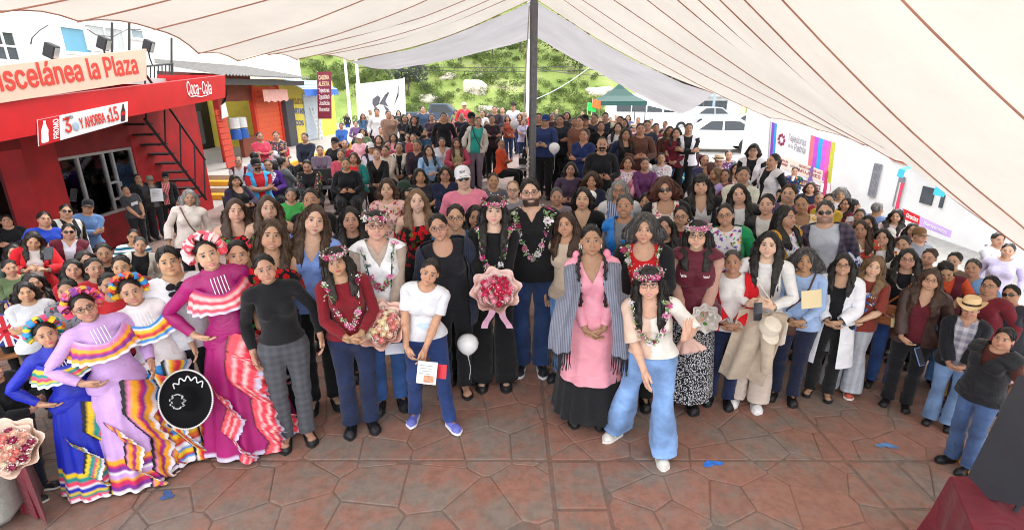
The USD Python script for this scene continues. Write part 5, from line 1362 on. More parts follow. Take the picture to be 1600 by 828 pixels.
def top_rest(T, Vf, hem=.86, sleeve=.60, neck='crew', off=.010, loose=.0, open_=0., noise_=.004, seed=0, puffer=False, cut_low=True):
    """A garment for trunk and arms: hem height, sleeve end (|x| in the T-pose; .2 = none), neckline, looseness, front opening (half width)."""
    V0, F, N, prims = T
    x, y, z = V0.T; ax = np.abs(x)
    s = np.minimum(np.minimum(z - hem, sleeve - ax), neckline(neck, V0)); s = np.minimum(s, np.where(ax < .14, 1.48 - z, 1))
    if sleeve < .25: s = np.minimum(s, np.where(z > 1.28, sleeve - .02 - ax + (1.385 - z) * .25, 1))
    if open_: s = np.minimum(s, np.where(y < 0.02, ax - open_ - max(0, .0) - .035 * sstep(1.1, 1.42, z), 1))
    W0 = weights(V0)
    V, Fc, N1, Vr, W = clip(Vf, F, s, (N, V0, W0))
    N1 = N1 / (np.linalg.norm(N1, axis=1, keepdims=True) + 1e-9)
    x, y, z = Vr.T; ax = np.abs(x)
    V = V + N1 * (off + .004 * sstep(.3, sleeve, ax) * (loose > 0))[:, None] if np.ndim(off) else V + N1 * (off + (.006 + loose * .25) * sstep(.22, max(sleeve, .3), ax) * (loose > 0))[:, None]
    low = 1 - sstep(1.0, 1.1, z); V = V + N1 * (low * .009)[:, None]
    # hang from the bust and the shoulder blades
    trunk = (1 - sstep(.15, .21, ax)) * (1 - sstep(1.25, 1.35, z))
    th = np.arctan2(V[:, 0], -(V[:, 1] - .01)); r = np.hypot(V[:, 0], V[:, 1] - .01)
    top = (z > 1.18) & (z < 1.3) & (ax < .17)
    A = np.percentile(np.abs(V[top, 0]), 96) if top.any() else .15; Bf = -np.percentile(V[top, 1], 4) if top.any() else .12
    a = A * .93 + loose * (1.25 - z) * .9; b = np.where(np.abs(th) < math.pi / 2, (Bf + .0) * .90, Bf * .68) + loose * (1.25 - z) * .8
    R = 1 / np.sqrt((np.sin(th) / a) ** 2 + (np.cos(th) / b) ** 2)
    R = R * (1 + .03 * np.sin(th * 7 + seed) * sstep(1.2, .85, z) * (loose > .02))
    k = np.where(R > r, 1 + (R / np.maximum(r, 1e-6) - 1) * trunk * min(1, loose * 12 + .7), 1)
    V[:, 0] *= k; V[:, 1] = .01 + (V[:, 1] - .01) * k
    # folds: across the elbow and the waist
    q = Vr * np.array([9, 9, 20]) + seed * 7.3
    d = noise_ * (meshkit.fbm(q, 2, seed) * 2 - 1)
    if puffer:
        zz = np.where(ax < .2, z, ax + 1.0); d = .016 * np.abs(np.sin(zz * math.pi / .062)) ** .6 - .006
    V = V + N1 * d[:, None]
    return V, Fc, W


def legs_rest(T, Vf, waist=1.03, hem=.07, off=.007, flare=0., noise_=.005, seed=0, rise=0.):
    """Trousers; flare: extra radius at the hem."""
    V0, F, N, prims = T
    x, y, z = V0.T; ax = np.abs(x)
    s = np.minimum(np.minimum(waist - z, z - hem - np.maximum(-y - .035, 0) * 1.5), .3 - ax)
    V, Fc, N1, Vr, W = clip(Vf, F, s, (N, V0, weights(V0)))
    N1 = N1 / (np.linalg.norm(N1, axis=1, keepdims=True) + 1e-9); x, y, z = Vr.T
    V = V + N1 * (off * np.where(z > .9, .6, 1.6))[:, None]
    leg = 1 - sstep(.62, .84, z); cx = np.sign(x) * HIPX; cy = .008 + .012 * (1 - sstep(.1, .5, z))
    dx, dy = V[:, 0] - cx, V[:, 1] - cy; r = np.hypot(dx, dy)
    R = .056 + flare * (1 - sstep(.1, .75, z)) + .01
    R = np.where(z < .3, np.maximum(R, .052 + flare), R)
    k = np.where(R > r, 1 + (R / np.maximum(r, 1e-6) - 1) * leg, 1)
    lim = np.where(np.sign(x) * (cx + dx * k) < .004, np.clip((np.abs(cx) - .004) / np.maximum(np.abs(dx), 1e-6), .6, 1e3), 1e3)
    k = np.minimum(k, np.maximum(lim, 1))
    V[:, 0], V[:, 1] = cx + dx * k * leg + dx * (1 - leg), cy + dy * k * leg + dy * (1 - leg)
    q = Vr * np.array([8, 8, 14]) + seed * 3.1
    V = V + N1 * ((1 - sstep(.78, .9, z)) * noise_ * (1 + 1.2 * np.exp(-((z - KNZ) / .08) ** 2) + 1.5 * np.exp(-((z - .12) / .07) ** 2)) * (meshkit.fbm(q, 2, seed + 5) * 2 - 1))[:, None]
    return V, Fc, W


def skirt_rest(waist=1.02, hem=.35, r0=(.135, .105), r1=(.21, .2), n=14, amp=.1, cols=56, rows=12, seed=0, fat=0, power=1.0, open_=0.):
    """A skirt hanging in folds from the waist."""
    rng = random.Random(seed); ph = rng.random() * 6
    t = np.linspace(-math.pi / 2 + open_, 1.5 * math.pi - open_, cols + 1)
    G = []
    for i in range(rows + 1):
        u = i / rows; w = u ** power
        hip = .035 * math.sin(min(u * 2.2, 1) * math.pi / 2)
        f = 1 + amp * u ** .8 * (np.sin(t * n + ph + .6 * np.sin(t * 3)) * .7 + .3 * np.sin(t * (n * 2 - 3) + ph * 2))
        a, b = ((r0[k] + hip) * (1 - w) + r1[k] * w for k in (0, 1)); a, b = a * (1 + fat * .6 * (1 - u * .3)), b * (1 + fat * .9 * (1 - u * .3))
        G.append(np.stack([a * f * np.cos(t), .012 + b * f * np.sin(t), np.full_like(t, waist + (hem - waist) * u)], 1))
    m = sheet(np.array(G)); V = np.array(m.vertices); W = np.zeros((len(V), len(BONES)))
    z = V[:, 2]; s1 = sstep(.99, 1.1, z); W[:, BI['pelvis']] = 1 - s1; W[:, BI['spine']] = s1
    return V, np.array(m.faces), W


def shoe_rest(T, Vf, sg, top=.075, off=.007, low=True):
    V0, F, N, _ = T
    x, y, z = V0.T
    s = np.minimum(np.where(x * sg > 0, 1., -1.), (top - z) + np.where(low, np.clip(-(y + .02) * .0, 0, 0), 0)); s = np.minimum(s, .3 - np.abs(x))
    if low: s = np.minimum(s, np.where((y < .0) & (y > -.075), .062 - z, 1))
    V, Fc, N1, Vr, W = clip(Vf, F, s, (N, V0, weights(V0)))
    V = V + N1 * off; V[:, 2] = np.maximum(V[:, 2], .004)
    V[:, 1] = np.where(V[:, 1] < -.09, V[:, 1] * 1.06, V[:, 1])
    return V, Fc, W


def sole_rest(shoe, h=.022):
    V = shoe[0]; P = V[V[:, 2] < .05][:, :2]; hull = trimesh.convex.convex_hull(np.vstack([np.column_stack([P * 1, np.zeros(len(P))]), np.column_stack([P, np.full(len(P), h)])]))
    v = np.array(hull.vertices); c = v.mean(0); v[:, :2] = c[:2] + (v[:, :2] - c[:2]) * 1.05
    return v, np.array(hull.faces), weights(np.column_stack([v[:, :2], np.full(len(v), .02)]))


ARM = {
    'side': dict(at=(.245, .0, .93), pole=(.4, .9, 0), curl=18), 'side2': dict(at=(.27, -.06, .95), pole=(.5, .9, 0), curl=22),
    'clasp': dict(at=(.05, -.205, 1.0), pole=(.9, .45, -.3), hand=(-.78, -.35, -.42), curl=[15, 25, 30, 32, 34], twist=-15),
    'clasplow': dict(at=(.065, -.2, .9), pole=(.9, .45, -.3), hand=(-.75, -.25, -.6), curl=[15, 25, 30, 32, 34], twist=-15),
    'hold': dict(at=(.085, -.27, 1.1), pole=(.9, .3, -.5), hand=(-.65, -.55, .35), curl=38, twist=-25),
    'back': dict(at=(.1, .17, .95), pole=(.9, .3, 0), hand=(-.8, .1, -.5), curl=25),
    'hip': dict(at=(.25, .0, 1.03), pole=(1, .55, .1), hand=(-.7, -.4, -.35), curl=25),
    'phone': dict(at=(.1, -.3, 1.2), pole=(.8, .2, -.6), hand=(-.5, -.6, .5), curl=40, twist=20),
    'wave': dict(at=(.36, -.22, 1.33), pole=(.6, .4, -.7), hand=(.05, -.1, 1), curl=[10, 3, 2, 4, 8], twist=-75),
    'lap': dict(at=(.07, -.33, .98), pole=(.9, .2, -.3), hand=(-.6, -.6, -.25), curl=25, twist=-30),
    'cross': dict(at=(-.09, -.19, 1.17), pole=(.9, .1, -.6), hand=(-.9, .1, .12), curl=25),
}


def arms(kind, rng):
    """One arm name, or (left, right); a dict changes entries of the named pose."""
    out = {}
    kk = kind if isinstance(kind, (tuple, list)) else (kind, kind)
    for s, sg, k in (('L', 1, kk[0]), ('R', -1, kk[1])):
        if isinstance(k, dict): A = {**ARM[k.get('base', 'side')], **k}
        else: A = dict(ARM[k])
        mx = lambda q: (q[0] * sg, q[1], q[2])
        j = lambda q: tuple(v + rng.uniform(-.008, .008) for v in q)
        A['at'] = j(mx(A['at']));
        A['pole'] = mx(A.get('pole', (.5, .6, -.4)))
        if 'hand' in A: A['hand'] = mx(A['hand'])
        out['arm' + s] = A
    return out


SKINS = {'l': (.55, .33, .225), 'm': (.47, .265, .165), 'd': (.40, .215, .13), 'p': (.60, .39, .285)}
HAIRC = {'black': (.008, .006, .005), 'dark': (.014, .009, .006), 'brown': (.045, .021, .011), 'red': (.07, .02, .011), 'light': (.16, .09, .045), 'blond': (.30, .19, .09), 'gray': (.22, .21, .20), 'white': (.5, .49, .47), 'mix': (.055, .05, .047), 'high': (.05, .025, .012)}
PEOPLE, WIDE = [], [1.0]


class Person:
    """A posed person: .root, .put(name, V, F, W, look) adds a part given in the rest pose, .at(bone, point) gives a posed point."""
    def __init__(s, root, sex, lod, k, pose, fat, rng, T, Vf, prims):
        s.kv = k * np.array([WIDE[0], WIDE[0], 1.0]); s.root, s.sex, s.lod, s.k, s.bones, s.fat, s.rng, s.T, s.Vf, s.prims = root, sex, lod, k, pose_bones(pose), fat, rng, T, Vf, prims
    def pose(s, V, W): return skin(V, W, s.bones) * s.kv
    def put(s, name, V, F, W, mat, cd=None, label=None, smooth=True, parent=None):
        return obj(name, (s.pose(V, W), F), mat, parent or s.root, smooth, cd, label)
    def rigid(s, name, V, F, bone, mat, cd=None, smooth=True, label=None, parent=None):
        R, t = s.bones[0][BI[bone]], s.bones[1][BI[bone]]
        return obj(name, ((np.asarray(V) @ R.T + t) * s.kv, F), mat, parent or s.root, smooth, cd, label)
    def at(s, bone, q): return (s.bones[0][BI[bone]] @ np.array(q, float) + s.bones[1][BI[bone]]) * s.kv
    def world(s, q):
        o = np.array(s.loc); a = math.radians(s.rz); q = np.asarray(q, float); c, n = math.cos(a), math.sin(a)
        return np.stack([q[..., 0] * c - q[..., 1] * n + o[0], q[..., 0] * n + q[..., 1] * c + o[1], q[..., 2] + o[2]], -1)


def person(loc, height, sex='f', label=None, lod=0, rz=0, skin_='m', hair='long', hc='black', arm='clasp', head=(0, 0, 0), fat=.05, seed=0, lip=None, smile=0, group=None,
           top=None, over=None, legs=None, skirt=None, shoes=('#15151a', .075, None), pose=None, beard=None, brow=None, skin_tint=None, **kw):
    rng = random.Random(seed * 77 + 5)
    T = template(sex, lod); V0, F, N, prims = T
    face = (rng.uniform(-.05, .11), rng.uniform(-.10, .10), rng.uniform(-.004, .006), rng.uniform(-.006, .008)); Vf = fatten(V0, fat, face)
    P = {**arms(arm, rng), 'head': head, **(pose or {})}
    root = thing('person', loc, rz, label, 'person', group)
    p = Person(root, sex, lod, height / 1.695, P, fat, rng, T, Vf, prims); p.loc, p.rz, p.label = loc, rz, label
    tone = np.array(SKINS[skin_]) * (skin_tint or rng.uniform(.9, 1.08))
    tone = np.round(tone / .02) * .02
    # skin, with the colour its own places have
    x, y, z = V0.T
    hd = (z > 1.47) & (np.abs(x) < .1)
    cd = np.ones((len(V0), 3)); g = np.exp(-(((np.abs(x) - .042) / .018) ** 2 + ((z - 1.54) / .018) ** 2)) * (y < -.03) * hd
    cd -= g[:, None] * np.array([-.02, .16, .13])
    g = np.exp(-((x / .014) ** 2 + ((z - 1.548) / .01) ** 2)) * (y < -.09) * hd; cd -= g[:, None] * np.array([.02, .12, .1])
    old = .16 if hc in ('gray', 'mix', 'white') else .07
    q = np.stack([np.abs(x), z], 1); e = np.array([.013, -.038]); t_ = np.clip(((q - (.018, 1.548)) @ e) / (e @ e), 0, 1); g = np.exp(-(np.linalg.norm(q - (.018, 1.548) - t_[:, None] * e, axis=1) / .005) ** 2) * (y < -.05) * hd
    g = g + .9 * np.exp(-(((np.abs(x) - .031) / .015) ** 2 + ((z - 1.571) / .006) ** 2)) * (y < -.05) * hd + (.6 if old > .1 else 0) * (np.sin(z * 900) > .3) * np.exp(-((z - 1.635) / .018) ** 2) * (y < -.05) * hd
    cd -= g[:, None] * old * np.array([.9, 1.15, 1.2]) * 1.6
    if lip and lod < 2 and sex == 'f':
        g = np.exp(-(((np.abs(x) - .034) / .018) ** 2 + ((z - 1.594) / .008) ** 2)) * (y < -.05) * hd; cd -= g[:, None] * np.array([.22, .34, .32])
    if beard:
        g = sstep(1.556, 1.522, z) * (1 - sstep(-.02, .012, y)) * hd * (z > 1.468)
        mst = np.exp(-((np.abs(x) / .032) ** 4 + ((z - 1.528) / .0075) ** 2)) * hd * (y < -.06); g = np.maximum(g * (1 - np.exp(-((x / .023) ** 4 + ((z - 1.512) / .009) ** 4))), mst)
        cd = cd * (1 - g[:, None] * beard) + g[:, None] * beard * np.array(HAIRC[hc]) / tone
    W0 = weights(V0)
    obj('body', (p.pose(Vf, W0), F), skin_look(tone), root, True, cd)
    hw = 1 + .2 * fat
    fp = face_parts(sex, lod)
    hcol = np.array(HAIRC[hc])
    def facepart(nm, V, Fc, col, mat=None):
        V = fatten(V, fat, face); p.put(nm, V, Fc, weights(V), mat or painted(), col)
    for nm in ('eye', 'eye_001'): V, Fc, c = fp[nm]; facepart(nm, V, Fc, c)
    bc = np.clip(np.array(brow or hcol * .8), .008, .12)
    for nm in ('eyebrow', 'eyebrow_001'):
        if lod == 2 and nm == 'eyebrow_001' and 0: break
        V, Fc, c = fp[nm]; facepart(nm, V, Fc, np.tile(bc, (len(V), 1)))
    lc = np.array(lip if lip is not None else tone * np.array([.82, .55, .55]))
    V, Fc, c = fp[f'lips{smile}']
    gap = c[:, 0] < 0; col = np.clip(c, 0, 1) * lc; col[gap] = (.6, .57, .53) if smile else lc * .3
    facepart('lips', V, Fc, col)
    if hair:
        V, Fc, W = hair_rest(hair, lod)
        st = {'high': (.17, .105, .055), 'mix': (.3, .29, .28), 'light': (.25, .155, .08)}.get(hc)
        V = V.copy(); V += ((meshkit.noise(V * 30 + seed, seed) - .5) * sstep(-.07, .0, V[:, 1]))[:, None] * .006 * np.array([1, 1, .3])
        p.put('hair', V, Fc, W, hair_look(HAIRC[hc], st))
    for spec, nm in ((legs, 'trousers'), (top, 'top'), (over, 'jacket')):
        if not spec: continue
        d = dict(spec); mat = d.pop('mat'); nm = d.pop('name', nm); lab = d.pop('label', None); sp2 = d.pop('split', None)
        g = legs_rest(T, Vf, seed=seed % 50, **d) if spec is legs else top_rest(T, Vf, seed=seed % 50, **d)
        p.put(nm, *g, mat if not sp2 else pat(), cd=np.where(g[0][:, :1] < .005, srgb(sp2), srgb('#e4dfd6')) if sp2 else None, label=lab)
    if skirt:
        d = dict(skirt); mat = d.pop('mat'); nm = d.pop('name', 'skirt')
        p.put(nm, *skirt_rest(seed=seed, fat=fat, **d), mat)
    if shoes:
        c, topz, sole = shoes[:3]
        for sg in (1, -1):
            g = shoe_rest(T, Vf, sg, topz, low=topz < .1)
            o = p.put('shoe', *g, cloth(c, 'leather'))
            if lod == 0 or sole: p.put('sole', *sole_rest(g), flat(srgb(sole or '#0c0c0c'), .7), parent=o, smooth=30)
    PEOPLE.append(p)
    return p

# ---------------------------------------------------------------- things worn and held
def rosette(n=7, seed=0, cup=.35):
    """A small open flower of unit radius facing +z: petals around an eye."""
    g = random.Random(seed); V, F, C = [], [], []
    for ring, (r, k, z) in enumerate(((1, n, .0), (.62, n - 1, .22))):
        for i in range(k):
            a = 2 * math.pi * (i + .5 * ring) / k + g.uniform(-.1, .1); w = math.pi / k * 1.15; b = len(V)
            p = lambda rr, aa, zz: (rr * math.cos(aa), rr * math.sin(aa), zz)
            V += [p(.08, a, z), p(r * .65, a - w, z + cup * .4), p(r, a - w * .45, z + cup * .5), p(r, a + w * .45, z + cup * .5), p(r * .65, a + w, z + cup * .4), p(r * .6, a, z + .05)]
            F += [(b, b + 1, b + 5), (b + 1, b + 2, b + 5), (b + 2, b + 3, b + 5), (b + 3, b + 4, b + 5), (b + 4, b, b + 5)]; s = g.uniform(.8, 1.15) * (1 - .12 * ring); C += [.6 * s, .85 * s, s, s, .85 * s, .75 * s]
    e = trimesh.creation.icosphere(0, .2); b = len(V); V += (e.vertices + [0, 0, .25]).tolist(); F += (e.faces + b).tolist(); C += [-1] * len(e.vertices)
    return np.array(V), np.array(F), np.array(C)


ROSETTES = [rosette(7, i) for i in range(3)]
PINKS = [srgb('#b82a62'), srgb('#cc4882'), srgb('#d870a0'), srgb('#94204e'), srgb('#e08cb4')]


def turned_to(n):
    n = np.array(n, float); n /= np.linalg.norm(n); u = np.cross([.3, .2, 1] if abs(n[2]) < .9 else [1, 0, 0], n); u /= np.linalg.norm(u); return np.stack([u, np.cross(n, u), n], 1)


def flowers_on(p, path, out, r, name, bone, seed, step=.05, white=.3, single=None):
    """A string of greenery, tiny white blooms and pink flowers along a closed path (rest pose)."""
    g = random.Random(seed); P = np.asarray(path); N = np.asarray(out); n = len(P)
    put = (lambda nm, V, F, m, cd=None, parent=None: p.rigid(nm, V, F, bone, m, cd, parent=parent)) if bone else (lambda nm, V, F, m, cd=None, parent=None: p.put(nm, V, F, weights(V), m, cd, parent=parent))
    V, F, C, k = [], [], [], 0
    st = tube(P, .006, 5, True); V.append(st.vertices); F.append(st.faces); C.append(np.tile(srgb('#5f7a45'), (len(st.vertices), 1))); k = len(st.vertices)
    for i in range(int(n * 6)):
        j = g.randrange(n); c = P[j] + N[j] * g.uniform(.0, .022) + np.array([g.gauss(0, .012) for _ in range(3)])
        if g.random() < .62:
            e = trimesh.creation.icosphere(0, g.uniform(.0035, .0065)); v, f = e.vertices + c, e.faces; col = np.tile(np.array([.75, .74, .70]), (len(v), 1))
        else:
            a = np.array([g.gauss(0, 1) for _ in range(3)]); a = a / np.linalg.norm(a) * .02; b = np.cross(a, N[j]) * .35; v = np.array([c - a, c + b, c + a, c - b]); f = np.array([[0, 1, 2], [0, 2, 3]]); col = np.tile(np.array(srgb('#6f8a55')) * g.uniform(.7, 1.2), (4, 1))
        V.append(v); F.append(f + k); C.append(col); k += len(v)
    root = put(name, np.vstack(V), np.vstack(F), painted(), np.vstack(C))
    L = np.linalg.norm(np.roll(P, -1, 0) - P, axis=1).sum(); m = max(5, int(L / step))
    for i in range(m):
        j = int((i + g.uniform(-.2, .2)) * n / m) % n; v, f, c = ROSETTES[i % 3]; nn = N[j] + np.array([g.gauss(0, .25) for _ in range(3)])
        s = r * g.uniform(.75, 1.25); vv = (v * s) @ turned_to(nn).T + P[j] + N[j] * .014
        base = np.array(srgb('#efe6ea') if g.random() < white else g.choice(PINKS)); col = np.where(c[:, None] < 0, np.array(srgb('#7a1838')), np.clip(c[:, None], 0, 1.1) * base)
        put('flower', vv, f, painted(), col, root)


def crown(p, seed, white=.12):
    t = np.linspace(0, 2 * math.pi, 41)[:-1]
    P = np.stack([.088 * np.sin(t), .016 - .108 * np.cos(t), 1.652 + .018 * np.cos(t) * -1], 1); N = np.stack([np.sin(t), -np.cos(t), 0 * t + .5], 1)
    flowers_on(p, P, N / np.linalg.norm(N, axis=1, keepdims=True), .027, 'flower_crown', 'head', seed, .038, white)


def garland(p, seed, drop=1.06, wide=.115, white=.2):
    t = np.linspace(0, 2 * math.pi, 61)[:-1]; c = np.cos(t)                      # c = 1 at the nape
    x = wide * np.sin(t) * (1 - .25 * np.maximum(-c, 0) ** 3); z = np.where(c > 0, 1.425 + .015 * c, 1.425 + (1.425 - drop) * -(np.abs(c) ** 1.25))
    y = np.where(c > .15, .085 * c + .0, 0); fr = c <= .15
    y[fr] = np.minimum(front_y(p.prims, x[fr], np.minimum(z[fr], 1.40)), .0) - .03 - .05 * p.fat
    P = np.stack([x, y, z], 1); P[:, 1] = np.convolve(np.r_[P[-3:, 1], P[:, 1], P[:3, 1]], np.ones(7) / 7, 'valid')
    N = np.stack([np.sin(t) * .4, np.where(c > .15, c, -1), .25 + 0 * t], 1); N /= np.linalg.norm(N, axis=1, keepdims=True)
    flowers_on(p, P, N, .026, 'flower_garland', None, seed, .066, white)


def glasses(p, dark=False, color='#1a1414', big=1.):
    V, n = [], 0; ms = []
    for s in (1, -1):
        t = np.linspace(0, 2 * math.pi, 17)[:-1]; x = s * (.032 + .0225 * big * np.cos(t) * (1 + .1 * np.sign(np.sin(t)))); z = 1.581 + .0165 * big * np.sin(t); y = np.full_like(t, -.101) + .012 * (np.abs(x) / .055) ** 2
        R_ = np.stack([x, y, z], 1); ms.append(tube(R_, .0019 if not dark else .0026, 5, True)); ms.append(tube([(s * .055, -.09, 1.586), (s * .0745, -.04, 1.587), (s * .079, .012, 1.583)], .0018, 4))
        if dark:
            c = np.vstack([R_, [R_.mean(0) + [0, -.004, 0]]]); i = np.arange(16); ms.append(trimesh.Trimesh(c, np.stack([i, (i + 1) % 16, 0 * i + 16], 1), process=False))
    ms.append(tube([(-.011, -.102, 1.585), (0, -.106, 1.588), (.011, -.102, 1.585)], .0018, 4)); m = cat_(*ms)
    p.rigid('sunglasses' if dark else 'glasses', m.vertices, m.faces, 'head', flat(srgb(color), .2 if dark else .3))


def cap_on(p, color, text=None, back=False, brim=True):
    m = lathe([(.097, -.035), (.099, .0), (.094, .035), (.075, .068), (.04, .085), (.001, .09)], 22, .9, 1.08); V = np.array(m.vertices) + [0, .02, 1.64]
    o = p.rigid('cap', V, m.faces, 'head', cloth(color))
    if brim:
        s = -1 if not back else 1; t = np.linspace(-1.1, 1.1, 13); G = np.array([[(.085 * math.sin(a) * (1 + .12 * k), .02 + s * (.098 * math.cos(a) + .075 * k * math.cos(a * .9)), 1.612 - .012 * k - .018 * k * abs(math.sin(a)) ** 2) for a in t] for k in (0, .5, 1)]); m = cat_(sheet(G), sheet(G - [0, 0, .005]))
        p.rigid('brim', m.vertices, m.faces, 'head', cloth(color), parent=o)
    if text:
        m = meshkit.text_mesh(text, .032, bold=True); v = np.array(m.vertices); v[:, 0] -= v[:, 0].mean(); X = v[:, 0]; V = np.stack([X, .02 - 1.075 * np.sqrt(np.maximum(.097 ** 2 - (X / .9) ** 2, 1e-5)) - v[:, 2], v[:, 1] + 1.64], 1)
        p.rigid('cap_lettering', V, m.faces, 'head', flat((.01, .01, .015), .6), parent=o, smooth=False)


def straw_hat(p, color='#d9b98a', band='#2a1a12', r=.165, h=.1, name='straw_hat', curl=.05):
    t = np.linspace(0, 2 * math.pi, 37)
    prof = [(r, .0), (r * .8, -.008), (.1, .0), (.098, .03), (.092, h * .8), (.075, h), (.03, h - .015), (.001, h - .012)]
    G = np.array([[(a * math.sin(q) * .92, .015 - a * math.cos(q) * 1.1, 1.645 + z + (curl * abs(math.sin(q)) ** 2 * ((a - .1) / (r - .1)) if a > .1 else 0) - (.03 * math.cos(q) ** 2 * (a - .1) / (r - .1) if a > .1 else 0)) for q in t] for a, z in prof]); m = sheet(G)
    o = p.rigid(name, m.vertices, m.faces, 'head', flat(srgb(color), .75, var=.1, scale=60, bump=.4))
    m = sheet(np.array([[(a * math.sin(q) * .92, .015 - a * math.cos(q) * 1.1, 1.645 + z) for q in t] for a, z in ((.1015, .004), (.1, .03))])); p.rigid('hat_band', m.vertices, m.faces, 'head', flat(srgb(band), .7), parent=o)


def chest_text(p, text, z, h, width, mat, x0=0., off=.016, name='lettering', W=None):
    m = meshkit.text_mesh(text, h, depth=.002, bold=True); v = np.array(m.vertices); w = v[:, 0].max() - v[:, 0].min(); v[:, 0] = (v[:, 0] - v[:, 0].min()) / w * width - width / 2 + x0
    Q = np.stack([v[:, 0], 0 * v[:, 0], v[:, 1] + z], 1); y = front_y(p.prims, Q[:, 0] * .86, np.minimum(Q[:, 2], 1.27) if z < 1.27 else Q[:, 2])
    Q[:, 1] = y; Q = fatten(Q, p.fat); Q[:, 1] -= off + v[:, 2]
    return p.put(name, Q, m.faces, weights(Q), mat, smooth=False)


def patch(p, outline, mat, off=.014, name='print', cd=None):
    """A flat print on the chest: outline in (x, z)."""
    c = np.array(outline, float); P = Polygon(c); 
    import mapbox_earcut as ec
    t = np.vstack([c, [P.centroid.coords[0]]]); n = len(c); i = np.arange(n); Q = np.stack([t[:, 0], front_y(p.prims, t[:, 0], t[:, 1]), t[:, 1]], 1); Q = fatten(Q, p.fat); Q[:, 1] -= off
    return p.put(name, Q, np.stack([i, (i + 1) % n, 0 * i + n], 1), weights(Q), mat, smooth=False)


def scarf(p, color, c2='#8a6ab0', point=True):
    t = np.linspace(0, 2 * math.pi, 33)[:-1]; P = np.stack([.082 * np.sin(t), .01 - .088 * np.cos(t), 1.425 - .035 * np.maximum(np.cos(t), 0)], 1); m = tube(P, .024, 8, True); mat = cloth(color, 'floral', c2, 1.4)
    o = p.put('scarf', fatten(np.array(m.vertices), p.fat), m.faces, weights(np.array(m.vertices)), mat)
    if point:
        G = []
        for u in np.linspace(0, 1, 8): x = np.linspace(-1, 1, 9) * (.11 * (1 - u) + .006); z = np.full(9, 1.41 - .2 * u); y = front_y(p.prims, x, np.minimum(z, 1.38)) - .028; G.append(np.stack([x, y, z], 1))
        m = sheet(np.array(G)); V = fatten(np.array(m.vertices), p.fat); p.put('scarf_point', V, m.faces, weights(V), mat, parent=o)


def flounce(p, mat, z=1.345, drop=.12, label=None):
    """A ruffled band around bare shoulders and upper arms."""
    t = np.linspace(0, 2 * math.pi, 73); G = []
    for u in np.linspace(0, 1, 6):
        a, b = .228 + .035 * u + .06 * p.fat, .128 + .045 * u + .09 * p.fat; w = 1 + .05 * u * np.sin(t * 17)
        G.append(np.stack([a * w * np.cos(t), .0 + b * w * np.sin(t) * np.where(np.sin(t) < 0, 1.0, .85), z - drop * u - .018 * np.cos(t * 2) * (1 - u)], 1))
    m = sheet(np.array(G)); V = np.array(m.vertices); W = np.zeros((len(V), len(BONES))); k = sstep(.15, .23, np.abs(V[:, 0])) * .06
    W[:, BI['chest']] = 1 - k; W[:, BI['uarmL']] = k * (V[:, 0] > 0); W[:, BI['uarmR']] = k * (V[:, 0] <= 0)
    V[:, 2] -= .05 * sstep(.14, .24, np.abs(V[:, 0]))
    p.put('flounce', V, m.faces, W, mat, label=label)


def stole(p, mat, fringe, z0=.72, xs=(.085, .15, .17), w=.075, deep=.0):
    """A long wrap over both shoulders whose two ends hang in front."""
    for s in (-1, 1):
        K = np.array([(.10, .10, 1.30), (.12, .05, 1.44), (xs[0] + .02, -.075, 1.41), (xs[0], -.15, 1.28), (xs[1], -.185 - deep, 1.05), (xs[2], -.22 - deep, z0)]); t = np.linspace(0, 5, 26); Q = np.stack([np.interp(t, range(6), K[:, i]) for i in range(3)], 1)
        for _ in range(2): Q[1:-1] = (Q[:-2] + Q[1:-1] * 2 + Q[2:]) / 4
        ww = np.linspace(-1, 1, 12); G = np.array([[(s * (q[0] + w * a), q[1] + .012 * math.sin(a * 7 + q[2] * 5) + .04 * a * a * (q[1] < -.05) + .02 * (a > .5), q[2] - .03 * abs(a) * (q[2] > 1.36)) for a in ww] for q in Q])
        m = sheet(G if s > 0 else G[:, ::-1]); V = fatten(np.array(m.vertices), p.fat); V[:, 1] -= .02 * (V[:, 1] < -.05) + .05 * p.fat * (V[:, 1] < -.05); W = np.zeros((len(V), len(BONES))); a = sstep(.98, 1.2, V[:, 2]); W[:, BI['pelvis']] = 1 - a; W[:, BI['chest']] = a
        p.put('shawl', V, m.faces, W, mat)
        L = V[-12:] if s > 0 else V[-12:]; tips = []
        for i in np.linspace(0, 11, 20): q = L[int(i)] * (1 - i % 1) + L[min(int(i) + 1, 11)] * (i % 1); tips.append(tube([q + [0, 0, .01], q + [.006 * math.sin(i * 5), -.005, -.07], q + [.01 * math.sin(i * 3), 0, -.14]], [.005, .0045, .002], 4))
        m = cat_(*tips); p.put('shawl_fringe', np.array(m.vertices), m.faces, np.eye(len(BONES))[np.zeros(len(m.vertices), int)], fringe)


def strap_on(p, c):
    q = np.array([(-.11, -.02, 1.44), (-.07, -.12, 1.36), (0, -.155, 1.22), (.08, -.16, 1.08), (.14, -.1, .98)]); q = fatten(q, p.fat); q[:, 1] -= .02; m = tube(q, .011, 4); p.put('bag_strap', m.vertices, m.faces, weights(np.array(m.vertices)), cloth(c, 'leather'))


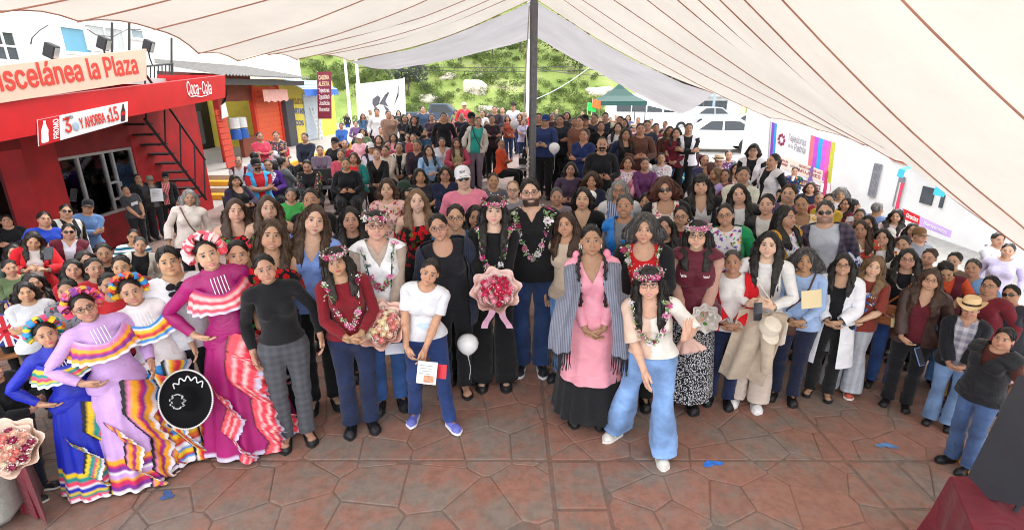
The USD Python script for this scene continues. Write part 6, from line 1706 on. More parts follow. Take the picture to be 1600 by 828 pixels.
def belt_pack(p, kind, color, label, cat, side=1, low=.98, size=(.13, .06, .1), front=-.17):
    """A bag on a strap over the opposite shoulder."""
    q = lambda *a: p.world(skin(np.array([a]), weights(np.array([a])), p.bones)[0] * p.kv)
    f = p.fat * .1
    c = q(side * .12, front - f, low); t = thing(kind, c, p.rz, label, cat); k = p.k
    b = box(np.array([-size[0], -size[1] / 2, -size[2]]) * k, np.array([size[0], size[1] / 2, size[2]]) * k, .025); obj('bag_body', b, cloth(color, 'leather'), t, 40)
    fl = box(np.array([-size[0] * .96, -size[1] * .62, -size[2] * .1]) * k, np.array([size[0] * .96, -size[1] * .4, size[2] * .96]) * k, .01); obj('flap', fl, cloth(color, 'leather'), t, 40)
    path = [c + np.array([0, 0, size[2] * .8 * k])] + [q(*a) for a in ((side * .10, -.155 - f, 1.1), (side * .0, -.16 - f, 1.22), (-side * .07, -.125 - f * .5, 1.34), (-side * .105, -.02, 1.455), (-side * .1, .10, 1.36))]
    a = math.radians(-p.rz); P = np.array(path) - c; P = np.stack([P[:, 0] * math.cos(a) - P[:, 1] * math.sin(a), P[:, 0] * math.sin(a) + P[:, 1] * math.cos(a), P[:, 2]], 1)
    obj('strap', tube(P, .008, 5), cloth(color, 'leather'), t)


def bouquet(at, rz, tilt, r, colors, wrap, label, seed, ribbon=None, n=26):
    t = thing('bouquet', at, rz, label, 'bouquet'); g = random.Random(seed); R = rot([1, 0, 0], tilt)
    for k, (rr, h, c) in enumerate(((1.36, .20, wrap), (1.12, .24, wrap))):
        a = np.linspace(0, 2 * math.pi, 49); G = np.array([[(s * r * rr * math.cos(x) * (1 + (.10 * math.sin(x * 8 + k) if s > .8 else 0)), s * r * rr * math.sin(x) * (1 + (.10 * math.sin(x * 8 + k) if s > .8 else 0)), -r * 1.35 * (1 - s) + (h * r * 1.2 + .05 * r * math.sin(x * 11 + k * 2)) * s ** 3) for x in a] for s in (.12, .35, .6, .85, 1.0)])
        m = sheet(G); m = cat_(m, moved(m, None, (0, 0, -.003))); obj('wrapping', moved(m, R), cloth(c, 'satin'), t, 40)
    for i in range(n):
        q = r * .86 * math.sqrt((i + .5) / n); a = i * 2.39996; c = R @ np.array([q * math.cos(a), q * math.sin(a), r * .28 * (1 - (q / r) ** 2) + .02 * r * g.uniform(-1, 1)])
        v, f, cc = rosette(8, i % 5, 1.3); s = r * .19 * g.uniform(.85, 1.2); nn = R @ np.array([q * math.cos(a) * 1.2, q * math.sin(a) * 1.2, r]); base = np.array(srgb(g.choice(colors)))
        e = trimesh.creation.icosphere(1, .62); V = np.vstack([v, e.vertices * [1, 1, .9] + [0, 0, .2]]); F = np.vstack([f, e.faces + len(v)]); C = np.concatenate([np.where(cc < 0, .6, cc), np.full(len(e.vertices), .8)])
        obj('rose', ((V * s) @ turned_to(nn).T + c, F), painted(), t, False, np.clip(C, 0, 1.1)[:, None] * base)
    V, F, k = [], [], 0
    for i in range(90):
        a = g.uniform(0, 6.3); q = r * g.uniform(.8, 1.0) if i % 3 else r * g.uniform(.1, .9); e = trimesh.creation.icosphere(0, r * .035); V.append(e.vertices + R @ np.array([q * math.cos(a), q * math.sin(a), r * .25 * (1 - (q / r) ** 2) + r * .16])); F.append(e.faces + k); k += len(e.vertices)
    obj('tiny_white_blooms', (np.vstack(V), np.vstack(F)), flat((.72, .71, .68), .8), t, kind='stuff')
    obj('stems', moved(rod((0, 0, -r * 1.75), (0, 0, -r * .9), r * .16, r * .12), R), cloth(wrap, 'satin'), t)
    if ribbon:
        b = R @ np.array([0, 0, -r * 1.3])
        for s in (-1, 1): obj('ribbon', sheet(np.array([[(b[0] + s * (.02 + .09 * u) + .03 * w + .01 * math.sin(u * 7 + s), b[1] - .03 - .02 * math.sin(u * 5), b[2] - .26 * u) for w in (-1, 0, 1)] for u in np.linspace(0, 1, 9)])), cloth(ribbon, 'satin'), t)
        for s in (-1, 1): obj('ribbon', sheet(np.array([[(b[0] + s * .06 * math.sin(u * math.pi) , b[1] - .035 - .02 * math.sin(u * 3), b[2] + .05 * math.sin(u * 2 * math.pi) + .015 * w) for w in (-1, 1)] for u in np.linspace(0, 1, 9)])), cloth(ribbon, 'satin'), t)
    return t


def balloon(u, v, depth_y, r, label, tail=.5):
    c = on_y(u, v, depth_y); t = thing('balloon', c, 0, label, 'balloon'); m = lathe([(.02, -1.22), (.25, -1.02), (.62, -.72), (.92, -.3), (1.0, .12), (.9, .52), (.6, .84), (.25, .98), (.001, 1.0)], 24); m.apply_scale(r)
    obj('skin', m, flat((.78, .78, .78), .25, var=.01), t, True); obj('knot', moved(trimesh.creation.icosphere(1, r * .07), None, (0, 0, -r * 1.25)), flat((.7, .7, .7), .4), t); obj('string', tube([(0, 0, -r * 1.25), (.02, 0, -r * 1.25 - tail * .5), (0, .03, -r * 1.25 - tail)], .0025, 4), M_WHITE, t)


# ---------------------------------------------------------------- the catalogue's short hand
NECKS = {'crew', 'boat', 'scoop', 'off', 'v', 'deepv', 'collar', 'turtle'}
KINDS = {'knit', 'denim', 'satin', 'leather', 'stripes', 'vstripes', 'plaid', 'floral', 'roses', 'dots', 'plain'}


def top(s):
    """'#8a1a2a crew knit short ~.04 hem.9 open.03 puffer' -> the arguments of a garment."""
    c, kind, d, sc = [], 'plain', {'sleeve': .645, 'hem': .885}, 1.
    for w in s.split():
        if w[0] == '#': c.append(w)
        elif w in NECKS: d['neck'] = w
        elif w in KINDS: kind = w
        elif w == 'short': d['sleeve'] = .345
        elif w == 'half': d['sleeve'] = .44
        elif w == 'none': d['sleeve'] = .2
        elif w == 'puffer': d['puffer'] = True; kind = 'puffer'
        elif w[0] == '~': d['loose'] = float(w[1:])
        elif w.startswith('hem'): d['hem'] = float(w[3:])
        elif w.startswith('open'): d['open_'] = float(w[4:])
        elif w.startswith('split'): d['split'] = w[5:]
        elif w.startswith('off='): d['off'] = float(w[4:])
        elif w[0] == 'x': sc = float(w[1:])
    d['mat'] = cloth(c[0], kind, c[1] if len(c) > 1 else None, sc)
    return d


def over(s):
    d = top(s); d.setdefault('off', .024); d.setdefault('open_', .035); d.setdefault('neck', 'v'); d['loose'] = d.get('loose', .07 if 'puffer' in s else .03); d.setdefault('noise_', .007)
    return d


def legs_(s):
    c, kind, d = [], 'plain', {}
    for w in s.split():
        if w[0] == '#': c.append(w)
        elif w in KINDS: kind = w
        elif w.startswith('flare'): d['flare'] = float(w[5:])
        elif w.startswith('hem'): d['hem'] = float(w[3:])
    d['mat'] = cloth(c[0], kind, c[1] if len(c) > 1 else None)
    return d


JEAN, JEANL, BLK, NAVY = '#293a5c denim', '#5f8cc4 denim', '#141416', '#1c2740'
SIT = dict(drop=.43, footL=(.02, -.40, 0), footR=(-.02, -.40, 0), kneeL=(.15, -1, .9), kneeR=(-.15, -1, .9))
COUNT = [0]


def size_at(u):
    """How tall the people stand, from the middle of the square to its edges."""
    return 1.80 - .62 * min(abs((u - 800) / 800), 1.05) ** 1.7


def folk(u, v, label, f=None, sit=False, h=None, t=None, o=None, l=BLK, w='', turn=0, arm=None, pose=None, hd=(-7, 0, 0), sx='f', hair='long', hc='black', sk='m', fat=None, lod=None, up=0., group=None, **kw):
    """One person whose crown of the head lies at (u, v) in the photograph; f: where the feet are seen, otherwise found from the usual height."""
    COUNT[0] += 1; seed = COUNT[0]; g = random.Random(seed * 13)
    pose = dict(pose or {}); S = h or size_at(u) * (1.03 if sx == 'm' else .97) * (1 + .15 * (f is None) * float(sstep(330, 240, v) * sstep(600, 380, abs(u - 800))))
    if f is not None:
        b = on_z(*f, FL); c = on_y(u, v, b[1] - .02); S = (c[2] - FL); dx = c[0] - b[0]
        if 'side' not in pose: pose['side'] = float(np.clip(math.degrees(math.atan2(dx, S * .55)), -11, 11))
        S = S / math.cos(math.radians(pose['side'])) ** .5
        if h: S = h
    else:
        zz = S - (.40 * S / 1.7 if sit else 0) + up; b = on_z(u, v, zz); b = np.array([b[0], b[1], FL]) + [0, .05, up]
    far = math.hypot(b[0], b[1])
    lod = (0 if far < 5.1 else 1 if far < 9.5 else 2) if lod is None else lod
    if sit: pose = {**SIT, **pose}; arm = arm or g.choice(['lap', 'lap', 'cross', 'hold'])
    rz = math.degrees(math.atan2(-b[0], b[1])) + turn + (g.uniform(-17, 17) if f is None else 0)
    hd = (hd[0] + (g.uniform(-3, 5) if f is None else 0), hd[1] - turn * .5 * (abs(turn) < 50) + g.uniform(-4, 4), hd[2] + g.uniform(-3, 3))
    fat = (g.uniform(.05, .28) if fat is None else fat * .9)
    W = dict(x.split('=', 1) if '=' in x else (x, '1') for x in w.split())
    kw.setdefault('smile', int(g.random() < .32)); WIDE[0] = 1.0 if f is not None else 1.06
    p = person(b, S, sx, label, lod, rz, sk, hair, hc, arm or g.choice(['clasp', 'side', 'hold', 'clasplow', 'side2', 'cross']), hd, fat, seed, group=group,
               top=top(t) if t else None, over=over(o) if o else None, legs=legs_(l) if l else None, pose=pose, **kw)
    if 'glasses' in W: glasses(p, False, '#2a1c1c' if W['glasses'] == '1' else W['glasses'], 1.12)
    if 'sung' in W: glasses(p, True, '#0c0c0e', 1.1)
    if 'crown' in W: crown(p, seed)
    if 'garland' in W: garland(p, seed + 50, float(W['garland']) if W['garland'] != '1' else 1.06)
    if 'cap' in W: cap_on(p, W['cap'], W.get('captext'))
    if 'scarf' in W: scarf(p, W['scarf'] if W['scarf'] != '1' else '#e9e4ee')
    if 'flounce' in W: flounce(p, cloth('#121214', 'roses', '#c4141c'))
    if 'mask' in W:
        x = np.linspace(-1, 1, 9); G = []
        for z, ww in ((1.545, .045), (1.525, .056), (1.50, .056), (1.482, .04)): X = x * ww; G.append(np.stack([X, front_y(p.prims, X, np.full(9, z)) - .006, np.full(9, z)], 1))
        m = sheet(np.array(G)); p.rigid('face_mask', m.vertices, m.faces, 'head', cloth(W['mask']))
    if 'pearls' in W: t_ = np.linspace(0, 2 * math.pi, 41)[:-1]; P = np.stack([.07 * np.sin(t_), np.where(np.cos(t_) > 0, .06 * np.cos(t_), 0), 1.43 + .16 * np.minimum(np.cos(t_), 0)], 1); fr = np.cos(t_) < .2; P[fr, 1] = front_y(p.prims, P[fr, 0], np.minimum(P[fr, 2], 1.39)) - .022; m = cat_(*[ball(q, (.008,) * 3, 0) for q in P]); p.put('necklace', fatten(np.array(m.vertices), p.fat), m.faces, weights(np.array(m.vertices)), flat((.75, .73, .68), .25))
    if 'ear' in W:
        m = cat_(*[ball((s * .079, .0, 1.525), (.007, .007, .02), 1) for s in (1, -1)]); p.rigid('earrings', m.vertices, m.faces, 'head', flat(srgb(W['ear'] if W['ear'] != '1' else '#d8b45a'), .3, .6))
    return p

# ---------------------------------------------------------------- the dancers
def pat(name='painted_satin', rough=.5):
    return look(name, {'a': ('attribute', {'attribute': 'Cd'}), 'tc': ('texture_coordinate', {}), 'n': ('noise_texture', {'scale': 14.0, 'detail': 4.0}), 'v': ('rgb_ramp', {'ramp': [(.3, (.85, .85, .85)), (.7, (1.08, 1.08, 1.08))]}), 'm': ('mix', {'mix_type': 'multiply', 'fac': 1.0}), 'b': ('bump', {'strength': .4, 'distance': .01}), 'p': ('principled_bsdf', {'roughness': rough})},
                [('tc.object', 'n.vector'), ('n.fac', 'v.fac'), ('a.color', 'm.color1'), ('v.color', 'm.color2'), ('m.color', 'p.base_color'), ('n.fac', 'b.height'), ('b.normal', 'p.normal')], 'p.BSDF')


LACE = '#e8e4ea'


def banded(u, bands):
    """Colours of ribbon rows: bands = (start, colour) pairs."""
    C = np.zeros((len(u), 3))
    for s, c in bands: C[u >= s] = srgb(c)
    return C


def gown(p, base, bands, hem, cascades, seed, r1=(.275, .27), yoke=True, tucks='#f4f2f4'):
    """A folk dance dress: full skirt with ribbon rows, a ruffled yoke and ribboned ruffles falling across the skirt."""
    rows, cols = 48, 132; V, F, W = skirt_rest(1.03, .03, (.13, .105), r1, 11, .085, cols, rows, seed, p.fat, .9)
    u = np.repeat(np.linspace(0, 1, rows + 1), cols + 1); ph = np.tile(np.linspace(0, 2 * math.pi, cols + 1), rows + 1)
    C = banded(u + .006 * np.sin(ph * 22) * (u > .97), [(0, base)] + hem); p.put('skirt', V, F, W, pat(), C)
    G = V.reshape(rows + 1, cols + 1, 3)
    for (a0, u0, a1, u1, wd, zig) in cascades:
        n = 90; s = np.linspace(0, 1, n); uu = u0 + (u1 - u0) * s; aa = a0 + (a1 - a0) * s + zig * (np.abs(((s * 3.5) % 2) - 1) - .5); ii = uu * rows; i0 = np.clip(ii.astype(int), 0, rows - 1); fr = (ii - i0)[:, None]
        def surf(a, uu_):
            ii = np.clip(uu_, 0, 1) * rows; i0 = np.clip(ii.astype(int), 0, rows - 1); fr = (ii - i0)[:, None]; j = (((a + math.pi / 2) % (2 * math.pi)) / (2 * math.pi) * cols).astype(int) % cols
            return G[i0, j] * (1 - fr) + G[np.minimum(i0 + 1, rows), j] * fr
        m = 11; S = []
        for k in range(m):
            w = k / (m - 1); q = surf(aa + wd * w * .9 / (.2 + .8 * uu), uu + wd * .35 * w); r = q - np.array([0, .012, 0]); r[:, 2] = 0; r /= np.linalg.norm(r, axis=1, keepdims=True) + 1e-9
            S.append(q + r * (.012 + (.035 * w + .018 * w * np.sin(s * 46 + seed)))[:, None])
        S = np.array(S); S[..., 2] = np.maximum(S[..., 2], .02); mm = sheet(S); ww = np.zeros((len(mm.vertices), len(BONES))); z = S.reshape(-1, 3)[:, 2]; s1 = sstep(.99, 1.1, z); ww[:, BI['pelvis']] = 1 - s1; ww[:, BI['spine']] = s1
        p.put('ruffle', np.array(mm.vertices), mm.faces, ww, pat(), banded(np.repeat(np.linspace(0, 1, m), n), bands))
    if yoke:
        t = np.linspace(0, 2 * math.pi, 97); Y = []
        for q in np.linspace(0, 1, 13):
            a, b = .168 + .08 * q, .14 + .05 * q; w = 1 + .045 * q * np.sin(t * 19 + seed); Y.append(np.stack([a * w * np.cos(t), .0 + b * w * np.sin(t), 1.385 - .13 * q - .03 * np.abs(np.cos(t)) * q + .035 * np.abs(np.cos(t)) - .075 * np.maximum(-np.sin(t), 0)], 1))
        m = sheet(np.array(Y)); V = np.array(m.vertices); ww = np.zeros((len(V), len(BONES))); k = sstep(.14, .24, np.abs(V[:, 0])) * .06; ww[:, BI['chest']] = 1 - k; ww[:, BI['uarmL']] = k * (V[:, 0] > 0); ww[:, BI['uarmR']] = k * (V[:, 0] <= 0)
        V[:, 2] -= .035 * sstep(.13, .24, np.abs(V[:, 0]))
        p.put('yoke', V, m.faces, ww, pat(), banded(np.repeat(np.linspace(0, 1, 13), 97), [(0, base)] + bands))
        for x in np.linspace(-.045, .045, 5):
            z = np.linspace(1.29, 1.425, 9); y = front_y(p.prims, np.full(9, x), np.minimum(z, 1.38)) - .02; Q = np.stack([np.full(9, x), np.minimum(y, -.09), z], 1); Q = fatten(Q, p.fat); Q[:, 1] -= .016; m = tube(Q, .0035, 4); p.put('pin_tuck', m.vertices, m.faces, weights(np.array(m.vertices)), flat(srgb(tucks), .6))


def hair_ribbons(p, colors, seed, r=.118, n=22, size=.03):
    g = random.Random(seed)
    for i in range(n):
        a = math.pi * (.12 + .76 * i / (n - 1)) - math.pi / 2; a = -1.9 + 3.8 * i / (n - 1); c = np.array([.105 * math.sin(a), .03 - .02 * math.cos(a), 1.60 + .11 * math.cos(a)])
        d = np.array([math.sin(a), -.5, math.cos(a)]); e = np.array([g.gauss(0, 1) for _ in range(3)]); e -= d * (e @ d) / (d @ d); e /= np.linalg.norm(e); t = np.linspace(0, 2 * math.pi, 11); nn = np.cross(d, e)
        s = size * g.uniform(.8, 1.3); L = np.array([[c + d * .01 + e * s * math.cos(q) + d * s * .8 * math.sin(q) + nn * w * s * .55 for w in (-1, 1)] for q in t]); m = sheet(L); p.rigid('hair_ribbon', m.vertices, m.faces, 'head', flat(srgb(colors[i % len(colors)]), .45), smooth=True)


R1 = [(.2, '#e8c21e'), (.36, '#128a82'), (.52, '#e2406a'), (.68, '#e8c21e'), (.80, '#128a82'), (.90, LACE)]
R2 = [(.15, '#d87aa8'), (.27, '#e8a01e'), (.42, '#c8285a'), (.56, '#7a2a8a'), (.7, '#e8a01e'), (.88, LACE)]
R3 = [(.12, '#e8e4ea'), (.25, '#e8c21e'), (.38, '#e2702a'), (.5, '#c82a3a'), (.62, '#e8c21e'), (.74, '#3a8ad0'), (.86, LACE)]
R4 = [(.1, '#e84a5a'), (.25, '#f2b0b0'), (.4, '#e23a50'), (.55, '#f4c8c4'), (.7, '#e84a5a'), (.86, '#cfc4dc')]
HIP = ('hip', 'hip')
d1 = folk(73, 500, 'person in royal blue ribbon trimmed folk dance dress, leftmost of the dancers', (162, 755), t='#1526a8 satin turtle', l=None, skirt=None, arm=(dict(base='side', at=(.2, -.12, 1.0)), 'hip'), hair='tied', lip=(.5, .03, .08), fat=.02, lod=0, turn=12, pose=dict(side=-9), shoes=None)
gown(d1, '#1526a8', R1, [(.72, '#e8c21e'), (.765, '#128a82'), (.81, '#e2406a'), (.85, LACE), (.87, '#1526a8'), (.90, '#e8c21e'), (.925, '#128a82'), (.95, '#e2406a'), (.975, LACE)], [(4.4, .08, 5.3, .98, .40, .5), (3.9, .35, 4.6, .97, .32, -.4), (5.0, .5, 5.8, .98, .3, .3)], 3)
hair_ribbons(d1, ['#e8c21e', '#128a82', '#e2406a', '#2a8ad0', '#e8702a'], 1)
d2 = folk(138, 456, 'person in lilac folk dance dress wearing glasses, second dancer from the left', (224, 740), t='#c8a0d8 satin turtle', l=None, arm=(dict(base='side', at=(.2, -.14, 1.0)), dict(base='hip', at=(.23, -.08, 1.05))), hair='tied', lip=(.5, .03, .08), fat=.05, lod=0, turn=8, w='glasses', pose=dict(side=-9), shoes=None)
gown(d2, '#c8a0d8', R2, [(.70, '#e8a01e'), (.735, '#c8285a'), (.77, '#7a2a8a'), (.80, LACE), (.82, '#c8a0d8'), (.86, '#e8a01e'), (.895, '#c8285a'), (.93, '#7a2a8a'), (.965, LACE)], [(4.5, .05, 5.1, .99, .40, .35), (4.0, .35, 4.7, 1.0, .30, -.3), (5.2, .3, 5.6, .98, .3, .3)], 5)
hair_ribbons(d2, ['#e2406a', '#e8a01e', '#7a2a8a', '#e86a9a'], 2)
d3 = folk(188, 433, 'person in white blouse and turquoise ribbon skirt, third dancer from the left', (284, 706), t='#e8e4e6 turtle', l=None, arm=(dict(base='side', at=(.22, -.1, .98)), 'hip'), hair='tied', lip=(.55, .03, .08), fat=.02, lod=0, turn=8, pose=dict(side=-9), shoes=None)
gown(d3, '#1e8ad8', R3, [(.0, '#1e8ad8'), (.70, '#e8c21e'), (.74, '#e2702a'), (.78, '#c82a3a'), (.81, LACE), (.84, '#1e8ad8'), (.87, '#e8c21e'), (.9, '#c82a3a'), (.93, '#1e8ad8'), (.955, LACE)], [(4.5, .03, 5.5, .98, .3, .3), (4.2, .1, 4.9, .99, .3, -.3)], 7)
hair_ribbons(d3, ['#e8702a', '#e8c21e', '#2a8ad0', '#c82a3a'], 3)
d5 = folk(303, 372, 'person in magenta folk dance dress with pink and white plaid ruffles', (395, 684), t='#a01468 satin turtle', l=None, arm=(dict(base='side', at=(.24, -.04, .98)), 'hip'), hair='tied', lip=(.55, .03, .1), smile=1, fat=.02, lod=0, turn=6, pose=dict(side=-8), sk='l', shoes=None)
gown(d5, '#a01468', R4, [(.82, '#a01468'), (.97, '#cfc4dc')], [(4.9, .02, 5.6, .5, .45, .3), (4.1, .15, 5.0, .8, .4, .3), (4.35, .02, 4.5, .42, .5, .25), (4.9, .4, 4.8, .99, .45, -.25), (4.6, .45, 5.8, .98, .4, .4), (3.9, .4, 4.3, .98, .3, -.3)], 9, (.34, .32))
hair_ribbons(d5, ['#e84a5a', '#f2c8c8', '#e8607a', '#f4d8d4'], 4, n=30, size=.036)
ch = folk(253, 386, 'person in white charro jacket and black trousers holding a black sombrero', (330, 680), sx='m', hair='short', t='#dcdce2 collar', o='#e6e6ec open.02 collar hem.98 off=.016', l='#101014 flare.012', arm=(dict(base='side', at=(.26, -.12, .90), hand=(.1, -.3, -1)), 'side'), fat=.08, lod=0, shoes=('#0e0e10', .1, None))
ch.put('bow_tie', *(lambda m: (np.array(m.vertices), m.faces, weights(np.array(m.vertices))))(cat_(*[ball((s * x, -.125 - .01 * k, z), (.035, .014, .022), 1) for s in (1, -1) for k, (x, z) in enumerate(((.035, 1.41), (.03, 1.36)))], ball((0, -.13, 1.395), (.018, .018, .02), 1))), cloth('#101014'))
for z in (1.015, 1.0, .985): t_ = np.linspace(0, 2 * math.pi, 49)[:-1]; m = cat_(*[ball((.152 * math.sin(a), .0 - .118 * math.cos(a), z), (.006, .006, .005), 0) for a in t_]); ch.put('silver_trim', fatten(np.array(m.vertices), ch.fat), m.faces, weights(np.array(m.vertices)), flat((.6, .6, .62), .3, .7))
sc = on_y(296, 622, 3.28); so = thing('sombrero', sc, 0, 'black charro sombrero with silver rim held low before the black trousers', 'hat')
Rs = rot([1, 0, 0], 68) @ rot([0, 1, 0], -6)
prof = [(.001, .12), (.045, .118), (.07, .10), (.082, .025), (.095, .0), (.14, -.005), (.19, .015), (.208, .04)]
obj('brim', moved(lathe(prof, 48), Rs), flat((.007, .007, .008), .9, spec=.1), so, True); obj('brim_underside', moved(lathe([(a, z - .004) for a, z in prof], 48), Rs), flat((.014, .014, .016), .8), so, True)
obj('silver_rim', moved(cat_(*[ball((.209 * math.cos(a), .209 * math.sin(a), .04), (.0085, .0085, .007), 0) for a in np.linspace(0, 6.283, 90)[:-1]]), Rs), flat((.66, .65, .62), .3, .6), so)
obj('silver_embroidery', moved(cat_(*[ball(((.145 + .015 * math.sin(a * 16)) * math.cos(a), (.145 + .015 * math.sin(a * 16)) * math.sin(a), .006), (.006, .006, .004), 0) for a in np.linspace(.7, 2.6, 90)], *[ball(((.05 + .012 * math.sin(a * 9)) * math.cos(a), .05 * math.sin(a), .118), (.005, .005, .006), 0) for a in np.linspace(0, 6.28, 40)]), Rs), flat((.6, .6, .6), .3, .6), so)

# ---------------------------------------------------------------- the front row
ROSE = '#121214 roses #c4141c off short hem.95'
folk(402, 398, 'person in black turtleneck and grey checked trousers with buckled flat shoes', (466, 688), t='#131316 knit turtle hem.99', l='#55565c plaid #47484e', arm=('side2', 'side'), hair='tied', fat=.1, lip=(.42, .12, .1), shoes=('#101012', .045, None))
folk(512, 388, 'person in burgundy sweater and dark jeans wearing flower crown and garland, hands clasped', (566, 668), t='#7a1622 knit boat hem.93', l='#1b2644 denim flare.015', arm='clasp', hair='long:mid', hc='dark', w='crown garland', lip=(.45, .05, .07), fat=.13, shoes=('#101014', .1, None))
folk(507, 324, 'person in light blue blouse with a hand on the burgundy sweater shoulder', (508, 632), t='#7f9ad8 v ~.03', l=BLK, arm=(dict(base='side', at=(.14, -.34, 1.16), hand=(-.1, -.8, -.2)), 'side'), hair='long', hc='high', lip=(.45, .15, .13), fat=.12, sk='l', shoes=('#101012', .05, None))
folk(437, 348, 'person in black and red rose blouse with ponytail leaning between black turtleneck and blue blouse', (452, 655), t=ROSE, l=BLK, w='flounce', hair='half', hc='high', lip=(.5, .1, .1), smile=1, fat=.12, arm='clasplow')
folk(366, 377, 'person in rose blouse with hair pulled back, directly behind the black turtleneck', (420, 668), t=ROSE, w='flounce', hair='tied', fat=.3, lip=(.5, .18, .16), arm='side')
VEST = folk(582, 330, 'person in white vest, beige sleeves and red framed glasses wearing flower crown and garland', (612, 632), t='#b8a698 knit collar', o='#e8e8ea open.0 none hem.95 off=.022 v', l='#3a5f9a denim', w='crown garland=1.12 glasses=#3a1014', hair='tied', arm=dict(base='hold', at=(.045, -.23, .86)), lip=(.5, .08, .1), sk='l', fat=.1)
P1 = folk(676, 398, 'person in white T-shirt and jeans leaning forward holding a paper sheet', (672, 660), t='#dcdde2 crew short ~.03 hem.93', l='#22386a denim', arm=(dict(at=(.06, -.30, .93), hand=(-.2, -.6, -.7), curl=30), dict(at=(.10, -.30, .84), hand=(-.3, -.5, -.8), curl=24)), hair='tied', hc='dark', sk='m', fat=.1, pose=dict(lean=17, twist=-10, footL=(.10, -.12, 0), footR=(-.05, .08, 0), yawL=25, yawR=-15), hd=(-18, 0, 6), shoes=('#6a6fc0', .085, '#e6e6ea'), smile=0)
SHW = folk(659, 336, 'person with glasses in dark striped shawl and sandals left of the couple', (712, 612), t='#16161c scoop', l='#121216', o='#191d2e vstripes #2c3348 open.11 hem.72 ~.08 off=.035 x3', w='glasses', hair='tied', arm='side', fat=.2, sk='m', shoes=('#17120f', .03, None))
P14 = folk(776, 308, 'person in black dress with pink bouquet wearing flower crown and garland, centre of the photo', (772, 600), t='#0d0d0f boat hem.9', l='#0d0d0f flare.07', w='crown garland=1.1 ear=#c82a4a', hair='long:low', lip=(.6, .05, .12), smile=1, sk='p', arm=dict(base='hold', at=(.045, -.24, .89)), fat=.0, shoes=('#0d0d0f', .05, None))
folk(826, 279, 'person in black shirt and jeans wearing glasses and a flower garland beside the mast', (830, 578), t='#121316 collar ~.03 hem.88', l='#263c64 denim flare.02', sx='m', hair='short', beard=.93, w='glasses garland=1.08', arm='back', fat=.26, sk='l', smile=1, shoes=('#1a1a1e', .09, '#d8d8d8'))
folk(708, 320, 'person in teal blue strap top and glasses behind the shawl', (722, 590), t='#2a5f8a scoop none', w='glasses', hair='tied', hc='dark', fat=.25, arm='side', sk='m')
folk(874, 334, 'person in beige top and pale jeans turned sideways right of the garlanded black shirt', (884, 592), t='#cbb9a4 boat ~.03', l=JEANL, hair='long:mid', hc='brown', turn=-25, arm='side', lip=(.45, .15, .14), fat=.12)
APR = folk(914, 354, 'person in pink satin blouse, pink apron and grey fringed shawl with long braids', (918, 655), t='#e89aac satin v', l=None, skirt=dict(mat=cloth('#131315'), waist=1.0, hem=.13, r1=(.27, .25), n=16, amp=.09), o=None, hair='braids', arm='clasplow', fat=.32, sk='d', w='ear=#d8c8b8', hd=(-7, 8, 0), shoes=('#0e0e10', .06, None))
V_, F_, W_ = skirt_rest(1.03, .47, (.15, .135), (.235, .235), 9, .05, 60, 12, 2, APR.fat, 1.); a_ = np.arctan2(V_[:, 0], -V_[:, 1]); c_ = clip(V_, F_, 1.15 - np.abs(a_), (W_,)); APR.put('apron', c_[0], c_[1], c_[2], cloth('#e59aa8'))
stole(APR, cloth('#646878', 'vstripes', '#8b8f9e', 4), cloth('#1c1d26'), .80, (.135, .185, .20), .07, .03)
m = cat_(*[ball((s * .115, .0, 1.46), (.03, .028, .045), 1) for s in (1, -1)]); APR.rigid('pink_bows', m.vertices, m.faces, 'chest', cloth('#ee8aa0', 'satin'))
P19 = folk(972, 406, 'person bending forward in cream and beige blouse and pale flared jeans, waving one hand', (1003, 702), t='#ddd6cc scoop half ~.05 hem.95 split#d4b7a4', l='#7a9ccc denim flare.065', w='crown garland=1.12 glasses', hair='long:bangs', arm=(dict(base='wave', at=(.235, -.2, 1.24), twist=-70, hand=(.12, .1, 1), curl=[8, 2, 2, 3, 6]), dict(at=(.02, -.40, .78), hand=(-.25, -.5, -.8), curl=10, pole=(1, .2, .1))), pose=dict(lean=21, side=-8, footL=(.06, -.07, 0), footR=(-.13, .12, 0), yawL=12, yawR=-35, drop=.02), smile=1, lip=(.55, .1, .12), sk='l', fat=.15, hd=(-26, 4, 5), shoes=('#d8d4cc', .06, '#d8d4cc'))
folk(1002, 338, 'person in black cardigan over red top with grey hair band of garland flowers', (990, 628), t='#c01a22 scoop', o='#101013 open.07', w='garland=1.1', hair='curly', hc='mix', arm=(dict(base='clasp', at=(.02, -.3, 1.12)), 'side'), fat=.25, sk='l', lip=(.5, .12, .12), shoes=('#0e0e10', .06, None))
P21 = folk(1087, 347, 'person in maroon puffer vest and dotted skirt wearing flower crown, holding wrapped flowers down', (1064, 632), t='#b89080 crew', o='#5a1628 puffer open.0 none hem.86 turtle off=.03', l=None, skirt=dict(mat=cloth('#141418', 'dots', '#c8c8cc'), waist=1.0, hem=.14, r1=(.23, .22), n=9, amp=.06), w='crown glasses', hair='long', arm='clasplow', sk='l', lip=(.5, .1, .13), fat=.1, shoes=('#0e0e10', .16, None))
folk(1141, 394, 'person in bright red cardigan over white embroidered blouse and dark jeans', (1122, 628), t='#e0dcd8 crew', o='#c81420 open.07 hem.88', l='#1c2748 denim', hair='tied', hc='mix', arm='clasp', sk='d', fat=.18, shoes=('#0e0e10', .12, None))
P23 = folk(1201, 364, 'person in white top and pale trousers with beige coat over the arm', (1164, 630), t='#dcd9d6 knit crew', l='#cdbcae flare.05', hair='long:low', lip=(.5, .12, .14), sk='p', arm='hold', fat=.04, shoes=('#e2e0de', .1, '#e8e6e4'))
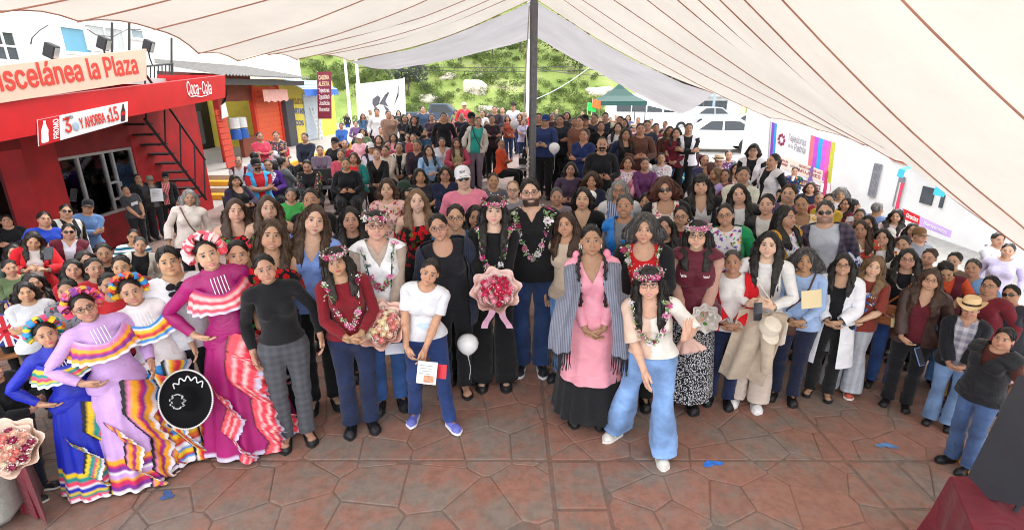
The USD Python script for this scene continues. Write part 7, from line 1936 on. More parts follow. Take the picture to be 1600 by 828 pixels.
P24 = folk(1259, 392, 'person in light blue sweater with white collar holding a manila envelope', (1222, 622), t='#9db6dc knit crew', l='#1a2038', hair='curly', hc='mix', arm='clasp', sk='d', fat=.2, shoes=('#0e0e10', .08, None))
P25 = folk(1322, 399, 'person in long white lab coat over black clothes wearing glasses', (1277, 618), t='#121214 scoop', o='#e6e6ea open.05 hem.95 off=.022', skirt=dict(mat=cloth('#e6e6ea'), waist=1.03, hem=.47, r0=(.15, .135), r1=(.25, .2), open_=.42, n=6, amp=.03, name='coat_tails'), l='#141416', w='glasses', hair='long', arm='clasp', lip=(.5, .15, .15), fat=.06, shoes=('#101012', .045, None))
P26 = folk(1381, 401, 'person in brown sports jersey and pale striped wide trousers with blue bag', (1310, 612), t='#7c3328 crew half ~.06 hem.86', l='#b4b6bc vstripes #a4a8b0 flare.07', hair='wavy', hc='light', arm='clasp', sk='l', fat=.16, lip=(.5, .14, .13), shoes=('#b8523e', .09, '#d8d0cc'))
P27 = folk(1421, 391, 'person in black top and jeans with pearl necklace and brown handbag', (1372, 604), t='#141218 crew', l='#2a4478 denim', w='glasses pearls', hair='long', arm='clasp', lip=(.5, .14, .14), fat=.12, shoes=('#101012', .16, None))
P28 = folk(1464, 422, 'person in brown leather jacket with black trousers holding a phone low', (1398, 634), t='#5a1a24 v', o='#38241e leather open.06 hem.84', l='#101014', w='glasses', hair='wavy', hc='brown', arm=('side', dict(base='clasplow', at=(.10, -.24, .9))), sk='m', fat=.14, shoes=('#0e0e10', .16, None))
P29 = folk(1524, 470, 'person in straw hat, checked shirt and dark jacket with light jeans', (1464, 664), sx='m', t='#b8b4bc plaid #7a7a8a collar', o='#16171d open.055 hem.86', l='#6f8cb4 denim flare.02', hair='short', hc='mix', arm='clasplow', sk='d', fat=.14, shoes=('#0d0d0f', .09, None), hd=(2, 0, 0))
straw_hat(P29)
folk(1583, 512, 'person in black puffer vest over brown shirt and blue jeans, rightmost in front', (1494, 728), sx='m', t='#4a2018 crew short', o='#121318 puffer open.0 none hem.88 off=.035', l='#48608a denim flare.008', hair='short', arm='back', turn=-30, sk='d', fat=.02, shoes=('#101012', .1, None))
folk(1546, 436, 'person in maroon jacket and glasses behind the straw hat', (1495, 640), sx='m', t='#6a1a26 collar', l=JEAN, w='glasses', hair='short', sk='d', fat=.2, turn=-25, arm='side')
folk(1571, 452, 'person in dark jacket and sunglasses behind the black puffer vest', (1532, 648), sx='m', t='#2c2e36 collar', hair='short', w='sung', sk='d', fat=.15, turn=-20, arm='side', l='#3a2a50')
folk(1517, 410, 'person in denim jacket right of the maroon vest with bowed head', (1478, 600), sx='m', t='#6f9ac8 denim collar', hair='short', hc='mix', sk='d', fat=.15, turn=-20, arm='side', l=JEANL)
folk(1473, 407, 'person with bowed head in maroon vest and red sleeves behind the brown leather jacket', (1440, 598), sx='m', t='#c8502e crew', o='#5c1626 open.0 none off=.02', hair='short', sk='m', turn=20, hd=(28, 0, 0), arm='phone', l=JEANL)

# ---------------------------------------------------------------- second and third rows
folk(366, 312, 'person in rose embroidered blouse with long brown hair, upper left of the three', (405, 560), t=ROSE, w='flounce', hair='long', hc='brown', lip=(.5, .18, .15), sk='l', arm='side', fat=.08)
folk(418, 307, 'person in rose embroidered blouse with highlighted hair before the green blouse', (452, 560), t=ROSE, w='flounce', hair='long', hc='high', lip=(.5, .2, .16), sk='l', arm='side', fat=.1)
folk(480, 295, 'person in plain black scoop top looking aside near the green blouse', (515, 540), t='#121214 scoop', hair='tied', turn=-20, sk='d', fat=.2, arm='side')
folk(541, 324, 'person half hidden in black between blue blouse and the white vest', (575, 585), t='#17171b crew', hair='long', sk='m', fat=.12, arm='side')
folk(647, 296, 'person in rose blouse with long fair hair behind the striped shawl', (668, 545), t=ROSE, w='flounce', hair='long:low', hc='light', sk='p', lip=(.55, .25, .2), smile=1, arm='side', fat=.05)
folk(719, 262, 'person in pink T-shirt with white lettered cap and sunglasses', (735, 500), sx='m', t='#e0829a crew short ~.03', w='sung cap=#e6e6ea captext=NY', hair='short', sk='p', arm='side', fat=.12)
folk(600, 280, 'person in pale pink blouse with short brown hair left of the rose blouse', (622, 500), t='#e0b8b0 floral #a06a70 crew', hair='bob', hc='brown', sk='l', turn=-18, fat=.15, arm='side')
folk(632, 284, 'person in black and green cap and white top behind the rose blouse', (648, 470), t='#d4d4d8 crew', w='cap=#20362c', hair='long', turn=60, sk='l', arm='side')
folk(906, 294, 'person in black with red lips and long hair beside the white balloon', (905, 530), t='#0f0f12 v', hair='long:back', lip=(.6, .03, .05), sk='l', fat=.02, arm='side')
folk(968, 305, 'person in bright blue puffer vest with grey sleeves', (965, 560), t='#7d8088 crew', o='#1f7fd8 open.02 none puffer off=.022', hair='tied', hc='mix', turn=-22, sk='d', fat=.15, arm='side')
folk(964, 282, 'person in white cardigan over striped blue blouse wearing glasses', (958, 500), t='#4a64a0 vstripes #aab4cc crew x2', o='#cfcfd2 open.08', w='glasses', hair='bob', hc='gray', sk='d', fat=.2, arm='side')
folk(1034, 280, 'person in black cardigan over floral top with tinted sunglasses', (1026, 520), t='#e8dcd4 floral #c86a78 scoop', o='#101013 open.08', w='sung', hair='curly', hc='red', sk='m', fat=.3, arm='side', lip=(.5, .15, .15))
folk(1087, 274, 'person in white shirt and black waistcoat behind the flower crown at right', (1080, 500), t='#d8d6d8 v', o='#111114 open.07 none hem.95 off=.018', hair='half:bangs', sk='l', lip=(.55, .2, .18), fat=.1, arm='side')
folk(1127, 321, 'person in white floral top with bright green shawl over one shoulder', (1115, 560), t='#dcdae0 floral #7a52a0 crew', o='#138a52 open.09 half hem.9 ~.05', w='glasses', hair='tied', sk='m', fat=.15, arm='side')
folk(1057, 324, 'person in dark red dress and glasses left of the maroon puffer vest', (1052, 540), t='#8a141e crew', w='glasses pearls', hair='tied', sk='m', fat=.15, arm='side')
folk(1031, 341, 'person in black top half hidden behind the grey haired black cardigan', (1028, 560), t='#141417 crew', hair='long', sk='d', arm='side', fat=.1)
folk(1145, 290, 'person in black leather jacket with very long straight hair', (1138, 510), t='#e0dede crew', o='#121216 leather open.05', hair='long:low', sk='l', lip=(.5, .2, .18), fat=.03, arm='side')
folk(1190, 306, 'person in black leather jacket with tied hair left of the mustard shawl', (1175, 530), t='#dcdad8 crew', o='#121216 leather open.05', hair='tail', sk='l', fat=.05, arm='side', turn=-10)
folk(1226, 322, 'person in mustard shawl and white scarf turned in profile', (1195, 560), t='#d8d4e0 floral #6a6ab0 crew', o='#c08a1e open.08 hem.8 ~.06', hair='half', turn=55, sk='d', fat=.2, arm='side')
folk(1281, 317, 'person in plaid jacket and grey T-shirt wearing dark sunglasses', (1258, 560), sx='m', t='#b4b8c2 crew ~.04', o='#2a2838 plaid #54485a open.075', w='sung', hair='short', hc='mix', beard=.5, sk='l', fat=.24, arm='back', l=JEAN)
folk(1247, 308, 'person in white blouse with yellow flowers behind the mustard shawl', (1230, 510), t='#e4dccc floral #d8a01e scoop x1.2', hair='crop', sk='d', fat=.2, arm='side', lip=(.5, .15, .15))
folk(1311, 354, 'person in blue and white print top in profile right of the plaid jacket', (1290, 560), t='#dfe2ee floral #2440a8 crew', hair='crop', turn=50, sk='d', fat=.2, arm='side')
folk(1341, 347, 'person in red floral blouse with long brown hair', (1315, 540), t='#c84a3e floral #f0e0d0 scoop x1.3', hair='long', hc='brown', sk='d', fat=.2, arm='side', lip=(.5, .12, .12))
folk(1379, 360, 'person in white blouse with black patterned vest at right', (1345, 545), t='#dcdadc crew', o='#e0dede floral #1c1c22 open.03 none off=.018 x1.2', hair='long', sk='m', lip=(.5, .15, .15), fat=.15, arm='side')
folk(741, 322, 'person half hidden in dark top between teal top and the centre bouquet', (748, 560), t='#1d1a20 crew', hair='long', sk='d', arm='side', fat=.1)
folk(797, 283, 'person with pale hair and glasses behind the centre couple', (805, 480), t='#8a8a92 crew', w='glasses', hair='crop', hc='blond', sk='p', arm='side', fat=.1)
folk(866, 294, 'person in grey top behind the garlanded black shirt, hair tied', (868, 490), t='#77707a crew', hair='tied', hc='mix', sk='d', arm='side', fat=.15)

# ---------------------------------------------------------------- the left side
folk(305, 299, 'person in cream turtleneck sweater with brown bag strap at left', (318, 470), t='#e2d6cc knit turtle ~.05', hair='bob', hc='gray', sk='d', fat=.2, arm='side')
strap_on(PEOPLE[-1], '#6a4a34')
folk(65, 363, 'person in bright red jacket looking at a phone at the far left', (90, 540), t='#d4c8c4 crew', o='#c41622 open.06', hair='long:mid', hc='dark', arm='phone', hd=(20, 0, 0), sk='m', fat=.15)
folk(85, 334, 'person in royal blue T-shirt before the red pillar', (105, 500), sx='m', t='#1a3ca8 crew short', hair='short', sk='d', fat=.15, arm='side', turn=20)
folk(117, 322, 'person in black and white striped jacket with sunglasses by the shop window', (135, 480), sx='m', t='#15151a vstripes #c8c4bc collar x.5', hair='short', w='sung', sk='m', fat=.2, arm='side', turn=20)
folk(122, 353, 'person in maroon vest and sunglasses with white sleeves by the shop window', (140, 520), sx='m', t='#c8c4d0 collar', o='#5c1626 open.03 none off=.02', hair='short', w='sung', sk='m', fat=.2, arm='side')
folk(147, 315, 'person in dark cap and light blue sweater with folded arms', (163, 460), sx='m', t='#5f7fae knit crew', w='cap=#16181e', hair='short', sk='d', fat=.12, arm='cross')
p_ = folk(184, 290, 'person in charcoal T-shirt with white print standing at the shop window', (225, 392), sx='m', t='#3a3b40 crew short ~.03', hair='short', sk='d', fat=.2, arm='clasplow', l='#1c1d22', turn=25)
patch(p_, [(-.07, 1.2), (.07, 1.2), (.07, 1.29), (-.07, 1.29)], flat((.6, .6, .6), .7), .02)
folk(214, 272, 'person in dark suit turned sideways beside the red wall', (238, 375), sx='m', t='#3a3a3e collar', o='#1a1b20 open.06', hair='short', sk='d', fat=.2, arm='side', turn=40, l='#17181c')
folk(235, 276, 'person in flat cap and glasses holding white papers by the red wall', (252, 372), sx='m', t='#6a6f78 collar', o='#3a3832 open.05', w='glasses cap=#8a8578', hair='short', hc='gray', sk='d', arm='hold', turn=25, l='#2a2a2e')
folk(262, 272, 'person in black jacket over red striped shirt and dark cap near the stair', (272, 368), sx='m', t='#b82a2e vstripes #d8a0a0 crew x2', o='#141418 open.05', w='cap=#14161c', hair='short', sk='d', arm='side', l='#17181c')
folk(210, 361, 'person in teal and white striped top with glasses at left', (235, 520), t='#e0e0e2 stripes #17607a crew', w='glasses', hair='tied', sk='d', fat=.2, arm='side')
folk(226, 374, 'person in black top and white cardigan with pulled back grey hair at left', (245, 540), t='#121215 crew', o='#cfc9bd open.06', hair='tied', hc='mix', sk='m', fat=.15, arm='side')
LC = [(180, 404, '#8a2430 crew', 'tied', 'person in dark red blouse directly above the turquoise dancer'), (152, 384, '#1a1a1e crew', 'tied', 'person in black blouse with pulled back hair below the maroon vest'), (124, 396, '#15161c crew', 'long', 'person in black top beside the dark red blouse group at left'), (137, 408, '#a8202c crew', 'tied', 'person in bright red top with pulled back hair above the lilac dancer'),
      (104, 410, '#c02230 v', 'long', 'person in scarlet neckline top left of the bright red top'), (92, 442, '#7d7a80 floral #4a4a52', 'tied', 'person in grey printed shawl above the blue dancer'), (12, 385, '#4a5a52 crew', 'wavy', 'person with wavy hair in green jacket and scarf at the left edge'), (5, 410, '#5a6a48 crew', 'tail', 'person in olive top below the green jacket at left edge'), (40, 432, '#16171c v', 'long', 'person in black leaning near the red jacket at left'), (160, 432, '#b8282e crew', 'tied', 'person in crimson between lilac and turquoise dancers'), (28, 446, '#cfd0d4 crew', 'bob', 'person in white blouse left of the grey printed shawl')]
for i, (u, v, tt, hr, lab) in enumerate(LC): folk(u, v, lab, None, t=tt, hair=hr, sk='md'[i % 2], w='scarf=#d8d4dc' if 'scarf' in lab else '', h=size_at(u) * 1.02, lip=(.45, .12, .12) if i % 3 else None)
folk(2, 338, 'person in black in the dark shop doorway at the left edge', None, sx='m', t='#101014 crew', hair='short', sk='d')
UKP = folk(22, 470, 'person in black holding a flag printed bag at the left edge', (45, 600), t='#121216 crew', hair='long', sk='m', arm='side', fat=.15)
c = on_y(11, 515, 4.3); ub = thing('flag_bag', c, 25, 'bag printed with a red, white and blue crossed flag at the left edge', 'bag')
obj('bag_body', box((-.13, -.03, -.15), (.13, .03, .15), .015), flat(srgb('#1d2f7a'), .7), ub)
for w_, c_, dz in ((.035, '#dcdce2', .0), (.018, '#c01c2c', .002)):
    for a0, b0 in (((-.13, -.15), (.13, .15)), ((-.13, .15), (.13, -.15)), ((-.13, 0), (.13, 0)), ((0, -.15), (0, .15))):
        d = np.array(b0) - np.array(a0); d = d / np.linalg.norm(d); n_ = np.array([-d[1], d[0]]) * w_ * (1 if 0 in a0 else .7); q_ = [np.array(a0) - n_, np.array(b0) - n_, np.array(b0) + n_, np.array(a0) + n_]; P_ = Polygon(q_).intersection(rect(-.13, -.15, .13, .15)); k_ = .0005 * ([.13, .15].index(.13)) + dz
        m = trimesh.creation.extrude_polygon(P_, .001, engine='earcut'); m.apply_transform(M4(rot([1, 0, 0], 90), (0, -.031 - dz - (.0012 if 0 in a0 else 0), 0))); obj('flag_print', m, flat(srgb(c_), .7), ub)
obj('handle', tube([(-.07, 0, .15), (-.06, 0, .27), (.06, 0, .27), (.07, 0, .15)], .008, 5), flat(srgb('#1d2f7a'), .7), ub)
BQ = folk(12, 560, 'person in black with white soled shoes carrying a rose bouquet in the left front corner', (62, 772), sx='m', t='#121215 crew', l='#1a2030 denim', hair='short', arm='hold', turn=50, sk='d', fat=.15, shoes=('#15161a', .09, '#dcd8cc'), pose=dict(side=-6))
bq = on_y(16, 700, 2.72); bouquet(bq, 20, 52, .13, ['#f0b4a0', '#e88a80', '#f0dcc0', '#a03058', '#f2c8b0'], '#f4dccb', 'bouquet of coral and cream roses in pale paper at the left edge', 5, None, 24)
gb = on_z(20, 815); bp = thing('backpack', (gb[0] - .12, gb[1] + .02, 0), -35, 'grey backpack with olive pocket and black piping in the bottom left corner', 'bag')
m = box((-.22, -.14, .02), (.22, .14, .52), .1); obj('bag_body', m, cloth('#a3a59f'), bp, 50); obj('pocket', box((-.17, -.2, .03), (.17, -.13, .2), .04), cloth('#4a4428'), bp, 50)
obj('piping', tube([(.2, -.145, .05), (.21, -.15, .25), (.17, -.15, .45), (0, -.15, .5), (-.17, -.15, .45)], .009, 6), flat((.02, .02, .022), .6), bp)

# held and worn things of the front rows
q14 = on_y(775, 455, P14.loc[1] - .36); bouquet(q14, 0, 42, .155, ['#e23a68', '#d42a58', '#f08aa0', '#c01a48', '#f0a4b4'], '#f0cfc6', 'round bouquet of pink and red roses in blush paper at the centre', 1, '#e8b4cc')
q11 = on_y(597, 508, VEST.loc[1] - .38); bouquet(q11, -6, 48, .15, ['#f2dcb0', '#f0b49a', '#f4c8b0', '#e8908a', '#f6e6c8'], '#f2cdbf', 'bouquet of cream and peach roses held before the white vest', 2)
q21 = on_y(1076, 545, P21.loc[1] - .30); bouquet(q21, 20, 150, .10, ['#e8d8d0', '#d8a8a8'], '#efc8bc', 'small wrapped bouquet hanging upside down at the dotted skirt', 3, None, 10)
q21b = on_y(1103, 497, P21.loc[1] - .28); bouquet(q21b, -30, 75, .085, ['#6a9a4a', '#e8e4dc'], '#ece6e0', 'small bouquet in white paper with green leaves beside the maroon vest', 4, None, 10)
def paper(u, v, y, w, h, rz, tilt, color, label, cat='paper', lines=True, pic=False):
    t = thing('paper_sheet', on_y(u, v, y), rz, label, cat); R_ = rot([1, 0, 0], tilt); obj('sheet', moved(sheet(np.array([[(x * w, -.012 * math.cos(x * 3), z * h) for x in np.linspace(-.5, .5, 7)] for z in (-.5, 0, .5)])), R_), flat(srgb(color), .7, var=.02), t)
    if lines:
        for k in range(4): obj('print_line', moved(box((-w * .35, -.016, h * (.3 - k * .12)), (w * (.3 - .08 * (k % 2)), -.0145, h * (.325 - k * .12))), R_), flat((.25, .25, .26)), t)
    if pic: obj('picture', moved(box((-.1 * w, -.017, -h * .42), (w * .38, -.0145, -h * .12)), R_), flat(srgb('#c08a6a'), var=.5, scale=40), t)
paper(667, 582, P1.loc[1] - .36, .16, .17, -12, -25, '#dedcdc', 'white leaflet with a small picture held by the leaning white T-shirt', pic=True)
paper(690, 580, P1.loc[1] - .33, .08, .11, -12, -20, '#c8303a', 'red edged card behind the white leaflet in the same hand', lines=False)
paper(618, 545, VEST.loc[1] - .25, .17, .09, 10, -40, '#d6d8e2', 'folded white paper under the peach rose bouquet', lines=False)
paper(1268, 467, P24.loc[1] - .27, .2, .15, 14, -14, '#d8c69c', 'manila envelope held against the light blue sweater', lines=False)
paper(1400, 503, P27.loc[1] - .26, .12, .08, 16, -10, '#e0cf98', 'yellow envelope sticking out over the brown handbag', lines=False)
paper(245, 305, on_z(252, 372)[1] - .3, .2, .24, 20, -20, '#d8d8da', 'white papers held by the flat cap near the red wall')
def phone(u, v, y, rz, tilt, c, label):
    t = thing('phone', on_y(u, v, y), rz, label, 'phone'); R_ = rot([1, 0, 0], tilt); obj('phone_body', moved(box((-.036, -.005, -.075), (.036, .005, .075), .004), R_), flat(srgb(c), .3), t); obj('phone_screen', moved(box((-.033, -.0065, -.07), (.033, -.0055, .07)), R_), flat((.02, .02, .025), .1), t)
phone(1184, 487, P23.loc[1] - .3, 5, -12, '#3a3c48', 'dark phone held flat against the white knit top'); phone(1437, 557, P28.loc[1] - .28, 20, -30, '#5a78b0', 'blue backed phone held low by the brown leather jacket'); phone(76, 396, on_z(90, 540)[1] - .3, 20, -40, '#2a2a30', 'dark phone in the hand of the bright red jacket')
belt_pack(P24, 'shoulder_bag', '#4a2f24', 'dark brown shoulder bag hanging below the manila envelope', 'bag', -1, .93)
belt_pack(P26, 'belt_bag', '#3a6fc0', 'bright blue belt bag hanging in front of the brown jersey', 'bag', -1, .95, (.15, .07, .1))
belt_pack(P27, 'handbag', '#a8622e', 'tan leather handbag hanging at the black top with pearls', 'bag', -1, .97, (.14, .08, .12))
belt_pack(P23, 'cream_bag', '#d8cfc0', 'cream crescent bag hanging beside the pale trousers', 'bag', 1, .86, (.09, .06, .12))
# the beige coat and cap over the arm
ct = thing('beige_coat', P23.loc, P23.rz, 'beige wool coat draped over the arm above the pale trousers', 'coat'); k = P23.k
G = np.array([[((-.16 + .36 * s - .10 * u + .015 * math.sin(s * 14)) * k, (-.29 + .05 * math.sin(s * 9 + u * 2) - .05 * (1 - (2 * u - 1) ** 2)) * k, (1.06 - .66 * u) * k) for s in np.linspace(0, 1, 22)] for u in np.linspace(0, 1, 14)])
obj('coat_cloth', cat_(sheet(G), sheet(G + np.array([0, .05, 0]))), cloth('#bfae9a'), ct, 50); obj('sleeve', tube([(.05 * k, -.34 * k, 1.02 * k), (.1 * k, -.36 * k, .8 * k), (.12 * k, -.34 * k, .55 * k)], [.05 * k, .055 * k, .045 * k], 10), cloth('#bfae9a'), ct)
cp = on_y(1203, 510, P23.loc[1] - .38); cpt = thing('held_cap', cp, 10, 'cream baseball cap held over the beige coat', 'cap'); m = lathe([(.08, -.03), (.085, .0), (.07, .05), (.03, .075), (.001, .08)], 18); obj('cap_dome', moved(m, rot([1, 0, 0], 40)), cloth('#d8cdbb'), cpt, 40); obj('peak', moved(sheet(np.array([[(.08 * math.sin(a) * (1 + .1 * q), -.08 * math.cos(a) - q * .06 * math.cos(a), -.03 - .01 * q) for a in np.linspace(-1, 1, 9)] for q in (0, 1)])), rot([1, 0, 0], 40)), cloth('#d8cdbb'), cpt, 40)
# writing and marks on clothes
M_INK, M_WHT = flat(srgb('#1d2a4a'), .7), flat(srgb('#e4dfda'), .7)
chest_text(P26, 'SACRAMENTO', 1.285, .034, .24, M_WHT, 0, .03); chest_text(P26, 'S', 1.12, .13, .09, M_WHT, -.05, .034); chest_text(P26, 'C', 1.10, .13, .09, flat(srgb('#3a5f9a'), .7), .035, .036)
for i in range(4): patch(P26, [(.05 + .02 * i, 1.21 + .012 * i), (.10 + .012 * i, 1.17), (.11, 1.20 + .01 * i)], flat(srgb(['#e4dfda', '#3a5f9a'][i % 2]), .7), .037 + .001 * i)
chest_text(VEST, 'PRESIDENTA', 1.30, .018, .06, M_INK, -.085, .034); chest_text(P21, 'Tejedoras', 1.275, .016, .055, M_WHT, .085, .05); chest_text(P21, 'Patria', 1.275, .018, .05, M_WHT, -.085, .05)
for s in (-1, 1):
    z = np.linspace(.97, 1.38, 12); x = s * np.linspace(.055, .10, 12); Q = np.stack([x, front_y(VEST.prims, x, np.minimum(z, 1.36)) - .034 - .05 * VEST.fat, z], 1); m = tube(Q, .006, 4); VEST.put('vest_piping', m.vertices, m.faces, weights(np.array(m.vertices)), M_INK)
P1t = [(-.06, 1.10), (-.02, 1.13), (.04, 1.12), (.06, 1.08), (.0, 1.06)]; patch(P1, P1t, flat(srgb('#b8cbe0'), .8, var=.2), .022)
balloon(731, 538, 4.15, .095, 'white balloon held low between the shawl and the black dress', .25); balloon(923, 307, 6.6, .075, 'white balloon behind the long haired black top, right of the mast', .3)
balloon(804, 195, 15.5, .13, 'white balloon at the back beside the white jacket over teal top', .5); balloon(866, 232, 11.5, .12, 'white balloon low behind the black vest right of the mast', .4); balloon(1034, 222, 13, .12, 'white balloon among the scarves at right back', .4); balloon(1012, 262, 11.5, .1, 'white balloon beside the red haired pink scarf', .4)

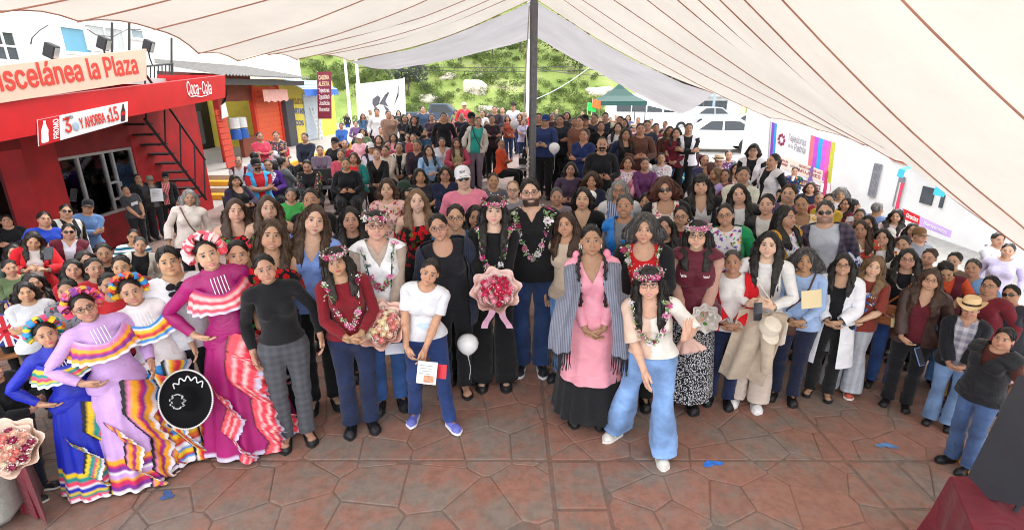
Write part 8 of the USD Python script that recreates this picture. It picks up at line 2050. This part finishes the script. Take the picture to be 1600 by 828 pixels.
# ---------------------------------------------------------------- the middle of the crowd
S_ = True
MID = [  # u, v, sitting, top, over, hair, hair colour, extras, label, options
 (416, 247, S_, '#4a1f7a crew ~.03', None, 'tied', 'dark', 'glasses scarf', 'person in purple sweater with white neckerchief and glasses', dict(fat=.3)),
 (364, 272, S_, '#141417 scoop short', '#2a1d3a open.1', 'bob:bangs', 'dark', '', 'person in black top turned sideways left of the purple sweater', dict(fat=.3, turn=25)),
 (369, 243, S_, '#d0ccd0 collar', '#6a1a28 open.05 none off=.02', 'crop', 'mix', '', 'person in maroon and white vest behind the black top at left', dict()),
 (397, 247, S_, '#b81e26 crew short', '#3aa0d8 open.04 none off=.02', 'crop', 'black', 'mask=#101014 cap=#101014', 'person in black face mask with red and sky blue top', dict(sx='m')),
 (441, 243, S_, '#5a5c60 crew', None, 'bun', 'dark', '', 'person in grey sweater turned away behind the purple sweater', dict(turn=110)),
 (478, 247, S_, '#101013 crew', '#16161a floral #50505a open.12 hem.95', 'tied', 'black', '', 'person in black with a flowered black shawl looking down', dict(hd=(14, 0, 0), fat=.2)),
 (538, 245, S_, '#101013 crew', None, 'tied', 'dark', '', 'person in wide black sweater with thin tan bag strap', dict(fat=.45, sk='d')),
 (450, 293, S_, '#3f9a4a crew', None, 'tied', 'mix', '', 'person in green blouse with grey hair behind the rose blouses', dict(sk='d')),
 (622, 222, S_, '#101013 crew', '#d8d0bc open.02 none off=.02 collar', 'crop', 'dark', '', 'person in cream vest over black with a diagonal bag strap', dict(fat=.25, strap='#111111')),
 (587, 231, S_, '#131316 v', None, 'tied', 'light', '', 'person in black V neck with fair tied hair left of the cream vest', dict(sk='l')),
 (694, 259, S_, '#1c2340 collar', None, 'bob', 'dark', 'glasses', 'person in navy jacket and glasses just left of the white lettered cap', dict()),
 (550, 237, S_, '#c82a30 crew', '#17706a open.05', 'bob', 'brown', '', 'person in red vest with teal sleeves behind the bag strap', dict()),
 (537, 217, S_, '#a01c34 crew', None, 'crop', 'dark', '', 'person in crimson top turned sideways behind the red vest', dict(turn=30, fat=.2)),
 (521, 214, S_, '#17171a crew', None, 'short', 'black', 'cap=#131316', 'person in black cap and jacket left of the crimson top', dict(sx='m', turn=-30)),
 (560, 209, S_, '#e0a8b0 crew', None, 'tied', 'dark', 'cap=#e0dcdc', 'person in white cap and pale pink top', dict(turn=-15)),
 (575, 191, S_, '#1a1c2c v', None, 'tied', 'black', '', 'person in navy V neck behind the white cap', dict()),
 (594, 197, S_, '#e0b4b8 crew', None, 'tied', 'black', '', 'person in blush pink top behind the brown blouse', dict()),
 (590, 210, S_, '#3a261e crew', None, 'long', 'dark', '', 'person in dark brown top with long hair', dict()),
 (578, 222, S_, '#cac4d0 crew', '#2a1d24 open.04 none off=.02', 'bob', 'dark', 'cap=#d8d4d0', 'person in pale hat and dark vest left of the fair tied hair', dict()),
 (613, 207, S_, '#e08a9a crew', '#d8d0c8 open.08', 'half', 'black', '', 'person in pink top with pale cardigan behind the cream vest', dict(turn=-20)),
 (616, 194, S_, '#d8d4d0 crew', None, 'tied', 'dark', '', 'person in off white blouse between pink top and teal jacket', dict()),
 (627, 189, S_, '#17524e crew', '#2a6a62 open.06', 'short', 'white', '', 'person in teal jacket with white hair', dict(sx='m')),
 (650, 190, S_, '#23242c crew', '#2a3448 open.07', 'short', 'black', '', 'person in dark T-shirt with printed front and open jacket', dict(sx='m', fat=.25)),
 (650, 217, S_, '#3a2030 plaid #1a1a20 collar', None, 'short', 'mix', '', 'person in dark plaid shirt right of the cream vest', dict(sx='m', sk='d')),
 (669, 225, S_, '#8fb0d4 denim collar', None, 'long', 'black', '', 'person in light denim jacket with very dark long hair', dict(lip=(.5, .2, .2), sk='l')),
 (672, 197, S_, '#2c2c30 v', None, 'crop', 'black', '', 'person in charcoal cardigan behind the denim jacket', dict(fat=.25)),
 (690, 213, S_, '#d4d0d4 v', None, 'tied', 'dark', '', 'person in white V blouse behind the leopard print', dict()),
 (713, 215, S_, '#cdbf94 dots #3a3020 crew', '#b8485c open.09', 'wavy', 'red', '', 'person in leopard print top and rose cardigan', dict(fat=.2, sk='l')),
 (684, 186, S_, '#4a2a8a crew', None, 'short', 'dark', '', 'person in violet shirt near the middle left', dict(sx='m')),
 (709, 184, S_, '#e8b8bc crew', None, 'long', 'red', '', 'person in pale pink blouse with long auburn hair', dict()),
 (714, 197, S_, '#5a1a2c crew', None, 'crop', 'dark', '', 'person in maroon turned left behind the leopard print', dict(turn=40)),
 (739, 186, S_, '#cfc6de crew', None, 'bob', 'dark', '', 'person in pale lavender top left of the white jacket', dict()),
 (753, 183, False, '#35a89a crew', '#dcd8cc open.085 hem.88', 'tied', 'brown', 'strap', 'person standing in white jacket over teal top with grey trousers', dict(f=(744, 297), l='#8a7f8e', sk='l', strap='#222222')),
 (790, 181, False, '#c85a3a stripes #1c1c22 crew x1.6', None, 'bob', 'dark', '', 'person in orange and black striped sweater beside the blankets', dict(f=(795, 252), l=JEAN)),
 (783, 214, S_, '#d8502e crew', None, 'crop', 'black', '', 'person in orange top low beside the striped sweater', dict(turn=60)),
 (821, 230, S_, '#d8d4d8 crew', None, 'long:back', 'black', '', 'person in white seen from behind left of the mast', dict(turn=150, h=1.35)),
 (849, 213, S_, '#e4e0e0 dots #141418 crew', None, 'half', 'black', '', 'person in black and white spotted top right of the mast', dict(turn=30, h=1.5)),
 (870, 205, S_, '#1d1d22 collar', None, 'crop', 'mix', '', 'person in dark buttoned shirt right of the spotted top', dict(sx='m', sk='d')),
 (892, 217, S_, '#121216 collar', '#17181d open.0 none puffer off=.03', 'tied', 'brown', '', 'person in black quilted vest with clasped hands right of the mast', dict(sk='m', fat=.2)),
 (913, 202, False, '#1c2c5c collar', None, 'tied', 'dark', '', 'person standing in navy tracksuit with orange trim', dict(l='#1c2c5c')),
 (942, 215, False, '#15161c crew', None, 'crop', 'black', 'mask=#16161a', 'person in black face mask leaning on a white stick', dict()),
 (940, 190, False, '#131318 collar', None, 'tail', 'black', '', 'person in black shirt with tied hair behind the face mask', dict()),
 (876, 180, False, '#2c3038 crew', None, 'short', 'black', '', 'person in charcoal sweatshirt with blue print back right of the mast', dict(sx='m')),
 (947, 176, False, '#2a3040 crew', '#d8d4b8 open.08', 'short', 'black', '', 'person in pale vest over navy far back before the van', dict(sx='m')),
 (967, 192, False, '#e0dee0 crew short', None, 'long', 'black', '', 'person in white T-shirt and long black hair before the van', dict(sk='l')),
 (979, 201, False, '#131318 scoop', '#1d2848 open.09', 'long', 'dark', '', 'person in navy cardigan over black top', dict(fat=.2)),
 (994, 221, S_, '#c8a088 off', None, 'tied', 'dark', '', 'person with bare shoulders turned right beside the navy cardigan', dict(turn=-40)),
 (999, 227, S_, '#d8c8c8 crew', '#9a6078 open.06', 'wavy', 'light', 'scarf', 'person in mauve cardigan and pale scarf with light brown hair', dict(turn=-35)),
 (983, 243, S_, '#e49ab0 crew', None, 'bob', 'red', 'scarf', 'person in pink sweater with white printed neckerchief', dict(sk='m', fat=.15)),
 (1022, 217, S_, '#a89cb8 crew', None, 'tied', 'black', 'scarf', 'person in lilac grey top and neckerchief looking left', dict(turn=-30)),
 (1047, 214, S_, '#141419 crew', None, 'long', 'black', '', 'person in black sweater behind the lilac grey top', dict(sk='m')),
 (1035, 237, S_, '#dcd8dc crew', None, 'tied', 'dark', 'scarf', 'person in white sweater with lilac neckerchief right of the pink sweater', dict(sk='m', fat=.2)),
 (1044, 230, S_, '#2a2c4c crew', None, 'bob', 'brown', 'scarf', 'person in indigo cardigan and scarf behind the white sweater', dict(sk='m')),
 (1067, 226, S_, '#6f92d0 denim crew', None, 'tied', 'dark', 'scarf', 'person in denim blue blouse with pale neckerchief', dict(sk='m', fat=.2)),
 (1086, 223, S_, '#17171b crew', '#64182a open.04 none off=.022', 'long', 'black', '', 'person in maroon vest over black right of the denim blouse', dict(sk='m')),
 (1066, 258, S_, '#30a8d8 floral #e8e4e0 crew x.6', None, 'short', 'black', '', 'child in cyan printed shirt smiling upward', dict(h=1.3, smile=1, sk='l')),
 (926, 268, S_, '#1c2238 crew', None, 'curly', 'brown', '', 'person in navy with curly brown hair behind the white balloon', dict(sk='m')),
 (1078, 193, False, '#17171b crew', '#d8d6dc open.03 none off=.02', 'short', 'black', '', 'person standing in white vest over black before the white car', dict(sx='m', l='#1c1c22')),
 (1059, 200, False, '#64182a crew', None, 'long', 'black', '', 'person in maroon sweatshirt left of the white vest', dict()),
 (1181, 226, False, '#17171b crew', '#dcdadf open.03 none off=.02', 'bob:bangs', 'black', 'glasses', 'person in white vest with bangs left of the weavers banner', dict(l='#1c1c22', sk='l')),
 (1211, 241, False, '#17171b crew', '#d8d6dc open.03 none off=.02', 'tail', 'black', '', 'person in white vest with ponytail turned right before the banner', dict(turn=-60)),
 (1245, 262, False, '#1f2b4c floral #5a6a92 crew', None, 'short', 'black', '', 'person in navy patterned jumper below the weavers banner', dict(sx='m', h=1.3)),
 (1126, 243, S_, '#e07a88 crew', None, 'crop', 'black', '', 'person in salmon top under a pale brimmed hat at right back', dict(hat='#cbb49a')),
 (1142, 233, S_, '#5a3a6a floral #c8b8d0 crew', None, 'tied', 'dark', '', 'person in purple print beside the pale brimmed hat', dict()),
 (1154, 253, S_, '#dccfc6 floral #c85a6a scoop', None, 'long', 'black', '', 'person in pale floral blouse left of the orange cap', dict(sk='m')),
 (1109, 253, S_, '#e0dcd8 crew', None, 'curly', 'red', '', 'person with fluffy auburn hair leaning right near the middle right', dict(turn=-60)),
 (1120, 260, S_, '#b09ad0 crew short', None, 'wavy', 'light', '', 'person in lavender T-shirt with light brown hair in profile', dict(turn=-60)),
 (1097, 273, S_, '#d8d4d8 crew', '#232b48 open.04 none off=.02', 'crop', 'dark', 'cap=#dcd8cc', 'person in white cap and navy vest right of the black waistcoat', dict()),
 (1168, 279, S_, '#b9a8cc scoop', None, 'wavy', 'white', '', 'person in lilac top with white wavy hair tilted left', dict(sk='m', turn=-30)),
 (1195, 275, S_, '#e0685a collar', None, 'crop', 'dark', 'glasses cap=#e8946a', 'person in coral shirt and orange cap with glasses', dict(sk='d')),
 (1217, 270, S_, '#c8c4c8 crew', '#4a1a28 open.03 none off=.02', 'short', 'black', '', 'person in dark red vest left of the white railing posts', dict(sx='m', turn=-30)),
 (1222, 295, S_, '#b83a34 floral #e8d0c8 crew', None, 'bob', 'dark', '', 'person in red print blouse smiling left of the yellow flowers blouse', dict(smile=1, sk='l')),
 (1271, 283, S_, '#1d2238 crew', None, 'bob', 'brown', '', 'person in dark navy cardigan with short brown hair under the banner', dict(sk='m')),
 (1285, 300, S_, '#8a2430 crew', None, 'crop', 'dark', '', 'person in dark red behind the plaid jacket', dict()),
 (1319, 296, False, '#dcd4d8 crew', None, 'curly', 'gray', '', 'person in white blouse hand at face right of the banner', dict(arm='phone', h=1.35)),
 (1326, 311, False, '#dcd8dc crew', '#64182a open.04 none off=.02', 'long', 'black', 'glasses', 'person in maroon vest and white shirt turned right with glasses', dict(turn=-35, h=1.32)),
 (1348, 329, False, '#6a2430 plaid #a08a8a crew', None, 'tied', 'dark', '', 'person in maroon checked top behind the red floral blouse', dict(h=1.3)),
 (1341, 313, False, '#cfd4dc crew', None, 'short', 'black', '', 'person in pale clothes behind the maroon checked top', dict(sx='m', turn=120, h=1.3)),
 (1378, 318, False, '#8fa8d0 crew', '#7d98c8 open.0 none off=.02', 'short', 'gray', '', 'person in pale blue vest seen from behind at right', dict(sx='m', turn=150, h=1.32)),
 (1407, 330, False, '#e0c8c8 crew', None, 'wavy', 'dark', '', 'person in pale pink near the feather flag', dict(h=1.28)),
 (1446, 360, False, '#8a8e96 crew short', None, 'short', 'black', 'cap=#7a5a3a', 'person in grey T-shirt and cap with apron string by the street banner', dict(sx='m', turn=60, h=1.25)),
 (1434, 352, False, '#5a1a2c crew', None, 'long', 'black', '', 'person in dark maroon left of the grey T-shirt', dict(h=1.25)),
 (1397, 362, False, '#3f7fc8 crew', None, 'short', 'white', 'cap=#d8d4d0', 'person in blue with pale cap behind the pearl necklace', dict(h=1.2)),
 (1570, 367, False, '#dcdce2 crew', None, 'short', 'black', '', 'person in white far right before the house gate', dict(sx='m', turn=40, h=1.2)),
 (1584, 384, False, '#c8c0dc crew', None, 'tied', 'black', '', 'person in pale lilac at the far right edge', dict(h=1.2)),
]


def seat_for(p, n=[0]):
    n[0] += 1
    t = folding_chair(p.loc, p.rz, 'black folding chair under the seated crowd', p.k * 1.0, 'black chairs under the seated crowd')


for (u, v, sit, tt, oo, hr, hc, w, lab, kw) in MID:
    kw = dict(kw); st = kw.pop('strap', None); hat = kw.pop('hat', None)
    if 'sk' not in kw: kw['sk'] = 'mdm'[u % 3]
    p = folk(u, v, lab, kw.pop('f', None), sit, t=tt, o=oo, hair=hr, hc=hc, w=w.replace('strap', ''), **kw)
    if st: strap_on(p, st)
    if hat: straw_hat(p, hat, r=.15)
    if sit and v > 225 and u < 1100: seat_for(p)

# ---------------------------------------------------------------- far back and on the raised walk
FAR = [
 (403, 205, S_, '#d84a62 crew', 'tied', 'person in coral pink seated on the raised walk at left', dict(up=.35)), (417, 218, S_, '#dcdce0 crew short', 'short', 'person in white T-shirt seen from behind at left', dict(sx='m', turn=150)), (429, 204, S_, '#4a3a44 floral #c8b0b0', 'tied', 'person in patterned dark top on the raised walk', dict(up=.3)), (435, 215, S_, '#b82838 crew', 'crop', 'person in dark red beside the white T-shirt at left', dict()),
 (444, 174, False, '#20242c crew', 'short', 'person in black standing before the orange shutter', dict(sx='m', f=(446, 232), l='#1a1c22')), (474, 206, S_, '#232838 crew', 'tied', 'person in navy jacket seated on the edge of the raised walk', dict(up=.3)), (508, 164, False, '#c8343e collar', 'short', 'person in red shirt and jeans standing under the maroon banner', dict(sx='m', f=(508, 222), l=JEAN, hc='gray')), (542, 178, False, '#26282e crew', 'long', 'person in black and yellow near the white ladder shop', dict(f=(545, 212), l='#2a4aa0')), (532, 191, S_, '#3a6ab8 crew', 'short', 'person in blue seated left of the white backdrop', dict()), (397, 235, S_, '#7aa0d0 crew', 'short', 'person in light blue seen from behind left of grey sweater', dict(sx='m', turn=140)),
 (586, 183, S_, '#d8d4d8 crew', 'long', 'person in white under the winged emblem', dict()), (602, 190, S_, '#2a2a30 crew', 'crop', 'person in black below the emblem backdrop', dict()), (588, 170, False, '#dcdcdc crew', 'short', 'person in white standing before the backdrop', dict(sx='m')), (606, 173, False, '#8a6a58 crew', 'short', 'person in brown standing before the backdrop right edge', dict(sx='m')), (631, 179, False, '#1d1d22 crew', 'long', 'person in black right of the backdrop', dict()), (646, 181, False, '#17171c crew', 'long', 'person in black with long hair below the pale boulder', dict()),
 (660, 166, False, '#3a4a60 crew', 'short', 'person in slate standing below the pale rocks', dict(sx='m')), (674, 178, False, '#4a3a4a crew', 'tied', 'person in plum left of the pickup', dict()), (676, 185, S_, '#23242a crew', 'short', 'person in black just under the plum top', dict(sx='m')), (697, 178, False, '#c8707a crew', 'tied', 'person in dusty rose before the pickup', dict()), (692, 176, False, '#1a1a1f crew', 'short', 'person in black before the pickup', dict(sx='m')), (721, 177, False, '#2a3040 crew', 'crop', 'person in dark blue right of the pickup', dict()), (727, 185, S_, '#d8d0d4 floral #6a4a7a', 'bob', 'person in pale print right of the auburn hair', dict()), (737, 177, False, '#22242c crew', 'short', 'person in black cap before the tall rock', dict(sx='m', w='cap=#17181c')),
 (725, 161, False, '#c83844 collar', 'short', 'person in red shirt and pale cap standing at the hill foot', dict(sx='m', w='cap=#cfc8b8')), (753, 172, False, '#dcd8d4 crew', 'tied', 'person in white standing behind the white jacket', dict()), (773, 166, False, '#3a3038 crew', 'short', 'person in dark brown at the hill foot right of the tall rock', dict(sx='m')), (785, 168, False, '#6a5a58 crew', 'crop', 'person in taupe at the hill foot near the blankets', dict()), (802, 162, False, '#d8dae0 collar', 'short', 'person in white shirt and dark hat behind the blanket rack', dict(sx='m', hat='#2a2622')), (768, 180, False, '#3a2a30 crew', 'short', 'person in dark maroon between white jacket and stripes', dict()),
 (842, 177, False, '#1d1e26 crew', 'short', 'person in black just right of the mast at the back', dict(sx='m')), (852, 181, False, '#2a3a68 crew', 'short', 'person in blue cap right of the mast', dict(sx='m', w='cap=#24407a')), (862, 176, False, '#3a2428 crew', 'tied', 'person in dark red far behind the blue cap', dict()), (862, 186, S_, '#1a1b20 crew', 'long', 'person in black below the blue cap', dict()), (886, 175, False, '#2a2a32 crew', 'long', 'person in charcoal left of the green canopy', dict()), (888, 184, S_, '#4a2a3a crew', 'long', 'person in dark plum under the canopy left leg', dict()), (898, 184, False, '#22232a crew', 'tied', 'person in black under the green canopy', dict()), (906, 182, False, '#7a5040 crew', 'short', 'person in brown under the green canopy', dict(sx='m')), (903, 194, S_, '#b8a8b8 floral #5a4a6a', 'bob', 'person in grey lilac print below the canopy', dict()), (915, 181, False, '#14151a crew', 'short', 'person in black cap below the canopy', dict(sx='m', w='cap=#101014')),
 (929, 178, False, '#3a3a44 crew', 'short', 'person in grey near the green flag', dict(sx='m')), (958, 194, S_, '#8a3a44 crew', 'bob', 'person in wine red left of the white T-shirt', dict()), (932, 189, S_, '#c07a4a crew', 'tied', 'person in ochre behind the navy tracksuit', dict()), (970, 182, False, '#2a2228 crew', 'short', 'person in dark coat before the van window', dict(sx='m')), (976, 186, False, '#4a5a6a crew', 'bob', 'person in blue grey before the van', dict()), (990, 194, S_, '#9a6a7a crew', 'bob', 'person in mauve wearing a pale hat before the van', dict(hat='#b8a890')), (1003, 193, False, '#5a3a30 crew', 'short', 'person in brown before the front of the van', dict(sx='m')), (1004, 202, S_, '#c890a0 crew', 'short', 'person in pink scarf and grey cap', dict(w='cap=#8a8680 scarf=#d8a0a8', hc='gray')), (1020, 199, S_, '#1d1f2a crew', 'tied', 'person in black holding a white bundle', dict(turn=-30)), (1027, 193, False, '#7a2a34 crew', 'tied', 'person in dark red near the van front', dict()), (1037, 201, S_, '#23262e crew', 'short', 'person in dark jacket left of the long brown hair', dict(sx='m', turn=40)), (1048, 198, False, '#5a3a2c crew', 'long', 'person with long brown hair in brown coat', dict(hc='brown')), (1012, 188, False, '#2c3444 crew', 'short', 'person in dark blue behind the pink scarf', dict(sx='m')),
 (640, 196, S_, '#c8b4b0 crew', 'tied', 'person in pale rose left of the printed dark T-shirt', dict()), (662, 200, S_, '#32506a crew', 'short', 'person in petrol blue behind the denim jacket', dict(sx='m')), (700, 200, S_, '#8a6a9a crew', 'tied', 'person in mauve purple between white V blouse and maroon', dict()), (565, 200, S_, '#5a6a4a crew', 'bob', 'person in moss green left of the navy V neck', dict()), (604, 218, S_, '#a8485a crew', 'tied', 'person in raspberry between pale hat and cream vest', dict()), (636, 206, S_, '#3a3a46 crew', 'tied', 'person in slate grey above the cream vest', dict()), (925, 222, S_, '#5a2a34 crew', 'tied', 'person in burgundy between tracksuit and face mask', dict()), (960, 222, S_, '#39405a crew', 'bob', 'person in faded navy left of the navy cardigan', dict()),
 (1135, 262, S_, '#7a3a4a crew', 'tied', 'person in rosewood top behind the lavender T-shirt', dict()), (1010, 245, S_, '#6a3a6a crew', 'tied', 'person in plum purple left of the white sweater', dict()), (655, 262, S_, '#2a2a34 crew', 'bob', 'person in dark top left of the navy jacket with glasses', dict()), (498, 226, S_, '#6a5a6a crew', 'tied', 'person in heather grey near the black cap at left', dict()),
]
for (u, v, sit, tt, hr, lab, kw) in FAR:
    kw = dict(kw); hat = kw.pop('hat', None)
    if 'sk' not in kw: kw['sk'] = 'mdm'[u % 3]
    p = folk(u, v, lab, kw.pop('f', None), sit, t=tt, hair=hr, **kw)
    if hat: straw_hat(p, hat, r=.15)
for (u, v, c, lab) in ((555, 188, '#7a5a8a', 'heather purple left of the navy V neck'), (618, 184, '#2f5a4a', 'dark green under the right edge of the backdrop'), (638, 176, '#b8a090', 'sand beige behind the dark long hair near the pale boulder'), (666, 190, '#c0506a', 'watermelon pink behind the charcoal cardigan'), (682, 200, '#d8c8a0', 'straw yellow between charcoal cardigan and violet shirt'), (704, 192, '#3a5a8a', 'steel blue left of the auburn hair'), (730, 200, '#7a3a2a', 'rust brown right of the leopard print'), (748, 196, '#c8a8c0', 'dusty mauve low beside the white jacket'), (762, 175, '#5a6a50', 'olive behind the white jacket'), (645, 207, '#9a3a3a', 'brick red behind the dark plaid shirt'), (600, 226, '#c8b8a8', 'oatmeal between fair tied hair and cream vest'), (530, 232, '#b8485a', 'rose red behind the wide black sweater'), (856, 196, '#8a8aa0', 'cloud grey above the dark buttoned shirt'), (880, 195, '#6a2a4a', 'mulberry left of the navy tracksuit'), (920, 190, '#d8d0c8', 'ivory behind the tracksuit'), (950, 200, '#b86a3a', 'amber brown left of the white T-shirt'), (985, 188, '#3a4a3a', 'forest green before the van door'), (1012, 208, '#a83a5a', 'cerise behind the pale scarf'), (1030, 212, '#5a7a9a', 'dusty blue left of the black sweater'), (1056, 216, '#c87a8a', 'faded coral left of the maroon vest over black'), (1104, 240, '#3a3a5a', 'ink blue behind the fluffy auburn hair'), (1165, 262, '#d8d8c8', 'bone white behind the white wavy hair'), (1238, 290, '#5a4a7a', 'grape purple under the navy patterned jumper'), (1300, 305, '#c8a83a', 'golden yellow right of the dark red under the banner'), (1362, 340, '#4a6a9a', 'mid blue right of the maroon checked top'), (1420, 372, '#a85a6a', 'rosy brown behind the pearl necklace head'), (1460, 392, '#3f5a50', 'pine green above the bowed maroon vest'), (1500, 398, '#7a6a5a', 'drab brown above the denim jacket'), (892, 252, '#4a3a50', 'smoky purple behind the black long hair with red lips'), (1012, 300, '#7a7a4a', 'moss brown behind the grey haired garland'), (770, 268, '#5a5a66', 'pewter grey right of the pink T-shirt')):
    folk(u, v, 'person in ' + lab, None, u < 1150, t=c + ' crew', hair=['tied', 'long', 'bob', 'short', 'crop'][u % 5], sx='fm'[u % 5 == 3], sk='mdl'[v % 3], hc=['black', 'dark', 'brown'][u % 3], h=None if u < 1300 else size_at(u) * .95)
for (u, v, c, lab) in ((566, 178, '#4a6a8a', 'denim blue at the left foot of the backdrop'), (578, 172, '#c8c0b8', 'pale grey before the backdrop lettering'), (612, 180, '#8a3a3a', 'dull red under the emblem wing'), (622, 173, '#3a3a3a', 'coal black at the backdrop post'), (640, 186, '#6a7a5a', 'sage green behind the sand beige'), (653, 176, '#a87a5a', 'camel brown left of the slate top'), (668, 174, '#d8d8d8', 'snow white before the pale rocks'), (688, 184, '#5a3a6a', 'dark violet below the pickup'), (712, 172, '#8a8a5a', 'khaki at the pickup bonnet'), (730, 170, '#c87a5a', 'terracotta right of the pale cap'), (745, 178, '#3a5a6a', 'sea blue below the tall rock'), (760, 190, '#a8a8b8', 'silver grey right of the white jacket'), (812, 178, '#5a2a2a', 'oxblood at the blanket rack'), (818, 186, '#b8b0c8', 'pale violet left of the mast at the back'), (870, 170, '#4a4a3a', 'dark olive far right of the mast'), (880, 186, '#c8a088', 'peach below the canopy left leg'), (910, 174, '#d0d0d8', 'bright white under the canopy'), (922, 186, '#7a3a5a', 'magenta brown below the flags'), (938, 183, '#3a6a5a', 'bottle green right of the flags'), (955, 184, '#c8b05a', 'mustard before the van rear'), (964, 180, '#8a5a3a', 'chestnut before the van windows'), (982, 180, '#5a5a7a', 'slate violet before the van door'), (998, 184, '#d8a8b0', 'baby pink before the van'), (1018, 186, '#2a4a3a', 'dark fern green at the van front'), (1040, 190, '#8a8a8a', 'mid grey at the van bumper')):
    folk(u, v, 'person in ' + lab, None, False, t=c + ' crew', hair=['tied', 'long', 'bob', 'short', 'crop'][u % 5], sx='fm'[u % 5 == 3], sk='mdl'[v % 3], hc=['black', 'dark', 'brown'][u % 3], l=[BLK, NAVY, JEAN][u % 3], h=1.72)
for (u, v, lab) in ((505, 266, 'empty black folding chair between flowered shawl and wide black sweater'), (655, 282, 'empty black folding chair left of the navy jacket with glasses'), (908, 272, 'empty black folding chair right of the black quilted vest'), (958, 268, 'empty black folding chair left of the pink sweater')):
    c = on_z(u, v, .9); folding_chair((c[0], c[1], FL), math.degrees(math.atan2(-c[0], c[1])), lab, 1.05, 'empty chairs in the crowd')
# white railing posts at the right of the crowd
rl = thing('white_railing', label='white metal railing posts in the crowd before the weavers banner', cat='railing')
for (a, b) in (((1209, 312), (1219, 262)), ((1232, 312), (1240, 275)), ((1247, 308), (1252, 278)), ((1283, 300), (1285, 287))): obj('post', rod(on_y(*a, 10.4), on_y(*b, 10.4), .028), M_WHITE, rl)
wt = thing('white_table', on_z(505, 300) * [1, 1, 0] + [0, 1.6, 0], 0, 'table with white cloth behind the wide black sweater', 'table'); obj('cloth', box((-.9, -.4, .05), (.9, .4, .74), .03), flat((.6, .6, .6), .8), wt); obj('top_board', box((-.93, -.43, .741), (.93, .43, .76)), flat((.62, .62, .62), .7), wt)
